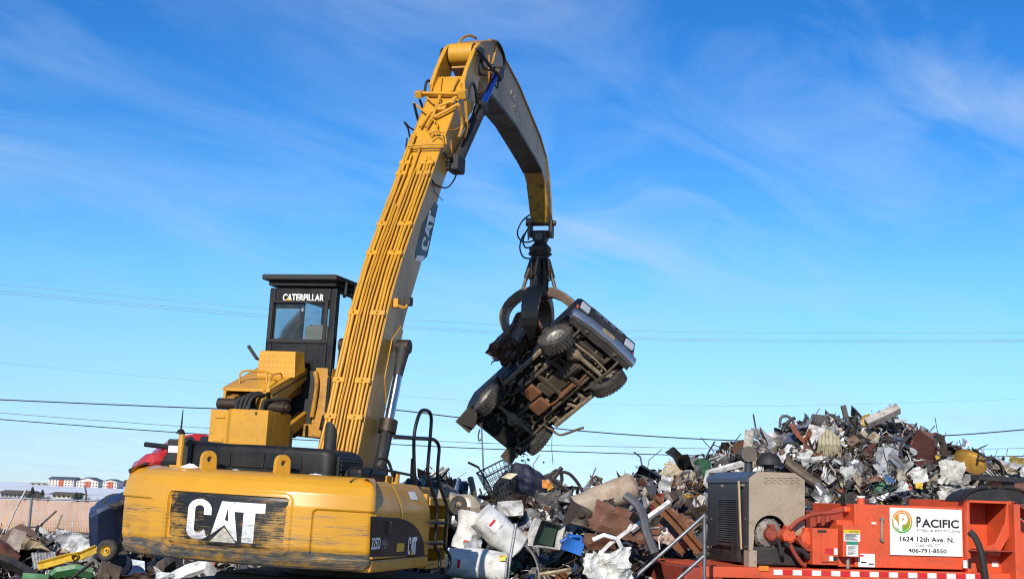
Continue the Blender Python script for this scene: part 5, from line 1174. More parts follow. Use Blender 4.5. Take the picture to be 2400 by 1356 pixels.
bx('decal', 2312,2321,1196,1217,.612,.004,M_ink,FRM,0); bx('decal', 2314,2319,1199,1208,.607,.004,M_sign,FRM,0)
bx('decal', 2258,2267,1312,1330,.005,.004,M_twht,FRM,0); bx('decal', 2270,2276,1308,1330,.005,.004,M_ink,FRM,0); bx('decal', 2325,2340,1315,1327,.24,.004,M_twht,FRM,0)
bh([(2272,1244,.0),(2285,1258,-.05),(2297,1285,-.12),(2305,1320,-.15),(2312,1370,-.15)], .05, M_rub)
# hydraulic main pipe behind tank, and red fittings
bh([(1950,1200,.6),(1985,1192,.6),(2003,1196,.4)], .05, M_red, 'pipe')
# pipe stair rail standing in front of the baler
M_galv = MAT('galvanised_pipe', (.20,.21,.23), .45, .7, .2, (.07,.06,.05), .5, 5, bump=.1)
st_ = empty('stair_railing', P(1560,1356,18.6).xyz * Vector((1,1,0)) if False else Vector((P(1560,1356,18.6).x, 18.6, 0)))
tag(st_, 'grey pipe stair railing leaning up to the baler deck', 'railing')
_loc = Vector(st_.location)
for nm, q in (('handrail', [(1470,1368),(1560,1288),(1652,1206)]), ('midrail', [(1540,1400),(1600,1346),(1650,1302)]), ('post', [(1651,1204),(1651,1300),(1650,1440)]), ('post', [(1487,1352),(1487,1440)])):
    MB().tube([P(a,b,18.6)-_loc for a,b in q], .028, 10).build(nm, M_galv, st_, smooth=50)
# ---------------------------------------------------------------- ground, far buildings, fence, wires
def ground_mat():
    m, nt, b, out = _nodes('snowy_ground'); q = NT(nt); co = q.coord('Object')
    sp = q.n('ShaderNodeSeparateXYZ'); q.l(co, sp.inputs[0])
    n1 = q.noise(co, .25, 8, .6); n2 = q.noise(co, 2.5, 8, .65); nb = q.noise(q.coord('Object',(.012,.05,1)), 1.0, 6, .6)
    dirt = q.mix(q.rng(n2,.3,.7), (.085,.066,.048), (.17,.14,.11)); dirt = q.mix(q.rng(n1,.52,.60), dirt, (.72,.74,.78))
    snow = q.mix(q.rng(n2,.35,.7), (.74,.77,.83), (.84,.86,.90)); snow = q.mix(q.math('MULTIPLY', q.rng(nb,.52,.70), .75), snow, (.24,.19,.13))
    q.l(q.mix(q.rng(sp.outputs[1], 56, 75), dirt, snow), b.inputs['Base Color']); b.inputs['Roughness'].default_value = .9
    q.bump(b, n2, .5, .05); return m
def gz(x, y):
    if y < 55: return 0.0
    t = min(1, (y-55)/60); z = -.45*t
    if y > 250: z += .5*min(1,(y-250)/500)*mnoise.noise(Vector((x*.006, y*.004, 1)))
    return z
mb = MB(); ys = [-60,-20,0,10,20,30,40,50,55,62,70,85,110,150,200,260,330,420,520,640,780,950,1200,1600,2200,3000]
xs = [-1.0+2.0*i/60 for i in range(61)]
vs = [Vector((x*(90+abs(y)*.9), y, gz(x*(90+abs(y)*.9), y))) for y in ys for x in xs]; k = 61
mb.add(vs, [(j*k+i, j*k+i+1, (j+1)*k+i+1, (j+1)*k+i) for j in range(len(ys)-1) for i in range(60)])
tag(mb.build('ground', ground_mat(), None, smooth=60), None, kind='structure')
M_bwall = MAT('pale_wall', (.55,.51,.47), .8, damt=.15, bump=0); M_bred = MAT('red_panel', (.42,.10,.055), .8, damt=.1, bump=0)
M_broof = MAT('blue_grey_roof', (.085,.115,.15), .6, damt=.1, bump=0); M_bdark = MAT('dark_glazing', (.03,.035,.045), .2, damt=0, bump=0)
M_bgrey = MAT('grey_wall', (.30,.29,.28), .8, bump=0); M_brown2 = MAT('brown_roof', (.12,.085,.06), .85, bump=0)
def far_frame(px, py, Y): p = P(px, py, Y); return p, Y/FPX
def building(px0, px1, pyt, pyb, Y, depth, name, label, wall, roof, gable=False, wins=((0.1,.35),), panels=(), rows=2, cols=8, eave=.6, ridge_frac=.3):
    a, b = P(px0, pyb, Y), P(px1, pyt, Y); w = b.x-a.x; zb = gz(a.x, Y); h = b.z-zb
    e = empty(name, (a.x, Y, zb)); tag(e, label, 'building', 'buildings across the snow field')
    hw = h*(1-ridge_frac)
    MB().box(0,w,0,depth,0,hw).build('wall', wall, e)
    if gable: MB().prism([(-eave,hw),(w/2,h),(w+eave,hw),(w/2,h-.35)], -eave, depth+eave, frame((0,0,0),(1,0,0),(0,0,1)) @ Matrix.Scale(-1,4,(0,0,1))).build('roof', roof, e); MB().prism([(0,hw),(w,hw),(w/2,h-.35)], 0, .2, frame((0,0,0),(1,0,0),(0,0,1)) @ Matrix.Scale(-1,4,(0,0,1))).build('gable_wall', wall, e)
    else:
        mb = MB(); mb.add([(-eave,-eave,hw),(w+eave,-eave,hw),(w+eave,depth*.5,h),(-eave,depth*.5,h),(-eave,depth+eave,hw),(w+eave,depth+eave,hw)], [(0,1,2,3),(3,2,5,4),(0,3,4),(1,5,2)]); mb.build('roof', roof, e)
    for u0, u1 in panels: MB().box(u0*w,u1*w,-.12,0,0,hw*.98).build('panel', M_bred, e)
    for r in range(rows):
        for c in range(cols):
            u = (c+.5)/cols
            MB().box(u*w-w/cols*.17,u*w+w/cols*.17,-.18,-.02,hw*(r+.3)/rows,hw*(r+.72)/rows).build('window', M_bdark, e)
    return e
building(113,174,1117,1139,700,12,'apartment_block','long pale three storey block with grey roof and red panel','' or M_bwall,M_broof,False,panels=((.40,.60),),rows=3,cols=8,ridge_frac=.28)
building(178,231,1118,1141,690,14,'community_hall','gabled pale hall with dark glazed entrance and red base',M_bwall,M_broof,True,panels=((.40,.66),),rows=2,cols=7,ridge_frac=.42)
building(240,275,1122,1142,680,12,'town_house','red and pale house with low grey gable at the end of the row',M_bwall,M_broof,True,panels=((.35,.75),),rows=2,cols=5)
building(166,184,1126,1140,705,10,'link_block','low dark red block between the long block and the gabled hall',M_bred,M_broof,False,rows=1,cols=4)
building(70,112,1131,1139,720,10,'storage_shed','low pale flat shed beside the long pale block',M_bgrey,M_bwall,False,rows=1,cols=3,ridge_frac=.12)
building(1,60,1149,1167,190,6,'farm_shed','long low shed with dark weathered roof behind the tan fence',M_bgrey,M_brown2,False,rows=1,cols=6,ridge_frac=.45)
building(122,167,1153,1168,200,6,'small_house','small cream house with brown roof behind the tan fence',MAT('cream_wall',(.5,.45,.33),.8,bump=0),M_brown2,False,rows=1,cols=4,ridge_frac=.4)
M_fir = MAT('fir_needles', (.035,.055,.035), .9, 0, .4, damt=.3, bump=0); M_bark = MAT('bark', (.10,.075,.055), .9, bump=.3)
def fir(px, pyt, pyb, Y, label, wd=.42, bare=False):
    a, b = P(px, pyb, Y), P(px, pyt, Y); z0_ = gz(a.x, Y); h = b.z-z0_; e = empty('fir_tree' if not bare else 'bare_tree', (a.x, Y, z0_)); tag(e, label, 'tree', 'trees behind the tan fence')
    r = random.Random(int(px*7)); MB().tube([(0,0,0),(0,0,h*(.98 if not bare else .4))], [h*.02,h*.006], 6).build('trunk', M_bark, e)
    mb = MB()
    if not bare:
        for k in range(420):
            t = r.random()**.8; z = h*(.12+.88*t); rad = h*wd*.5*(1-t)**.85*r.uniform(.3,1.05)+.03; an = r.uniform(0,6.28); c = Vector((rad*math.cos(an), rad*math.sin(an), z-.15*rad)); s_ = h*.11*r.uniform(.6,1.4)*(1.1-t*.6)
            d = Vector((math.cos(an), math.sin(an), -.35)); w = Vector((-math.sin(an), math.cos(an), r.uniform(-.3,.3)))
            mb.add([c-d*s_*.6, c+w*s_*.5, c+d*s_, c-w*s_*.5+Vector((0,0,.2*s_))], [(0,1,2,3)])
        mb.build('crown', M_fir, e)
    else:
        for k in range(150):
            p = Vector((0,0,h*r.uniform(.1,.4))); an = r.uniform(0,6.28); el = r.uniform(.3,1.4); L = h*r.uniform(.3,.65); q = p + Vector((math.cos(an)*math.cos(el)*wd*1.6, math.sin(an)*math.cos(el)*wd, math.sin(el)))*L
            mb.tube([p, p.lerp(q,.5)+Vector((r.uniform(-1,1),0,r.uniform(-1,1)))*L*.06, q], [h*.008,h*.005,h*.002], 3)
        mb.build('crown', M_bark, e)
fir(74,1140,1170,170,'dark pointed fir behind the tan fence beside the farm shed',.62); fir(98,1146,1170,175,'short dark fir among bare bushes behind the tan fence',.6)
fir(178,1152,1172,160,'small dark fir behind the tan fence beside the small house',.7); fir(188,1158,1172,165,'lowest dark fir beside a taller fir behind the tan fence',.8)
for px, py, l in ((88,1149,'bare bush between the two firs by the farm shed'),(112,1154,'bare bush against the small cream house'),(205,1156,'bare bush between fir and leaning pole'),(232,1161,'bare bush at the far end of the tan fence'),(58,1158,'bare bush beside the pointed fir at the shed end')): fir(px,py,1172,150,l,.9,True)
e = P(203,1168,165); mb = MB(); mb.tube([(e.x,e.y,gz(e.x,165)), P(202,1155,165), P(199,1138,165)], [.16,.13,.09], 6); tag(mb.build('leaning_pole', M_bark), 'leaning weathered pole behind the tan fence', 'pole')
# chain link fence with tan slats
FY = 54.0
M_slat = MAT('tan_slat', (.50,.315,.20), .8, 0, .14, (.30,.19,.12), .4, .8, bump=.05)
fa, fb = P(-420,1150,FY), P(480,1182,FY); FZ = (P(0,1166,FY).z + P(250,1173,FY).z)/2
FEN = empty('slatted_fence', (fa.x, FY, 0)); tag(FEN, 'tan slatted chain link fence with grey posts', 'fence')
mb = MB(); n = int((fb.x-fa.x)/.068)
rf_ = random.Random(5)
for k in range(n):
    x = k*.068; y = .012*math.sin(k*1.3)+rf_.uniform(-.006,.006); mb.box(x, x+.052, y, y+.012, -.1, FZ-.05-rf_.uniform(0,.02))
tag(mb.build('slat_infill', M_slat, FEN), None, kind='stuff')
MB().tube([(0,-.03,FZ),(fb.x-fa.x,-.03,FZ)], .03, 8).build('top_rail', M_galv, FEN, smooth=50)
px0 = P(75,1168,FY).x-fa.x
for k in range(-4, 6):
    x = px0 + 3.08*k
    if 0 < x < fb.x-fa.x: MB().cyl((x,-.05,-.3),(x,-.05,FZ+.06),.05,n=8).build('post', M_galv, FEN, smooth=50)
# overhead wires and the pole behind the boom
M_wire = MAT('dark_cable', (.035,.035,.04), .7, damt=0, bump=0); M_wirel = MAT('grey_cable', (.16,.17,.19), .7, damt=0, bump=0)
M_pole = MAT('pale_pole', (.30,.24,.18), .85, bump=.2)
POLE = MB(); pp = P(893,958,62); POLE.tube([(pp.x,62,0),(pp.x,62,pp.z+.1)], [.17,.13], 10); tag(POLE.build('utility_pole', M_pole, None, smooth=50), 'pale wooden utility pole rising behind the boom cylinder', 'utility pole')
def wire(pts, Y, r, mat, label):
    q = smooth_path([P(a, b, Y) for a, b in pts], 8); tag(MB().tube(q, r, 5).build('overhead_wire', mat, None, smooth=60), label, 'wire', 'overhead wires')
wire([(-500,912),(0,936),(480,956),(700,960),(893,958),(1070,977),(1350,1008),(1640,1028),(1900,1034),(2213,1020),(2400,1006),(2900,960)], 62, .030, M_wire, 'thick twisted cable strung over the pale pole, highest of the three lower wires')
wire([(-500,928),(0,967),(480,1002),(927,1028),(1202,1040),(1500,1047),(1700,1051),(2000,1053),(2320,1051),(2900,1040)], 64, .016, M_wirel, 'thin grey cable in the middle of the three lower wires')
wire([(-500,940),(0,982),(480,1017),(872,1038),(1193,1053),(1680,1068),(2000,1071),(2330,1069),(2900,1058)], 62, .024, M_wire, 'dark straight cable, lowest of the overhead wires')
wire([(-500,610),(0,666),(620,723),(980,750),(1480,775),(2000,780),(2400,780),(2900,772)], 115, .013, M_wirel, 'highest of three faint wires crossing the upper sky')
wire([(-500,625),(0,681),(620,738),(980,766),(1480,791),(2000,796),(2400,796),(2900,788)], 115, .016, M_wirel, 'middle one of three faint wires crossing the upper sky')
wire([(-500,631),(0,687),(620,744),(980,771),(1480,796),(2000,801),(2400,801),(2900,793)], 116, .016, M_wirel, 'lowest of three faint wires crossing the upper sky')
wire([(-500,800),(0,850),(480,893),(1090,937),(1700,951),(2000,947),(2400,933),(2900,900)], 120, .010, M_wirel, 'faintest single wire between the upper and lower sets')
# ---------------------------------------------------------------- scrap
def scrap_mat(name, source):
    m, nt, b, out = _nodes(name); q = NT(nt); co = q.coord('Object')
    if source == 'object':
        oi = q.n('ShaderNodeObjectInfo'); base, al = oi.outputs['Color'], oi.outputs['Alpha']
        off = q.n('ShaderNodeVectorMath', operation='ADD'); q.l(co, off.inputs[0]); cb = q.n('ShaderNodeCombineXYZ'); q.l(q.math('MULTIPLY', oi.outputs['Random'], 50.0), cb.inputs[0]); q.l(cb.outputs[0], off.inputs[1]); co = off.outputs[0]
    else:
        at = q.n('ShaderNodeAttribute'); at.attribute_name = 'Col'; base, al = at.outputs['Color'], at.outputs['Alpha']
    n1 = q.noise(co, 3.0, 6, .6); n2 = q.noise(co, 5.5, 9, .72, .6); n3 = q.noise(co, 16, 6, .65)
    hv = q.n('ShaderNodeHueSaturation'); q.l(q.rng(n1,.25,.75,.72,1.16), hv.inputs['Value']); q.l(base, hv.inputs['Color'])
    c = q.mix(q.math('MULTIPLY', q.rng(n2,.47,.68), .80), hv.outputs[0], (.060,.042,.030))
    c = q.mix(q.math('MULTIPLY', q.rng(n3,.60,.72), .6), c, (.11,.045,.020))
    q.l(c, b.inputs['Base Color']); q.l(q.math('MULTIPLY', al, q.rng(n2,.65,.45)), b.inputs['Metallic']); q.l(q.rng(n1,.3,.7,.34,.66), b.inputs['Roughness'])
    q.bump(b, q.noise(co, 14, 6, .6), .3, .02); return m
M_so = scrap_mat('scrap_metal', 'object'); M_sa = scrap_mat('scrap_mixed', 'attr')
PAL = {'white':(.66,.65,.62,.0),'pale grey':(.42,.42,.42,.1),'silver':(.46,.47,.49,.85),'dark grey':(.075,.076,.080,.2),'black':(.016,.016,.018,0),'rusty brown':(.125,.058,.034,.05),
       'dark brown':(.060,.042,.032,.1),'beige':(.42,.35,.25,0),'maroon':(.10,.035,.030,.0),'blue':(.035,.12,.36,0),'green':(.03,.12,.06,0),'red':(.42,.035,.025,0),'yellow':(.56,.36,.04,0),'orange':(.45,.14,.04,0),'slate blue':(.09,.12,.18,.1)}
PW = [('white',13),('pale grey',12),('silver',13),('dark grey',19),('black',17),('rusty brown',10),('dark brown',15),('beige',7),('maroon',2),('slate blue',3),('blue',.5),('green',.7),('red',.4),('yellow',.5),('orange',.5)]
def pick(r): return r.choices([a for a, _ in PW], [b for _, b in PW])[0]
def jig(c, r, a=.16):
    k = r.uniform(1-a, 1+a*.7); return (min(.85,c[0]*k*r.uniform(.95,1.05)), min(.85,c[1]*k), min(.85,c[2]*k*r.uniform(.94,1.05)), c[3])
def fold_sheet(w, h, nx, ny, r, folds=3, maxa=1.5, th=.006, rough=.02):
    g = [[Vector(((i/nx-.5)*w, (j/ny-.5)*h, 0)) for i in range(nx+1)] for j in range(ny+1)]
    # ragged outline
    for j in range(ny+1):
        for i in range(nx+1):
            if i in (0,nx) or j in (0,ny): g[j][i] *= r.uniform(.86,1.05)
    flat = [v.copy() for row in g for v in row]; pts = [v for row in g for v in row]
    for _ in range(folds):
        a = r.uniform(0,math.pi); n = Vector((math.cos(a),math.sin(a),0)); c = r.uniform(-.32,.32)*min(w,h)*1.3; ang = r.uniform(.3,maxa)*r.choice((-1,1)); ax = Vector((-n.y,n.x,0)); o = n*c
        R = Matrix.Rotation(ang,3,ax)
        for k, f in enumerate(flat):
            if f.dot(n) > c: pts[k] = o + R @ (pts[k]-o)
    s = r.uniform(0,50)
    for k, f in enumerate(flat):
        rd = 1-2*abs(mnoise.noise(f*3.2+Vector((s,s,0)))) ; r2 = 1-2*abs(mnoise.noise(f*8+Vector((0,s,s))))
        pts[k] = pts[k] + Vector((mnoise.noise(f*4+Vector((s,0,0))), mnoise.noise(f*4+Vector((0,s,0))), mnoise.noise(f*5+Vector((0,0,s)))*1.2 + rd*1.5 + r2*.6))*rough
    k = nx+1; F = [(j*k+i,j*k+i+1,(j+1)*k+i+1,(j+1)*k+i) for j in range(ny) for i in range(nx)]
    nrm = [Vector((0,0,0)) for _ in pts]
    for f in F:
        n = (pts[f[1]]-pts[f[0]]).cross(pts[f[2]]-pts[f[0]])
        for i in f: nrm[i] += n
    V_ = pts + [p - (n.normalized() if n.length > 1e-9 else Vector((0,0,1)))*th for p, n in zip(pts, nrm)]; N = len(pts)
    rim = list(range(nx)) ; E = [(i,i+1) for i in range(nx)] + [(j*k+nx,(j+1)*k+nx) for j in range(ny)] + [(ny*k+i+1,ny*k+i) for i in range(nx)] + [((j+1)*k,j*k) for j in range(ny)]
    return V_, F + [tuple(N+i for i in f[::-1]) for f in F] + [(b,a,N+a,N+b) for a, b in E]
def sweep(profile, path, closed=True):
    """2D profile carried along a path"""
    path = [Vector(p) for p in path]; rings = []; prev = None
    for i, p in enumerate(path):
        t = (path[min(i+1,len(path)-1)]-path[max(i-1,0)]).normalized()
        a = t.orthogonal().normalized() if prev is None else (prev - t*prev.dot(t)).normalized()
        prev = a; b = t.cross(a); rings.append([p + a*x + b*y for x, y in profile])
    n = len(profile); vs = [v for q in rings for v in q]; fs = []
    for j in range(len(rings)-1):
        for i in range(n if closed else n-1): i2 = (i+1)%n; fs.append((j*n+i,j*n+i2,(j+1)*n+i2,(j+1)*n+i))
    if closed: fs += [tuple(range(n-1,-1,-1)), tuple((len(rings)-1)*n+i for i in range(n))]
    return vs, fs
def prof(kind, s, t=.008):
    if kind == 'angle': return [(0,0),(s,0),(s,t),(t,t),(t,s),(0,s)]
    if kind == 'channel': return [(0,0),(s,0),(s,t),(t,t),(t,s*1.6),(s,s*1.6),(s,s*1.6+t),(0,s*1.6+t)]
    if kind == 'box': return [(-s/2,-s/2),(s/2,-s/2),(s/2,s/2),(-s/2,s/2)]
    if kind == 'ibeam': return [(-s,-s),(s,-s),(s,-s+t),(t/2,-s+t),(t/2,s-t),(s,s-t),(s,s),(-s,s),(-s,s-t),(-t/2,s-t),(-t/2,-s+t),(-s,-s+t)]
    return [(-s,-t),(s,-t),(s,t),(-s,t)]     # strip
def bent(L, n, r, amt):
    p = Vector((0,0,0)); d = Vector((1,0,0)); out = [p.copy()]
    for _ in range(n):
        d = (d + Vector((0, r.gauss(0,amt), r.gauss(0,amt)))).normalized(); p = p + d*L/n; out.append(p.copy())
    c = sum(out, Vector())/len(out); return [q-c for q in out]
def round_prof(s, n=8): return [(s*math.cos(2*math.pi*k/n), s*math.sin(2*math.pi*k/n)) for k in range(n)]
def can(rad, L, r, dent=.12, n=18, m=8, ends=True):
    s = r.uniform(0,99); rings = []
    for j in range(m+1):
        x = -L/2+L*j/m; ring = []
        for k in range(n):
            a = 2*math.pi*k/n; q = rad*(1 + dent*mnoise.noise(Vector((math.cos(a)*1.4+s, math.sin(a)*1.4, x/rad*.9)))*1.6); ring.append(Vector((x, q*math.cos(a), q*math.sin(a))))
        rings.append(ring)
    vs = [v for q in rings for v in q]; fs = [(j*n+i,j*n+(i+1)%n,(j+1)*n+(i+1)%n,(j+1)*n+i) for j in range(m) for i in range(n)]
    if ends: fs += [tuple(range(n-1,-1,-1)), tuple(m*n+i for i in range(n))]
    return vs, fs
def dented_box(w, d, h, r, amp=.06, open_=True, k=5):
    vs = []; fs = []; s = r.uniform(0,99)
    faces = [((-1,-1,-1),(2,0,0),(0,0,2)),((1,-1,-1),(0,2,0),(0,0,2)),((1,1,-1),(-2,0,0),(0,0,2)),((-1,1,-1),(0,-2,0),(0,0,2)),((-1,-1,1),(2,0,0),(0,2,0)),((-1,1,-1),(2,0,0),(0,-2,0))]
    for fi, (o, u, v) in enumerate(faces):
        if open_ and fi == 0: continue
        b = len(vs)
        for j in range(k+1):
            for i in range(k+1):
                p = Vector(o) + Vector(u)*(i/k) + Vector(v)*(j/k); q = Vector((p.x*w/2,p.y*d/2,p.z*h/2))
                q += Vector((mnoise.noise(q*2.2+Vector((s,0,0))), mnoise.noise(q*2.2+Vector((0,s,0))), mnoise.noise(q*2.2+Vector((0,0,s)))))*amp*2; vs.append(q)
        fs += [(b+j*(k+1)+i,b+j*(k+1)+i+1,b+(j+1)*(k+1)+i+1,b+(j+1)*(k+1)+i) for j in range(k) for i in range(k)]
    return vs, fs
LIB = {}
def curved_panel(r, w, h, n=12, m=8):
    R = r.uniform(.25,.7); tw = r.uniform(-.5,.5); s = r.uniform(0,99); lip = r.uniform(.02,.06)
    def fn(u, v):
        a = (u-.5)*w/R; x = R*math.sin(a); z = R*math.cos(a)-R; y = (v-.5)*h*(1-.25*abs(u-.5)*r_k)
        q = Vector((x, y, z + (lip if v in (0,1) else 0))); q = Matrix.Rotation(tw*(v-.5),3,'Y') @ q
        rd = 1-2*abs(mnoise.noise(q*3.5+Vector((s,0,0)))); return q + Vector((0,0,rd*.045+.03*mnoise.noise(q*6+Vector((0,s,0)))))
    r_k = r.uniform(0,1.2); mb = MB(); mb.grid(fn, n, m); return mb
def corrugated(r, w, h):
    s = r.uniform(0,99); k = r.choice((6,8,10))
    def fn(u, v):
        q = Vector(((u-.5)*w, (v-.5)*h, .022*math.sin(u*k*2*math.pi))); b = .25*(v-.5)**2*r_b; return q + Vector((0,0,b + .05*(1-2*abs(mnoise.noise(q*2.5+Vector((s,0,0)))))))
    r_b = r.uniform(-2,2); return MB().grid(fn, k*4, 6)
def tangle(r, n=7):
    mb = MB()
    for _ in range(n): mb.tube(smooth_path([(r.gauss(0,.22),r.gauss(0,.18),r.gauss(0,.12)) for _ in range(6)],5), r.uniform(.006,.012), 4)
    return mb
def hoop(r):
    R = r.uniform(.18,.30); mb = MB(); sq = r.uniform(.6,1)
    mb.tube([Vector((R*math.cos(a), R*sq*math.sin(a), .06*math.sin(2*a+1))) for a in [5.6*k/24 for k in range(25)]], r.uniform(.012,.022), 6); return mb
def hubdisc(r):
    R = r.uniform(.13,.2); mb = MB(); mb.lathe([(.03,.06),(.06,.06),(.07,.02),(R*.8,.015),(R*.85,.05),(R,.05),(R,-.02),(.03,-.02),(.03,.06)], None, 18); return mb
def rack(r):
    w, h = r.uniform(.4,.6), r.uniform(.3,.42); mb = MB(); s = r.uniform(0,9); f = lambda x, y: Vector((x, y, .12*math.sin(x*3+s)+.08*math.sin(y*5)))
    for k in range(9): x = (k/8-.5)*w; mb.tube([f(x,-h/2),f(x,0),f(x,h/2)], .006, 4)
    for y in (-h/2,0,h/2): mb.tube([f((k/6-.5)*w,y) for k in range(7)], .009, 4)
    return mb
def lib():
    r = random.Random(11); L = []
    for i in range(16): L.append(('sheet',MB().add(*fold_sheet(r.uniform(.4,.85), r.uniform(.3,.65), 13, 10, r, r.randint(2,5), 1.7, .005, .055))))
    for i in range(4): L.append(('sheet',MB().add(*fold_sheet(r.uniform(.45,.8), r.uniform(.2,.4), 10, 6, r, r.randint(1,2), .9, .006, .02))))
    for i in range(8): L.append(('panel',curved_panel(r, r.uniform(.5,1.0), r.uniform(.3,.6))))
    for i in range(3): L.append(('corrugated',corrugated(r, r.uniform(.5,.8), r.uniform(.4,.8))))
    for i in range(5): L.append(('strip',MB().add(*sweep(prof('strip',r.uniform(.02,.05),.003), smooth_path(bent(r.uniform(.6,1.2),6,r,.6),3)))))
    for i in range(5): L.append(('beam',MB().add(*sweep(prof(r.choice(['angle','channel','box']),r.uniform(.035,.065)), bent(r.uniform(.5,1.1),4,r,.15)))))
    for i in range(4): L.append(('pipe',MB().add(*sweep(round_prof(r.uniform(.014,.03)), smooth_path(bent(r.uniform(.6,1.2),4,r,.45),3)))))
    for i in range(3): L.append(('can',MB().add(*can(r.uniform(.12,.18),r.uniform(.35,.5),r,.25,16,8))))
    for i in range(4): L.append(('casing',MB().add(*dented_box(r.uniform(.35,.6),r.uniform(.3,.5),r.uniform(.3,.5),r,.09))))
    for i in range(3): L.append(('tangle',tangle(r)))
    for i in range(2): L.append(('hoop',hoop(r))); L.append(('hub',hubdisc(r))); L.append(('rack',rack(r)))
    for i, (k, mb) in enumerate(L):
        me = mb.mesh(k, M_so)
        if k in ('can','pipe','panel','hoop','hub'): me.polygons.foreach_set('use_smooth',[True]*len(me.polygons)); me.set_sharp_from_angle(angle=math.radians(38 if k != 'panel' else 24))
        LIB.setdefault(k, []).append(me)
lib()
def lerp_poly(poly, x):
    for (a, b), (c, d) in zip(poly, poly[1:]):
        if a <= x <= c: return b + (d-b)*(x-a)/(c-a)
    return poly[0][1] if x < poly[0][0] else poly[-1][1]
class Pile:
    """a heap: v = 0 at the toe on the ground, 1 along the ridge seen against the sky; goes down again behind"""
    def __init__(s, sil, yt, yr): s.sil, s.yt, s.yr = sil, yt, yr
    def pt(s, px, v):
        top = P(px, lerp_poly(s.sil, px), s.yr); toe = P(px, 1165+(px-1200)*.034, s.yt if not callable(s.yt) else s.yt(px)); toe.z = -.1
        f = min(v, 1); p = toe.lerp(top, f); p.z = -.1 + (top.z-.12+.1)*math.sin(f*math.pi/2)**.8
        if v > 1: p.y += (v-1)*s.yr*.25; p.x *= p.y/(p.y-(v-1)*s.yr*.25); p.z = top.z-.12 - (v-1)*(top.z+.1)
        return p
    def mound(s, name, x0, x1, n=60):
        mb = MB(); rows = [0,.12,.25,.4,.55,.7,.85,1,1.3,1.7,2.0]
        def f(px, v):
            p = s.pt(px, v); return p + Vector((mnoise.noise(p*1.3), mnoise.noise(p*1.3+Vector((7,0,0))), mnoise.noise(p*1.5+Vector((0,9,0)))))*.14
        vs = [f(x0+(x1-x0)*i/n, v) for v in rows for i in range(n+1)]; k = n+1
        mb.add(vs, [(j*k+i,j*k+i+1,(j+1)*k+i+1,(j+1)*k+i) for j in range(len(rows)-1) for i in range(n)])
        return tag(mb.build(name, M_mound, None), None, kind='structure')
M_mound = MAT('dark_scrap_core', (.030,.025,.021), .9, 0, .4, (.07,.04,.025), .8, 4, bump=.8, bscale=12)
RIGHT = Pile([(1480,1150),(1560,1120),(1640,1092),(1700,1066),(1760,1058),(1800,1042),(1840,1018),(1870,1000),(1920,992),(1990,990),(2050,990),(2095,990),(2140,1020),(2200,1050),(2240,1062),(2290,1080),(2340,1092),(2400,1105),(2520,1120)], 22.6, 27.0)
MID = Pile([(930,1190),(1000,1135),(1060,1150),(1090,1180),(1130,1185),(1170,1172),(1210,1150),(1260,1135),(1300,1150),(1345,1178),(1400,1160),(1450,1140),(1500,1122),(1560,1118),(1620,1105),(1680,1098),(1760,1090)], lambda px: 17.6 if px < 1420 else 17.6+5.0*min(1,(px-1420)/170), 24.8)
LEFT = Pile([(-260,1262),(-60,1258),(0,1262),(60,1258),(130,1262),(200,1268),(260,1280),(330,1296),(480,1300),(620,1304),(760,1310)], 18.3, 23.5)
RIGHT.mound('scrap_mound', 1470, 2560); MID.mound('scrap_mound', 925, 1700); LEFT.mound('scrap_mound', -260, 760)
HEAP = {'right': (RIGHT, 'in the heap behind the baler'), 'mid': (MID, 'in the heap beside the excavator ladder'), 'left': (LEFT, 'in the low heap before the tan fence')}
    
KIND = {'sheet':('scrap_sheet','crumpled','sheet metal','metal sheet'),'panel':('body_sheet','curved','body panel','metal panel'),'corrugated':('corrugated_sheet','buckled','corrugated sheet','metal sheet'),'strip':('scrap_strip','curled','metal strip','metal strip'),
        'beam':('steel_section','bent','steel section','steel section'),'pipe':('scrap_pipe','bent','pipe','pipe'),'can':('scrap_drum','dented','small drum','drum'),'casing':('scrap_casing','battered open','appliance casing','casing'),
        'tangle':('wire_tangle','loose','tangle of wire','wire'),'hoop':('metal_hoop','open','hoop','hoop'),'hub':('wheel_hub','round','wheel hub','wheel hub'),'rack':('wire_rack','bent','wire rack','rack')}
def surf_frame(pile, px, v):
    p = pile.pt(px, v); a = pile.pt(px+12, v)-p; b = pile.pt(px, min(1,v+.04))-pile.pt(px, min(1,v+.04)-.08); n = a.cross(b).normalized()
    if n.y > 0: n = -n
    n = (n + Vector((0,-.25,.1))).normalized(); return p, n
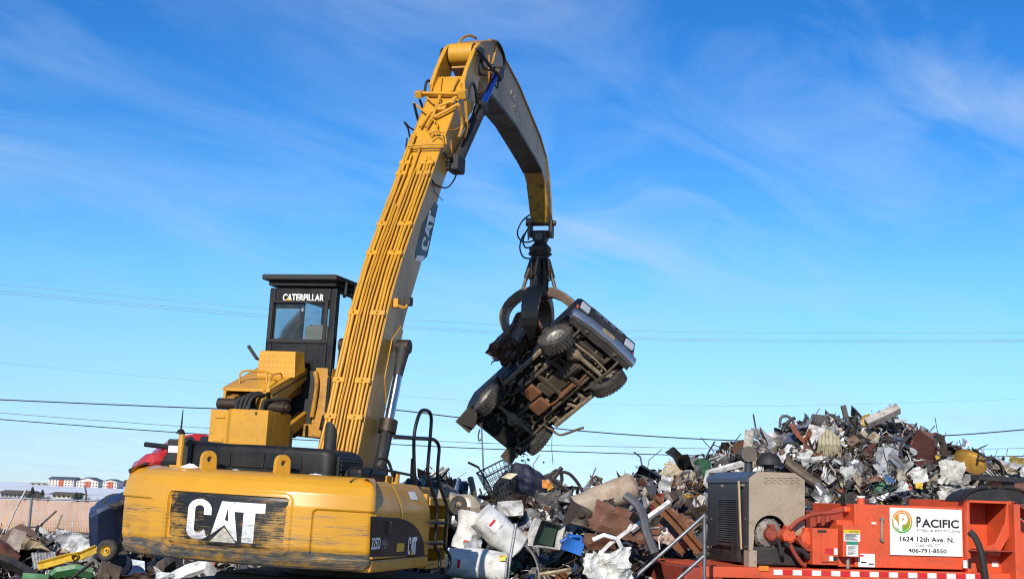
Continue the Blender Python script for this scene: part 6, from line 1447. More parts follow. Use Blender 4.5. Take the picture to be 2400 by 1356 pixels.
MARKS = [('right',1766,1030,'the tall upright channel'),('right',1735,1048,'the rusty plate with a hole'),('right',1917,986,'the dark panel on the heap top'),('right',1981,975,'the upright board'),('right',2068,973,'the pale jutting post'),('right',2105,1010,'the long maroon sheet'),('right',2190,1050,'the bent girder'),('right',2245,1050,'the dark creased sheet'),
 ('right',2273,1084,'the golden drum lid'),('right',1942,1042,'the ribbed floor pan'),('right',1690,1105,'the white knee tube'),('right',1868,1020,'the orange strap'),('right',1812,1062,'the crumpled white sheet above the air intake'),('right',1905,1076,'the white sill bar'),('right',1880,1098,'the charred log'),('right',1838,988,'the hose loop'),('right',2228,1105,'the off-white appliance panel'),
 ('right',2270,1150,'the long white panel'),('right',2078,1072,'the pale grey cabinet'),('right',2338,1122,'the dark steel table'),('right',2088,1120,'the blue folded scrap'),('right',2154,1137,'the yellow folded scrap'),('right',1600,1130,'the stair rail top'),('right',1980,1160,'the orange filler neck'),('right',1900,1160,'the engine housing wall'),
 ('mid',1097,1243,'the upright water heater'),('mid',1168,1245,'the leaning water heater'),('mid',1118,1322,'the flat water heater'),('mid',1415,1172,'the beige tank'),('mid',1232,1132,'the navy seat'),('mid',1172,1132,'the wire trolley'),('mid',1280,1172,'the grey draped sheet'),('mid',1278,1250,'the white open carton'),('mid',1345,1278,'the bright blue casing'),('mid',1450,1222,'the large rusty plate'),('mid',1582,1240,'the rust red sheet'),
 ('mid',1405,1268,'the rusty tray'),('mid',1502,1225,'the curved grey rail'),('mid',1425,1330,'the big white appliance shell'),('mid',1528,1162,'the dark red sheet'),('mid',1522,1118,'the open black bin'),('mid',1367,1210,'the engine block'),('mid',1252,1318,'the grey rubber strip'),('mid',1050,1150,'the beige crushed car'),('mid',1595,1190,'the rust orange girder'),
 ('left',42,1285,'the tipped rusty cabinet'),('left',95,1272,'the tan insulation slab'),('left',170,1268,'the pale grey folded sheet'),('left',108,1312,'the white ribbed tray'),('left',160,1308,'the yellow mower arm'),('left',253,1289,'the yellow rimmed tyre'),('left',135,1342,'the green mower deck'),('left',284,1326,'the navy dish'),('left',452,1345,'the white appliance corner'),('left',325,1350,'the maroon cover'),('left',28,1338,'the black trough'),('left',560,1330,'the excavator track')]
def scatter(hk, n, x0, x1, v0, v1, seed, smin=.6, smax=1.2):
    pile, where = HEAP[hk]; r = random.Random(seed)
    for i in range(n):
        px = r.uniform(x0,x1); v = v0+(v1-v0)*r.random()**.7
        k = r.choices(['sheet','panel','corrugated','strip','beam','pipe','can','casing','tangle','hoop','hub','rack'],[50,16,5,8,6,5,3,9,5,2,3,2])[0]; me = r.choice(LIB[k]); c = pick(r)
        if k in ('pipe','beam','tangle','hoop','hub','strip') and c not in ('silver','dark grey','black','rusty brown','dark brown','pale grey','white'): c = r.choice(('rusty brown','silver','dark grey'))
        nm, st, what, cat = KIND[k]
        o = bpy.data.objects.new(nm, me); COL.objects.link(o); p, nr = surf_frame(pile, px, v); s = r.uniform(smin,smax)
        o.location = p + nr*r.uniform(.04,.16)
        q = nr.to_track_quat('Z','Y').to_matrix(); big = k in ('sheet','panel','casing','corrugated')
        o.rotation_euler = (q @ Matrix.Rotation(r.gauss(0,.55 if big else .22),3,'X') @ Matrix.Rotation(r.gauss(0,.45 if big else .22),3,'Y') @ Matrix.Rotation(r.uniform(0,6.28),3,'Z')).to_euler(); o.scale = (s,s,s*r.uniform(.8,1.2)); o.color = jig(PAL[c], r)
        w = PX(o.location); mk = min((m for m in MARKS if m[0] == hk), key=lambda m: (m[1]-w[0])**2+(m[2]-w[1])**2)
        size = 'small ' if s < smin+(smax-smin)*.33 else ('large ' if s > smin+(smax-smin)*.7 else '')
        lab = f'{size}{st} {c} {what} beside {mk[3]}'; tag(o, lab, cat, f'loose {what} {where}')
scatter('right', 260, 1500, 2440, .35, 1.0, 1, .35, .85); scatter('mid', 170, 960, 1660, .22, .98, 2, .35, .85); scatter('mid', 110, 1100, 1640, .35, .97, 5, .25, .55); scatter('left', 90, -60, 640, .3, .97, 3, .35, .8)
def filler(hk, n, x0, x1, v0, v1, seed, name, label):
    """thousands of shards too small to pick apart"""
    pile, _ = HEAP[hk]; r = random.Random(seed); mb = MB()
    for i in range(n):
        p, nr = surf_frame(pile, r.uniform(x0,x1), v0+(v1-v0)*r.random()**.75); p = p + nr*r.uniform(-.12,.17)
        M_ = Matrix.Translation(p) @ (nr.to_track_quat('Z','Y').to_matrix() @ Matrix.Rotation(r.gauss(0,.6),3,'X') @ Matrix.Rotation(r.gauss(0,.5),3,'Y') @ Matrix.Rotation(r.uniform(0,6.28),3,'Z')).to_4x4(); c = jig(PAL[pick(r)], r, .3); t = r.random(); s = .060*math.exp(r.gauss(0,.5))
        if t < .60: vs, fs = fold_sheet(s*r.uniform(1.5,4), s*r.uniform(1,2.6), 4, 3, r, 3, 1.7, .004, s*.35)
        elif t < .74: vs, fs = sweep(prof(r.choice(['strip','angle','strip']), s*.22, .004), bent(s*r.uniform(3,7), 5, r, .55))
        elif t < .92: vs, fs = sweep(round_prof(s*r.uniform(.04,.12),5), bent(s*r.uniform(4,12), 7, r, .6))
        else: vs, fs = dented_box(s*1.5, s, s*1.2, r, s*.25, True, 2)
        mb.add([M_ @ Vector(v) for v in vs], fs, 0, c)
    return tag(mb.build(name, M_sa, None, fix=False), label, kind='stuff')
filler('right', 7500, 1490, 2460, .2, 1.05, 31, 'scrap_shards', 'tangle of small metal shards in the heap behind the baler')
filler('mid', 6500, 940, 1680, .1, 1.03, 32, 'scrap_shards', 'tangle of small metal shards in the heap beside the excavator ladder')
filler('left', 2800, -120, 680, .15, 1.02, 33, 'scrap_shards', 'tangle of small metal shards in the low heap before the tan fence')
# ---------------------------------------------------------------- recognisable pieces in the heaps
def surf(pile, px, py):
    """depth of the heap where it shows at this pixel"""
    best = (1e9, pile.yr)
    for i in range(101):
        q = pile.pt(px, i/100); d = abs(PX(q)[1]-py)
        if d < best[0]: best = (d, q.y)
    return best[1]
def hero(name, label, cat, pile, px, py, mb, color, rot=(0,0,0), toward=.22, mat=None, smooth=None, parts=(), Y=None):
    Y = Y if Y is not None else surf(pile, px, py) - toward
    p = P(px, py, Y); k = Y/FPX
    o = mb(k).build(name, mat or M_so, None, smooth=smooth, fix=False) if callable(mb) else mb.build(name, mat or M_so, None, smooth=smooth, fix=False)
    o.location = p; o.rotation_euler = rot
    if color: c = PAL.get(color, color) if isinstance(color, str) else color; o.color = tuple(c)[:4] if len(c) > 3 else tuple(c)+(0,)
    tag(o, label, cat)
    for nm, pm, pc, *pmat in parts:
        c = pm(k).build(nm, pmat[0] if pmat else M_so, o, fix=False); c.color = PAL[pc] if isinstance(pc, str) else pc
    return o
R_ = random.Random(77)
def poly_plate(pts, th=.02, noise_=.0, k=1):
    """flat cut plate given in pixels (x right, y down) about its centre"""
    def f(kk):
        mb = MB(); mb.prism([(x*kk, -y*kk) for x, y in pts], -th/2, th/2, frame((0,0,0),(1,0,0),(0,0,1))); return mb
    return f
def rag(w, h, nx=16, ny=12, folds=3, maxa=1.0, rough=.05, seed=1, th=.006):
    def f(k):
        r = random.Random(seed); vs, fs = fold_sheet(w*k, h*k, nx, ny, r, folds, maxa, th, rough); M = Matrix.Rotation(math.pi/2,4,'X'); return MB().add([M @ Vector(v) for v in vs], fs)
    return f
def beam_px(pts, kind, s, t=.012, dy=None):
    """section carried along pixels relative to the centre; dy = depth offsets"""
    def f(k):
        path = [Vector((x*k, (dy[i] if dy else 0), -y*k)) for i, (x, y) in enumerate(pts)]; return MB().add(*sweep(prof(kind, s, t) if kind != 'round' else round_prof(s,10), path))
    return f
def tube_px(pts, r, dy=None, n=8, sm=5):
    def f(k):
        path = [Vector((x*k, (dy[i] if dy else 0), -y*k)) for i, (x, y) in enumerate(pts)]; return MB().tube(smooth_path(path, sm) if sm else path, r, n)
    return f
def tank(rad, L, seed, dent=.06, n=28, m=16):
    def f(k): return MB().add(*can(rad, L, random.Random(seed), dent, n, m))
    return f
def crate(w, d, h, seed, amp=.05, op=True): return lambda k: MB().add(*dented_box(w, d, h, random.Random(seed), amp, op, 7))
H = hero
# --- heap behind the baler
H('steel_channel','tall grey upright steel channel behind the muffler','steel section',RIGHT,1766,1030,beam_px([(-3,24),(0,-22)],'channel',.10,.012),(.22,.20,.18,.3),(0,.05,.5),Y=25.0)
def hole_plate(k):
    mb = MB(); o = [(-17,-8),(-2,-17),(8,-18),(17,-2),(15,14),(-16,16)]; h = [(0+4*math.cos(t),-1+4*math.sin(t)) for t in [2*math.pi*i/12 for i in range(12)]]
    L2 = [[Vector((x*k,-y*k,0)) for x, y in l] for l in (o, h)]; al = L2[0]+L2[1]; N = len(al)
    from mathutils.geometry import tessellate_polygon as tp
    tr = tp(L2); vs = [Vector((p.x, e, p.y)) for e in (0,.03) for p in al]; n1, n2 = len(o), len(h)
    mb.add(vs, [tuple(t) for t in tr]+[tuple(i+N for i in t[::-1]) for t in tr]+[(i,(i+1)%n1,N+(i+1)%n1,N+i) for i in range(n1)]+[(n1+i,N+n1+i,N+n1+(i+1)%n2,n1+(i+1)%n2) for i in range(n2)]); return mb
H('rusty_plate','thick rusty plate with one round hole beside the upright channel','metal plate',RIGHT,1735,1048,hole_plate,'rusty brown',(.2,0,.2),Y=25.2)
H('dark_sheet','dark weathered rectangular panel standing on the heap top','metal panel',RIGHT,1917,986,poly_plate([(-30,20),(-12,-17),(32,-14),(14,22)],.03),(.085,.075,.068,.2),(-.35,0,.15),Y=26.2)
H('upright_board','narrow dark brown board standing upright at the heap top','board',RIGHT,1981,975,poly_plate([(-10,-24),(2,-27),(13,26),(2,28)],.05),(.11,.085,.065,0),(-.1,0,.3),Y=26.4)
H('pale_timber','long pale grey hollow post jutting skyward from the heap top','post',RIGHT,2068,973,beam_px([(-38,20),(0,2),(38,-18)],'box',.16),(.42,.38,.33,0),Y=25.2)
H('brown_ribbon','long dark maroon bent sheet running down from the pale post','metal sheet',RIGHT,2105,1010,lambda k: MB().add(*sweep(prof('strip',.13,.006),[Vector((x*k,d,-y*k)) for x,y,d in ((-34,-40,.1),(-22,-22,0),(-8,-2,-.1),(4,22,-.15),(24,30,-.25),(48,38,-.2),(78,52,-.2))])),(.095,.058,.055,.2),Y=26.0)
H('brown_hood','broad maroon folded sheet under the bent beam','metal sheet',RIGHT,2140,1035,rag(66,30,16,10,5,.8,.05,5),(.085,.045,.04,.1),(.35,.5,.0),Y=25.6)
H('bent_girder','heavy dark girder folded to a sharp peak on the heap','girder',RIGHT,2190,1060,lambda k: MB().add(*sweep(prof('box',.15),[Vector((x*k,d,-y*k)) for x,y,d in ((-32,46,-.3),(-16,6,-.12),(-2,-32,0),(8,-37,.05),(20,-34,.1))])).add(*sweep(prof('box',.10),[Vector((x*k,d,-y*k)) for x,y,d in ((20,-34,.1),(26,-18,.12),(30,6,.15))])),(.085,.062,.045,.2),Y=25.4)
H('dark_tarpaulin','dark creased sheet sloping down from the bent girder','metal sheet',RIGHT,2245,1050,rag(72,50,14,10,4,.7,.05,9),(.075,.06,.05,.1),(.25,.45,.1),Y=26.0)
def disc(k):
    mb = MB(); mb.lathe([(0,-.03),(.18,-.035),(.27,-.02),(.295,.0),(.31,.035),(.32,.035),(.32,0),(.295,-.03),(.27,-.05),(0,-.06)], Matrix.Rotation(math.pi/2,4,'X'), 36); return mb
H('drum_cover','golden yellow round drum lid lying on the heap','drum lid',RIGHT,2273,1084,disc,(.42,.22,.03,.6),(-.75,.35,-.15),Y=24.9,smooth=35)
H('floor_pan','ribbed beige car floor pan with gabled top','car part',RIGHT,1942,1042,lambda k: MB().grid(lambda u,v: Vector(((u-.5)*(66-14*v)*k, .03*math.sin(u*40)*(1 if v<.6 else .2)-.1*v, (-28+44*v+(22*(1-abs(u-.45)*2.2) if v>.66 else 0)*((v-.66)/.34 if v>.66 else 0))*k+.02*mnoise.noise(Vector((u*7,v*7,3))))), 44, 14),(.36,.32,.215,0),(-.15,0,.1),Y=25.0)
H('rusty_block','rusty brown square block beside the ribbed floor pan','steel block',RIGHT,1998,1038,beam_px([(-12,8),(12,-8)],'box',.17),(.17,.10,.055,0),(0,0,.3),Y=25.2)
H('white_tube_frame','white square tube bent like a knee beside the engine housing','tube',RIGHT,1690,1105,lambda k: MB().add(*sweep(prof('box',.085),[Vector((x*k,d,-y*k)) for x,y,d in ((-24,38,-.1),(-36,28,-.1),(-30,4,0),(20,-12,.05),(55,-22,.1))])),'white',Y=23.6)
H('orange_strap','orange red curved flat strap near the heap top','metal strap',RIGHT,1868,1020,lambda k: MB().add(*sweep(prof('strip',.085,.006),smooth_path([Vector((x*k,d,-y*k)) for x,y,d in ((-12,-26,0),(-4,-8,-.05),(10,10,-.1),(22,18,-.1))],4))),(.33,.10,.045,0),Y=25.3)
H('orange_strap','short orange bent strap touching the longer orange strap','metal strap',RIGHT,1892,1018,lambda k: MB().add(*sweep(prof('strip',.07,.006),[Vector((x*k,d,-y*k)) for x,y,d in ((-6,16,-.1),(2,0,-.05),(8,-10,0))])),(.30,.085,.04,0),Y=25.2)
H('white_crumple','large crumpled white sheet just above the air intake','metal sheet',RIGHT,1812,1062,rag(76,56,18,14,4,1.0,.09,21),(.66,.64,.62,0),(.2,-.5,.1),Y=24.6)
H('white_trim','white bent trim between the orange straps','metal trim',RIGHT,1893,1035,beam_px([(-18,14),(0,8),(14,-12)],'strip',.05,.006,[-.1,-.1,0]),'white',Y=25.2)
H('white_bar','long white sill bar lying level under the floor pan','bar',RIGHT,1905,1076,beam_px([(-38,-2),(0,2),(36,-2)],'box',.075),(.6,.6,.58,0),Y=24.7)
H('log_beam','long charred brown log sloping behind the engine housing','log',RIGHT,1880,1098,lambda k: MB().tube(smooth_path([Vector((x*k,d,-y*k)) for x,y,d in ((-44,-42,.2),(-30,-14,.1),(-6,8,0),(28,34,-.2),(40,46,-.3))],4),[.05,.06,.08,.09,.10,.10,.10,.10,.10,.10,.10,.09,.09,.08,.08,.07,.06],9),(.10,.07,.045,0),Y=24.3)
for q, l in (([(-10,12),(-8,-8),(4,-14),(18,-6),(26,14)],'loop of grey hose standing on the heap beside the dark panel'),([(-4,22),(4,6),(16,-6),(26,-10)],'curved black pipe standing up beside the hose loop')):
    H('hose_loop' if 'loop of' in l else 'curved_pipe',l,'hose' if 'loop of' in l else 'pipe',RIGHT,1838,988,tube_px(q,.035 if 'black' in l else .028),'black' if 'black' in l else 'dark grey',Y=25.9,smooth=50)
H('washer_sheet','large square off-white appliance panel with torn dark corner','appliance panel',RIGHT,2228,1105,rag(60,58,14,12,2,.5,.05,33),(.52,.50,.45,0),(.15,.15,.25),Y=24.4)
H('white_hull','long crumpled white panel stretched over the heap beside the arched cover','metal panel',RIGHT,2270,1150,rag(150,40,24,10,3,.5,.09,41),(.60,.59,.55,0),(.45,.02,.0),Y=23.7)
H('white_sheet','clean white bent sheet below the bent girder','metal sheet',RIGHT,2155,1115,rag(38,34,10,8,2,.6,.03,43),'white',(.2,-.3,.0),Y=24.2)
H('grey_cabinet','small pale grey cabinet with a crumpled door','cabinet',RIGHT,2078,1072,crate(.28,.25,.36,3,.05,False),(.47,.48,.49,.2),(.1,.1,.4),Y=24.7)
H('steel_table','long dark steel table top with a square post','steel table',RIGHT,2338,1122,lambda k: MB().box(-.42,.45,-.15,.2,-.04,.05).box(.14,.30,-.05,.12,-.45,-.04),(.03,.03,.033,.3),(0,.04,.1),Y=23.6)
H('rusty_bin','large rusty steel bin wall standing behind the end frame','steel bin',RIGHT,2400,1160,lambda k: MB().box(-.35,.7,-.05,.9,-1.0,.32),(.14,.06,.035,.1),Y=24.2)
H('black_hoses','bundle of curved black hoses above the golden lid','hose',RIGHT,2315,1075,lambda k: MB().tube(smooth_path([Vector((x*k,0,-y*k)) for x,y in ((-25,6),(-18,-12),(-5,-4),(8,-4),(22,4),(36,28))],5),.025,7).tube(smooth_path([Vector((x*k,-.1,-y*k)) for x,y in ((-5,2),(12,0),(28,14),(34,40))],5),.022,7),'black',Y=24.8,smooth=50)
H('yellow_sack','yellow crumpled sack caught under the pale post','sack',RIGHT,2027,985,rag(20,28,10,10,4,1.2,.06,51),(.46,.29,.04,0),Y=25.9)
H('red_lamp','small bright red triangular lens under the maroon sheet','lamp lens',RIGHT,2140,1038,poly_plate([(-9,0),(8,-6),(8,6)],.03),(.62,.03,.02,0),Y=25.2)
H('yellow_scrap','small bright yellow folded scrap low on the heap','metal scrap',RIGHT,2154,1137,rag(18,14,6,5,3,1.0,.02,53),(.62,.42,.03,0),Y=23.7)
H('blue_scrap','small blue folded panel in the middle of the heap','metal panel',RIGHT,2088,1120,rag(26,20,8,6,2,.8,.02,55),(.05,.13,.28,0),Y=24.0)
H('yellow_board','yellow green bent board at the far end of the heap','board',RIGHT,2385,1078,rag(46,16,10,4,1,.5,.02,57),(.36,.27,.07,0),(0,.2,0),Y=25.0)
# --- heap beside the ladder
M_tankw = MAT('chipped_white_enamel', (.64,.64,.62), .5, 0, .10, (.22,.165,.12), .7, 3.2, .7, (.12,.06,.03), bump=.45, bscale=7)
M_tankb = MAT('stained_beige_tank', (.36,.29,.215), .65, 0, .15, (.17,.07,.035), .8, 3.0, .4, (.12,.05,.02), bump=.25, bscale=8)
def heater(px, py, Y, rad, L, rot, seed, label, extra=()):
    e = empty('water_heater', P(px,py,Y)); e.rotation_euler = rot; tag(e, label, 'water heater')
    MB().add(*can(rad, L, random.Random(seed), .10, 36, 24)).build('shell', M_tankw, e, smooth=40)
    MB().lathe([(rad*.98,0),(rad*.9,.02),(.0,.035)], Matrix.Translation((L/2,0,0)) @ Matrix.Rotation(math.pi/2,4,'Y'), 28).build('end_cap', M_tankw, e, smooth=40)
    MB().cyl((L/2,.08,.05),(L/2+.08,.08,.05),.02,n=8).build('pipe_stub', M_rust, e, smooth=40)
    MB().grid(lambda u, v: Vector((-L*.32+L*.22*u, -(rad*1.11)*math.cos((v-.5)*.7), rad*1.11*math.sin((v-.5)*.7))), 3, 6).build('label_plate', M_twht, e)
    MB().grid(lambda u, v: Vector((-L*.30+L*.05*u, -(rad*1.13)*math.cos((v-.5)*.5), rad*1.13*math.sin((v-.5)*.5))), 2, 4).build('label_print', M_tred, e)
    return e
heater(1097,1243,18.9,.185,.52,(0,math.radians(-80),.1),1,'upright white water heater with torn wrapping beside the ladder')
heater(1168,1245,18.8,.215,.72,(0,math.radians(40),.25),2,'large white water heater leaning diagonally against the heap')
heater(1118,1322,18.0,.205,.82,(0,math.radians(4),-.1),3,'grey white water heater lying flat at the foot of the heap')
H('foil_wrap','crumpled grey lining spilling from the upright water heater','metal sheet',MID,1108,1270,rag(46,34,12,9,4,1.2,.05,60),(.30,.31,.33,.3),Y=18.7)
H('yellow_tag','bright yellow tag on the flat water heater','tag',MID,1178,1306,rag(14,14,5,5,2,.8,.01,61),(.7,.55,.02,0),Y=17.75)
H('round_post','thin grey steel post standing before the leaning water heater','post',MID,1195,1300,tube_px([(12,-72),(2,0),(-8,90)],.022,sm=0),'silver',Y=17.9,smooth=50)
o = empty('storage_tank', P(1415,1166,21.7)); o.rotation_euler = (0,math.radians(-24),.15); tag(o,'long stained beige tank lying on top of the heap','tank')
MB().add(*can(.235,1.05,random.Random(9),.07,30,18)).build('shell', M_tankb, o, smooth=40); MB().lathe([(.23,0),(.19,.05),(.11,.085),(0,.10)], Matrix.Translation((.52,0,0)) @ Matrix.Rotation(math.pi/2,4,'Y'), 26).build('end_cap', M_tankb, o, smooth=50)
# overturned dark blue seat with wire trolley and curved trims
M_navy = MAT('navy_plastic', (.006,.011,.034), .6, 0, .3, (.07,.055,.04), .55, 7, .4, (.14,.09,.05), bump=.4, bscale=18)
H('overturned_car_chair','overturned navy blue vehicle seat with dirt falling on it','seat',MID,1232,1132,lambda k: MB().grid(lambda u,v: Vector(((u-.5)*(96-10*v)*k+v*8*k, -.28*math.sin(math.pi*u)*math.sin(math.pi*(v*.8+.15))+.05*mnoise.noise(Vector((u*5,v*5,1))), ((v-.5)*70 + 20*math.sin(math.pi*(u*.9+.1)) - 26*u)*k+.04*mnoise.noise(Vector((u*4,v*4,8))))), 26, 18),None,mat=M_navy,Y=22.4,smooth=50)
H('foam_slab','dark navy slab of seat foam lying behind the wire trolley','seat back',MID,1205,1148,lambda k: MB().add(*dented_box(.62,.3,.42,random.Random(4),.06,False,7)),None,(.2,.5,.2),mat=M_navy,Y=22.7)
for q, r, l in (([(-10,22),(6,2),(22,-20),(28,-28)],.045,'thick black bar leaning up from the navy seat'),([(-20,8),(0,-8),(14,-20),(26,-14),(28,4),(18,20)],.035,'black strap looped beside the navy seat'),([(-20,-2),(10,-14),(40,-16),(62,2),(78,28),(84,44)],.032,'long black curved trim arching down from the navy seat'),([(-2,-6),(24,14),(46,26)],.045,'black bar lying under the long curved trim')):
    H('curved_trim',l,'trim',MID,1288,1122,tube_px(q,r,n=6),'black',Y=22.5)
def trolley():
    e = empty('wire_trolley', P(1172,1132,22.0)); e.rotation_euler = (.2,math.radians(-28),.3); tag(e,'black wire shopping trolley tipped on its side beside the navy seat','shopping trolley')
    A = [Vector(p) for p in ((-.26,-.2,.28),(.26,-.2,.28),(.20,-.16,-.24),(-.2,-.16,-.24),(-.26,.22,.28),(.26,.22,.28),(.20,.18,-.24),(-.2,.18,-.24))]
    def net(a,b,c,d,n,m):
        mb = MB()
        for i in range(n+1): mb.tube([a.lerp(b,i/n), d.lerp(c,i/n)], .0055, 4)
        for j in range(m+1): mb.tube([a.lerp(d,j/m), b.lerp(c,j/m)], .0055, 4)
        return mb
    for f in ((0,1,2,3),(4,5,6,7),(0,4,7,3),(1,5,6,2)): net(*[A[i] for i in f],7,5).build('wire_side', M_blkm, e)
    net(A[3],A[2],A[6],A[7],6,5).build('wire_base', M_blkm, e)
    MB().tube([A[0],A[1],A[5],A[4],A[0]], .014, 6).build('rim', M_blkm, e); MB().tube([A[0]+Vector((-.05,0,.22)),A[0],A[3],A[3]+Vector((.0,0,-.15)),A[2]+Vector((.1,0,-.15))], .014, 6).build('frame', M_blkm, e)
    MB().tube([A[0]+Vector((-.05,-.03,.22)),A[4]+Vector((-.05,.03,.22))], .02, 8).build('handle', M_rust, e)
trolley()
H('cream_card','cream torn card resting on the wire trolley','card',MID,1193,1116,poly_plate([(-18,4),(-2,-9),(20,-8),(4,8)],.02),(.62,.52,.36,0),(-.6,0,0),Y=21.6)
H('orange_light','orange broken lamp housing between the black bars','lamp',MID,1283,1134,rag(22,20,7,6,4,1.3,.03,65),(.62,.24,.04,0),Y=22.1)
H('grey_curtain','dark grey draped sheet below the navy seat','metal sheet',MID,1280,1172,rag(62,62,16,14,4,.7,.05,67),(.085,.08,.078,.2),(.2,.1,.1),Y=21.4)
H('white_carton','white open carton with dark green lining','box',MID,1278,1250,crate(.38,.3,.36,13,.03,True),'white',(.15,.2,.35),Y=18.9,parts=(('lining',lambda k: MB().box(-.15,.15,-.02,.1,-.15,.13),(.012,.045,.028,0)),))
H('white_box','flat white box wedged under the wire trolley','box',MID,1199,1190,crate(.36,.3,.15,14,.03,False),'white',(.2,-.15,.2),Y=20.6)
H('blue_toy','bright blue plastic casing at the foot of the heap','plastic casing',MID,1345,1278,lambda k: MB().add(*dented_box(.28,.2,.2,random.Random(5),.05,False,5)).tube(smooth_path([Vector((-.22,0,-.02)),Vector((-.1,0,.10)),Vector((.05,0,.15)),Vector((.08,0,.08))],4),.025,6),(.025,.16,.55,0),(.2,.3,.4),Y=18.6)
H('rust_plate','large rusty brown folded plate across the heap','metal plate',MID,1450,1222,rag(140,72,20,12,2,.5,.010,71),(.155,.068,.040,.05),(.25,.28,-.1),Y=20.0)
H('rust_sheet','broad rust red sheet with a bright orange edge','metal plate',MID,1582,1240,rag(92,88,16,14,3,.5,.012,73),(.17,.068,.032,.05),(.2,.5,.1),Y=21.6)
H('rust_girder','rust orange flat girder sloping down to the stair rail','girder',MID,1595,1215,beam_px([(-50,-52),(0,0),(52,62)],'channel',.09,.014,[.2,0,-.2]),(.20,.085,.035,0),Y=21.2)
H('rust_tray','rusty brown tray below the white twisted frame','metal tray',MID,1405,1268,rag(80,40,14,8,2,.6,.01,75),(.15,.065,.038,0),(.3,.05,.1),Y=18.9)
H('grey_bumper','long dark grey rail curving down through the heap','bumper rail',MID,1502,1225,lambda k: MB().add(*sweep([(-.065,-.02),(.065,-.02),(.065,.02),(.03,.05),(-.03,.05),(-.065,.02)],smooth_path([Vector((x*k,d,-y*k)) for x,y,d in ((-34,-62,.2),(-8,-42,.1),(6,-14,0),(12,20,-.1),(30,66,-.2))],4))),(.095,.10,.11,.2),Y=19.2,smooth=40)
H('white_lath','straight white square bar lying across the rusty plate','bar',MID,1530,1205,beam_px([(-50,38),(0,0),(40,-30)],'box',.07),(.68,.68,.66,0),Y=19.9)
H('white_cooler','big crumpled white appliance shell at the foot of the heap','appliance',MID,1425,1330,rag(112,96,20,18,3,.6,.08,81),(.64,.64,.60,0),(.35,-.05,.1),Y=17.9)
H('twisted_plastic','white twisted plastic frame across the rusty tray','frame',MID,1450,1262,lambda k: MB().add(*sweep(prof('strip',.035,.008),[Vector((x*k,0,-y*k)) for x,y in ((-60,4),(-34,-8),(-4,0),(22,-20),(30,-34))])).add(*sweep(prof('strip',.035,.008),[Vector((x*k,-.05,-y*k)) for x,y in ((-4,0),(10,26),(26,34))])).add(*sweep(prof('strip',.03,.008),[Vector((x*k,.03,-y*k)) for x,y in ((-4,0),(-22,14),(-44,38))])),'white',Y=18.5)
def caster(k):
    mb = MB(); mb.lathe([(.03,-.03),(.055,-.035),(.06,0),(.055,.035),(.03,.03)], Matrix.Rotation(math.pi/2,4,'X'), 18); mb.tube([Vector((0,.04,0)),Vector((-.08,.06,-.12)),Vector((-.06,.06,-.3))], .012, 6); return mb
H('trolley_castor','small white wheel on a bent rod in front of the rust red sheet','wheel',MID,1557,1242,caster,'white',Y=20.4,smooth=40)
H('red_bonnet','crumpled dark red sheet near the top of the heap','metal sheet',MID,1528,1162,rag(62,36,12,9,4,1.0,.05,85),(.24,.035,.025,0),(.2,.2,0),Y=22.6)
H('black_bin','open black bin tipped over at the skyline','bin',MID,1522,1118,crate(.42,.3,.26,17,.03,True),'black',(.1,.35,-.4),Y=23.8)
H('white_appliance_sheet','white crumpled appliance door beside the black bin','appliance door',MID,1558,1132,rag(32,44,8,10,2,.5,.03,87),(.60,.60,.60,0),(0,.25,.2),Y=23.4)
H('engine_block','greasy dark brown engine block half buried in the heap','engine',MID,1367,1210,lambda k: MB().add(*dented_box(.42,.34,.30,random.Random(6),.06,False,6)).cyl((-.1,-.2,.05),(-.1,-.12,.05),.06,n=12).cyl((.08,-.2,.0),(.08,-.12,.0),.05,n=12),(.055,.042,.03,.2),(.2,.45,.2),Y=20.6)
H('asphalt_sheet','black rough curved sheet behind the engine block','sheet',MID,1414,1188,rag(54,38,12,9,2,.6,.04,89),(.035,.032,.03,0),(.2,-.1,.1),Y=21.2)
H('grey_strip','wide grey rubber strip curling down at the foot of the heap','rubber strip',MID,1252,1318,lambda k: MB().add(*sweep(prof('strip',.07,.01),smooth_path([Vector((x*k,d,-y*k)) for x,y,d in ((-12,-38,.1),(0,-16,0),(8,12,-.05),(10,44,-.1))],4))),(.13,.13,.135,0),(0,0,.5),Y=17.9)
H('twig_wood','pale broken timber lath at the foot of the heap','timber',MID,1302,1340,beam_px([(-36,6),(0,0),(36,-8)],'box',.04),(.44,.35,.21,0),Y=17.8)
H('olive_post','short olive green channel standing at the skyline','steel section',MID,1404,1132,beam_px([(-8,16),(4,-14)],'channel',.07,.01),(.17,.15,.055,0),Y=24.2)
H('silver_duct','pale grey fluted duct in front of the beige tank','duct',MID,1437,1168,lambda k: MB().lathe([(.13+.012*(i%2),-.2+.025*i) for i in range(17)], Matrix.Rotation(1.2,4,'X') @ Matrix.Rotation(.4,4,'Y'), 24),(.48,.47,.45,.2),Y=22.2)
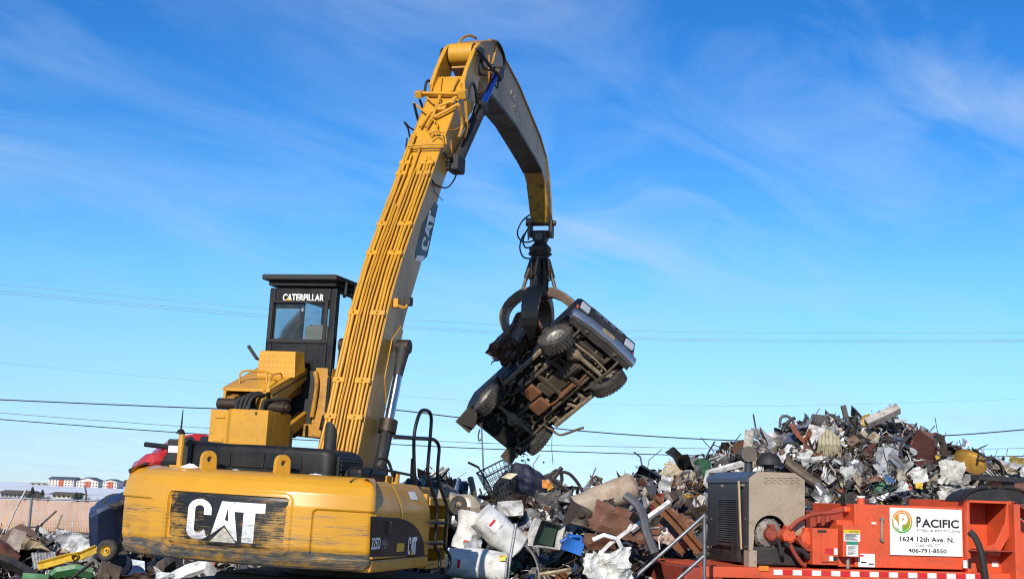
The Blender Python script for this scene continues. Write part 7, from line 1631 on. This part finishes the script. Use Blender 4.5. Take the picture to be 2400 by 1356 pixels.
# --- low heap before the fence
H('rusty_cabinet','rusty brown open cabinet tipped over','cabinet',LEFT,42,1285,crate(.55,.5,.42,21,.04,True),(.135,.085,.06,.05),(.5,-.55,.7),Y=20.6)
H('rusty_plate','flat brown plate standing on edge beside the tipped cabinet','metal plate',LEFT,30,1268,poly_plate([(-22,30),(-4,-30),(30,-22),(14,40)],.04),(.14,.10,.085,.05),(-.2,0,.1),Y=20.3)
H('insulation_slab','torn tan insulation slab on the tipped cabinet','insulation',LEFT,95,1272,rag(72,34,14,9,3,.7,.06,91),(.30,.235,.15,0),(.5,.35,0),Y=20.4)
H('grey_sheet','large pale grey folded sheet lying before the tan fence','metal sheet',LEFT,170,1268,rag(86,48,16,10,3,.8,.05,93),(.50,.51,.53,.05),(.5,.15,0),Y=21.5)
H('white_sheet','bright white flat sheet above the yellow mower arm','metal sheet',LEFT,205,1288,poly_plate([(-26,8),(-20,-8),(24,-9),(20,8)],.02),(.74,.74,.73,0),(-.5,0,0),Y=20.0)
H('corrugated_tray','white ribbed crumpled tray beside the mower arm','metal tray',LEFT,108,1312,lambda k: MB().grid(lambda u,v: Vector(((u-.5)*56*k, .02*math.sin(u*50)-.12*v, (v-.5)*36*k*(1-.3*u)+.02*mnoise.noise(Vector((u*5,v*5,3))))), 40, 8),(.52,.53,.54,0),(-.2,-.15,0),Y=19.4)
M_jd = MAT('chipped_yellow', (.56,.36,.03), .45, 0, .1, (.10,.05,.025), .7, 6, .6, (.12,.05,.02)); M_jg = MAT('mower_green', (.03,.16,.05), .4, 0, .15, (.06,.04,.03), .6, 4, .4, (.05,.03,.02), .2)
H('mower_strut','bent yellow mower frame arm with rust spots','mower arm',LEFT,160,1308,lambda k: MB().add(*sweep([(-.06,-.012),(.06,-.012),(.06,.05),(.045,.05),(.045,.0),(-.06,.0)],[Vector((x*k,d,-y*k)) for x,y,d in ((-62,20,-.1),(-30,10,-.05),(0,0,0),(30,-6,0),(62,-22,.05))])).lathe([(0,-.05),(.05,-.045),(.055,0),(.04,.03)], Matrix.Translation((18*k,-.06,5*k)) @ Matrix.Rotation(math.pi/2,4,'X'), 14),None,mat=M_jd,Y=19.2)
e = empty('loose_wheel_unit', P(253,1289,19.0)); e.rotation_euler = (0,0,math.radians(-12)); tag(e,'small tyre with bright yellow rim on the mower arm','wheel')
MX = Matrix.Rotation(math.pi/2,4,'X')
MB().lathe([(.075,.07),(.10,.085),(.135,.08),(.155,.05),(.16,0),(.155,-.05),(.135,-.08),(.10,-.085),(.075,-.07)], MX, 32).build('tyre', M_tyre, e, smooth=50)
MB().lathe([(0,.01),(.018,.01),(.018,.045),(.03,.045),(.035,.015),(.055,.02),(.07,.06),(.082,.075),(.082,.06),(.075,-.06),(0,-.02)], MX, 28).build('rim', M_jd, e, smooth=40)
H('mower_deck','green mower deck with folded black slots','mower deck',LEFT,135,1342,lambda k: MB().add(*sweep([(-.05,-.10),(.06,-.10),(.06,.02),(.0,.06),(-.05,.02)],[Vector((x*k,d,-y*k)) for x,y,d in ((-70,10,0),(-20,12,-.05),(0,-6,-.05),(40,-14,0),(78,-6,.05))])).box(-.3,-.1,-.08,.1,-.16,-.05),None,mat=M_jg,Y=18.6)
H('green_cover','green rounded engine cover at the foot of the low heap','cover',LEFT,85,1352,crate(.34,.25,.12,25,.03,False),None,(0,.1,.2),mat=M_jg,Y=18.3)
H('black_rail','black diagonal bar across the green mower deck','bar',LEFT,190,1338,beam_px([(-28,22),(26,-22)],'box',.03),'black',Y=18.3)
H('navy_dish','dark navy round dish standing under the counterweight corner','dish',LEFT,284,1326,lambda k: MB().lathe([(0,.0),(.12,-.01),(.165,-.03),(.17,-.03),(.165,-.02),(.12,.0),(0,.012)], Matrix.Rotation(math.pi/2,4,'X'), 30),(.03,.045,.085,.1),(.2,0,.5),Y=19.2,smooth=40)
H('pale_blue_sheet','pale blue panel leaning behind the navy dish','panel',LEFT,312,1330,poly_plate([(-18,18),(-8,-20),(24,-16),(30,20)],.02),(.50,.58,.68,0),(-.2,0,.1),Y=19.8)
H('white_fridge','white appliance corner with thick rounded lip','appliance',LEFT,452,1345,lambda k: MB().add(*sweep([(-.10,-.03),(.10,-.03),(.12,0),(.10,.05),(-.10,.05)],[Vector((x*k,d,-y*k)) for x,y,d in ((-52,16,0),(-6,-8,-.05),(30,-20,-.05),(48,2,0),(52,30,.05))])),(.74,.74,.73,0),Y=18.9)
H('maroon_tarp','dark maroon creased cover under the counterweight','cover',LEFT,325,1350,rag(100,34,16,8,3,.6,.04,97),(.07,.04,.036,0),(.6,0,0),Y=18.6)
H('white_chunk','pale crumpled sheet beside the white appliance corner','metal sheet',LEFT,385,1348,rag(52,30,10,7,3,.9,.04,99),(.58,.62,.66,0),(.5,.1,0),Y=18.4)
H('grey_motor','greasy grey gearbox casting under the counterweight','casting',LEFT,255,1346,lambda k: MB().add(*dented_box(.26,.2,.2,random.Random(8),.05,False,5)).cyl((-.03,-.15,.0),(-.03,-.09,.0),.045,n=10),(.16,.12,.09,.3),(.1,.2,.3),Y=18.5)
H('copper_drum','dented copper brown drum at the edge of the low heap','drum',LEFT,6,1300,tank(.16,.4,15,.12),(.20,.085,.06,.3),(0,.6,.6),Y=20.0,smooth=40)
H('dark_trough','black steel trough with a grey pipe end','trough',LEFT,28,1338,lambda k: MB().add(*sweep(prof('channel',.1,.01),[Vector((-.3,0,.09)),Vector((0,0,0)),Vector((.3,-.05,-.14))])).cyl((-.2,-.16,.04),(-.2,-.05,.04),.06,n=14),'black',Y=18.7)
# ---------------------------------------------------------------- crushed cars stacked behind the excavator
def crushed_car(label, paint, M_, crush, seed, glass=True, ends=True):
    e = empty('crushed_car', M_); tag(e, label, 'car'); r = random.Random(seed); sd = r.uniform(0,50)
    mp = MAT('car_paint_%d' % seed, paint, .32, 0, .15, (.09,.07,.05), .4, 2.5, .3, (.08,.04,.02), .5, .05)
    sec = [(-2.05,.30,.52,.62,.55),(-1.9,.22,.78,.78,.68),(-1.2,.2,.86,.84,.74),(-.9,.2,.90,.86,.76),(.8,.2,.90,.86,.76),(1.0,.2,.86,.84,.74),(1.75,.22,.74,.80,.68),(2.05,.28,.50,.64,.56)]
    def dn(p, a=.10): return p + Vector((mnoise.noise(p*1.6+Vector((sd,0,0))), mnoise.noise(p*1.6+Vector((0,sd,0))), mnoise.noise(p*1.9+Vector((0,0,sd))) - .5*abs(mnoise.noise(p*3+Vector((sd,sd,0))))))*a*(1+crush)
    mb = MB(); rings = []
    for i in range(29):
        x = -2.05+4.1*i/28; j = 0
        while j < len(sec)-2 and sec[j+1][0] < x: j += 1
        t = (x-sec[j][0])/(sec[j+1][0]-sec[j][0]); q = [a+(b-a)*t for a, b in zip(sec[j], sec[j+1])]
        pr = [(-q[3]*.9,q[1]),(-q[3],q[1]+.15),(-q[3],(q[1]+q[2])/2),(-q[3]*.97,q[2]-.10),(-q[4],q[2]),(-q[4]*.5,q[2]+.03),(q[4]*.5,q[2]+.03),(q[4],q[2]),(q[3]*.97,q[2]-.10),(q[3],(q[1]+q[2])/2),(q[3],q[1]+.15),(q[3]*.9,q[1])]
        rings.append([dn(Vector((x,y,z*(1-.3*crush)))) for y, z in pr])
    mb.loft(rings); mb.build('body', mp, e, smooth=28)
    mb = MB(); rf = []
    for i in range(13):
        x = -1.3+2.1*i/12; t = abs(i-6)/6; h = (.45*(1-t**3)+.03)*(1-crush*.75)
        rf.append([dn(Vector((x,y,.88*(1-.3*crush)+z)),.12) for y, z in ((-.74,0),(-.66,h*.6),(-.56,h),(0,h*1.06-.25*crush*h),(.56,h),(.66,h*.6),(.74,0))])
    mb.loft(rf); mb.build('roof', mp, e, smooth=28)
    mg = M_bdark if glass else mp
    for s in (-1,1):
        for x0, x1 in ((-1.05,-.25),(-.18,.62)):
            z0_, z1_ = .92*(1-.3*crush), .92*(1-.3*crush)+.32*(1-crush*.75)
            MB().add([dn(Vector((x0,s*.765,z0_)),.1),dn(Vector((x1,s*.765,z0_)),.1),dn(Vector((x1-.08,s*.70,z1_)),.1),dn(Vector((x0+.1,s*.70,z1_)),.1)],[(0,1,2,3)]).build('side_window', mg, e)
        for x in (-1.3,1.3):
            MB().lathe([(.12,.0),(.30,.01),(.33,.06),(.33,.16),(.12,.16)], Matrix.Translation((x,s*.70,.28)) @ Matrix.Rotation(-s*math.pi/2,4,'X'), 18).build('wheel', M_tyre, e, smooth=40)
        if ends: MB().box(2.0,2.08,s*.48-.13,s*.48+.13,.48,.60,None).build('headlight', M_lens, e, bevel=.02)
    if ends: MB().box(2.03,2.14,-.66,.66,.26,.40).build('bumper', M_blkm, e, bevel=.03); MB().box(-2.14,-2.03,-.66,.66,.28,.42).build('bumper', M_blkm, e, bevel=.03)
    mb = MB(); mb.tube([dn(Vector((-1.0,0,.4))),dn(Vector((1.0,0,.4)))], .06, 5)
    return e
def cm(px, py, Y, yaw, pitch, roll, s=1.0): return Matrix.Translation(P(px,py,Y)) @ Euler((roll,pitch,yaw),'XYZ').to_matrix().to_4x4() @ Matrix.Translation((0,0,-.5)) @ Matrix.Scale(s,4)
crushed_car('dark blue crushed car lying on its side behind the counterweight corner',(.022,.042,.105),cm(352,1182,21.5,math.radians(42),math.radians(-18),math.radians(-66),.60),.85,101,True,False)
crushed_car('bright red crushed car on top of the stack behind the engine hood',(.50,.022,.022),cm(455,1036,21.8,math.radians(40),math.radians(-8),math.radians(-10),.5),.3,102)
crushed_car('dark green crushed car with shattered glass under the raised cab',(.04,.06,.06),cm(700,1070,22.5,math.radians(-10),math.radians(3),math.radians(-14),.55),.8,103)
crushed_car('black crushed car flattened beneath the red car',(.03,.032,.036),cm(545,1110,22.2,math.radians(5),0,0,.8),.7,104)
crushed_car('dusty beige crushed car piled behind the access ladder',(.30,.25,.19),cm(1032,1128,20.2,math.radians(-25),math.radians(4),math.radians(-10),.44),.45,105)
crushed_car('grey crushed car flattened beneath the beige car',(.22,.22,.22),cm(1040,1168,20.3,math.radians(-15),math.radians(-3),0,.44),.7,106)
crushed_car('dark blue crushed car roof behind the deck rail',(.05,.09,.17),cm(965,1125,21.8,math.radians(10),math.radians(2),math.radians(5),.40),.6,107)
H('blue_strip','pale blue upright strip of trim against the beige crushed car','trim',MID,1070,1145,beam_px([(-6,32),(0,0),(6,-24)],'strip',.035,.012,[0,0,.05]),(.20,.32,.50,.1),Y=20.5)
H('bent_post','dark brown bent post at the end of the beige crushed car','post',MID,1108,1165,beam_px([(-8,-46),(2,-10),(6,50)],'box',.07,dy=[.1,0,0]),(.15,.12,.09,.1),Y=20.8)
sn = [(445,1088,-2.62,.14,.06,.05,3),(552,1101,-2.55,.10,.05,.02,5),(738,1107,-2.5,.12,.06,.025,8)]
for i, (px, py, y, rx, ry, h, sd) in enumerate(sn):
    p = ML(px, py, 1, y); q = MACH @ Vector((p.x, y, 2.2)); o = snow_patch(q.x, q.y, q.z-.005, rx, ry, h, sd)
    tag(o, ('small heap of snow beside the antenna post','thin smear of snow between the lifting lugs','thin flat patch of snow beside the hood grille')[i], 'snow')

# loose cables, straps and rods strewn over the heaps
rc_ = random.Random(404)
CAB = [('mid',1265,1215,'drooping below the navy seat'),('mid',1300,1205,'beside the engine block'),('mid',1320,1245,'above the bright blue casing'),('mid',1225,1285,'beside the leaning water heater'),('mid',1260,1285,'over the white carton'),('mid',1330,1310,'below the bright blue casing'),('mid',1500,1300,'beside the big white appliance shell'),('mid',1545,1270,'under the small white wheel'),('mid',1600,1165,'above the rust orange girder'),('mid',1560,1180,'beside the dark red sheet'),('mid',1180,1345,'at the foot of the flat water heater'),('mid',1480,1175,'beside the beige tank'),
       ('right',1955,1095,'under the ribbed floor pan'),('right',2020,1060,'beside the rusty block'),('right',2060,1110,'below the pale grey cabinet'),('right',2120,1090,'beside the clean white sheet'),('right',1990,1120,'above the orange filler neck'),('right',2190,1130,'beside the long white panel'),('right',1840,1120,'beside the charred log'),('right',1715,1080,'beside the white knee tube'),('left',60,1310,'on the tipped cabinet'),('left',210,1320,'over the mower arm'),('left',15,1325,'beside the copper drum')]
for hk, px, py, wh in CAB:
    pile = HEAP[hk][0]; Y = surf(pile, px, py)-.28; kk = Y/FPX; L = rc_.uniform(30,62); n = 7; a = rc_.uniform(-.9,.9); pts = []; x = -L/2; y = 0
    for i in range(n): pts.append(Vector(((-L/2+L*i/(n-1))*kk*math.cos(a)+rc_.gauss(0,4)*kk, rc_.gauss(0,.05), (-L/2+L*i/(n-1))*kk*math.sin(a)-10*kk*math.sin(math.pi*i/(n-1))+rc_.gauss(0,5)*kk)))
    col = rc_.choice(('black','black','dark brown','pale grey','rusty brown','dark grey')); o = MB().tube(smooth_path(pts,5), rc_.uniform(.008,.018), 6).build('loose_cable', M_so, None, smooth=60); o.location = P(px,py,Y); o.color = PAL[col]
    tag(o, f'loose {col} cable {wh}', 'cable', 'loose cables on the heaps')
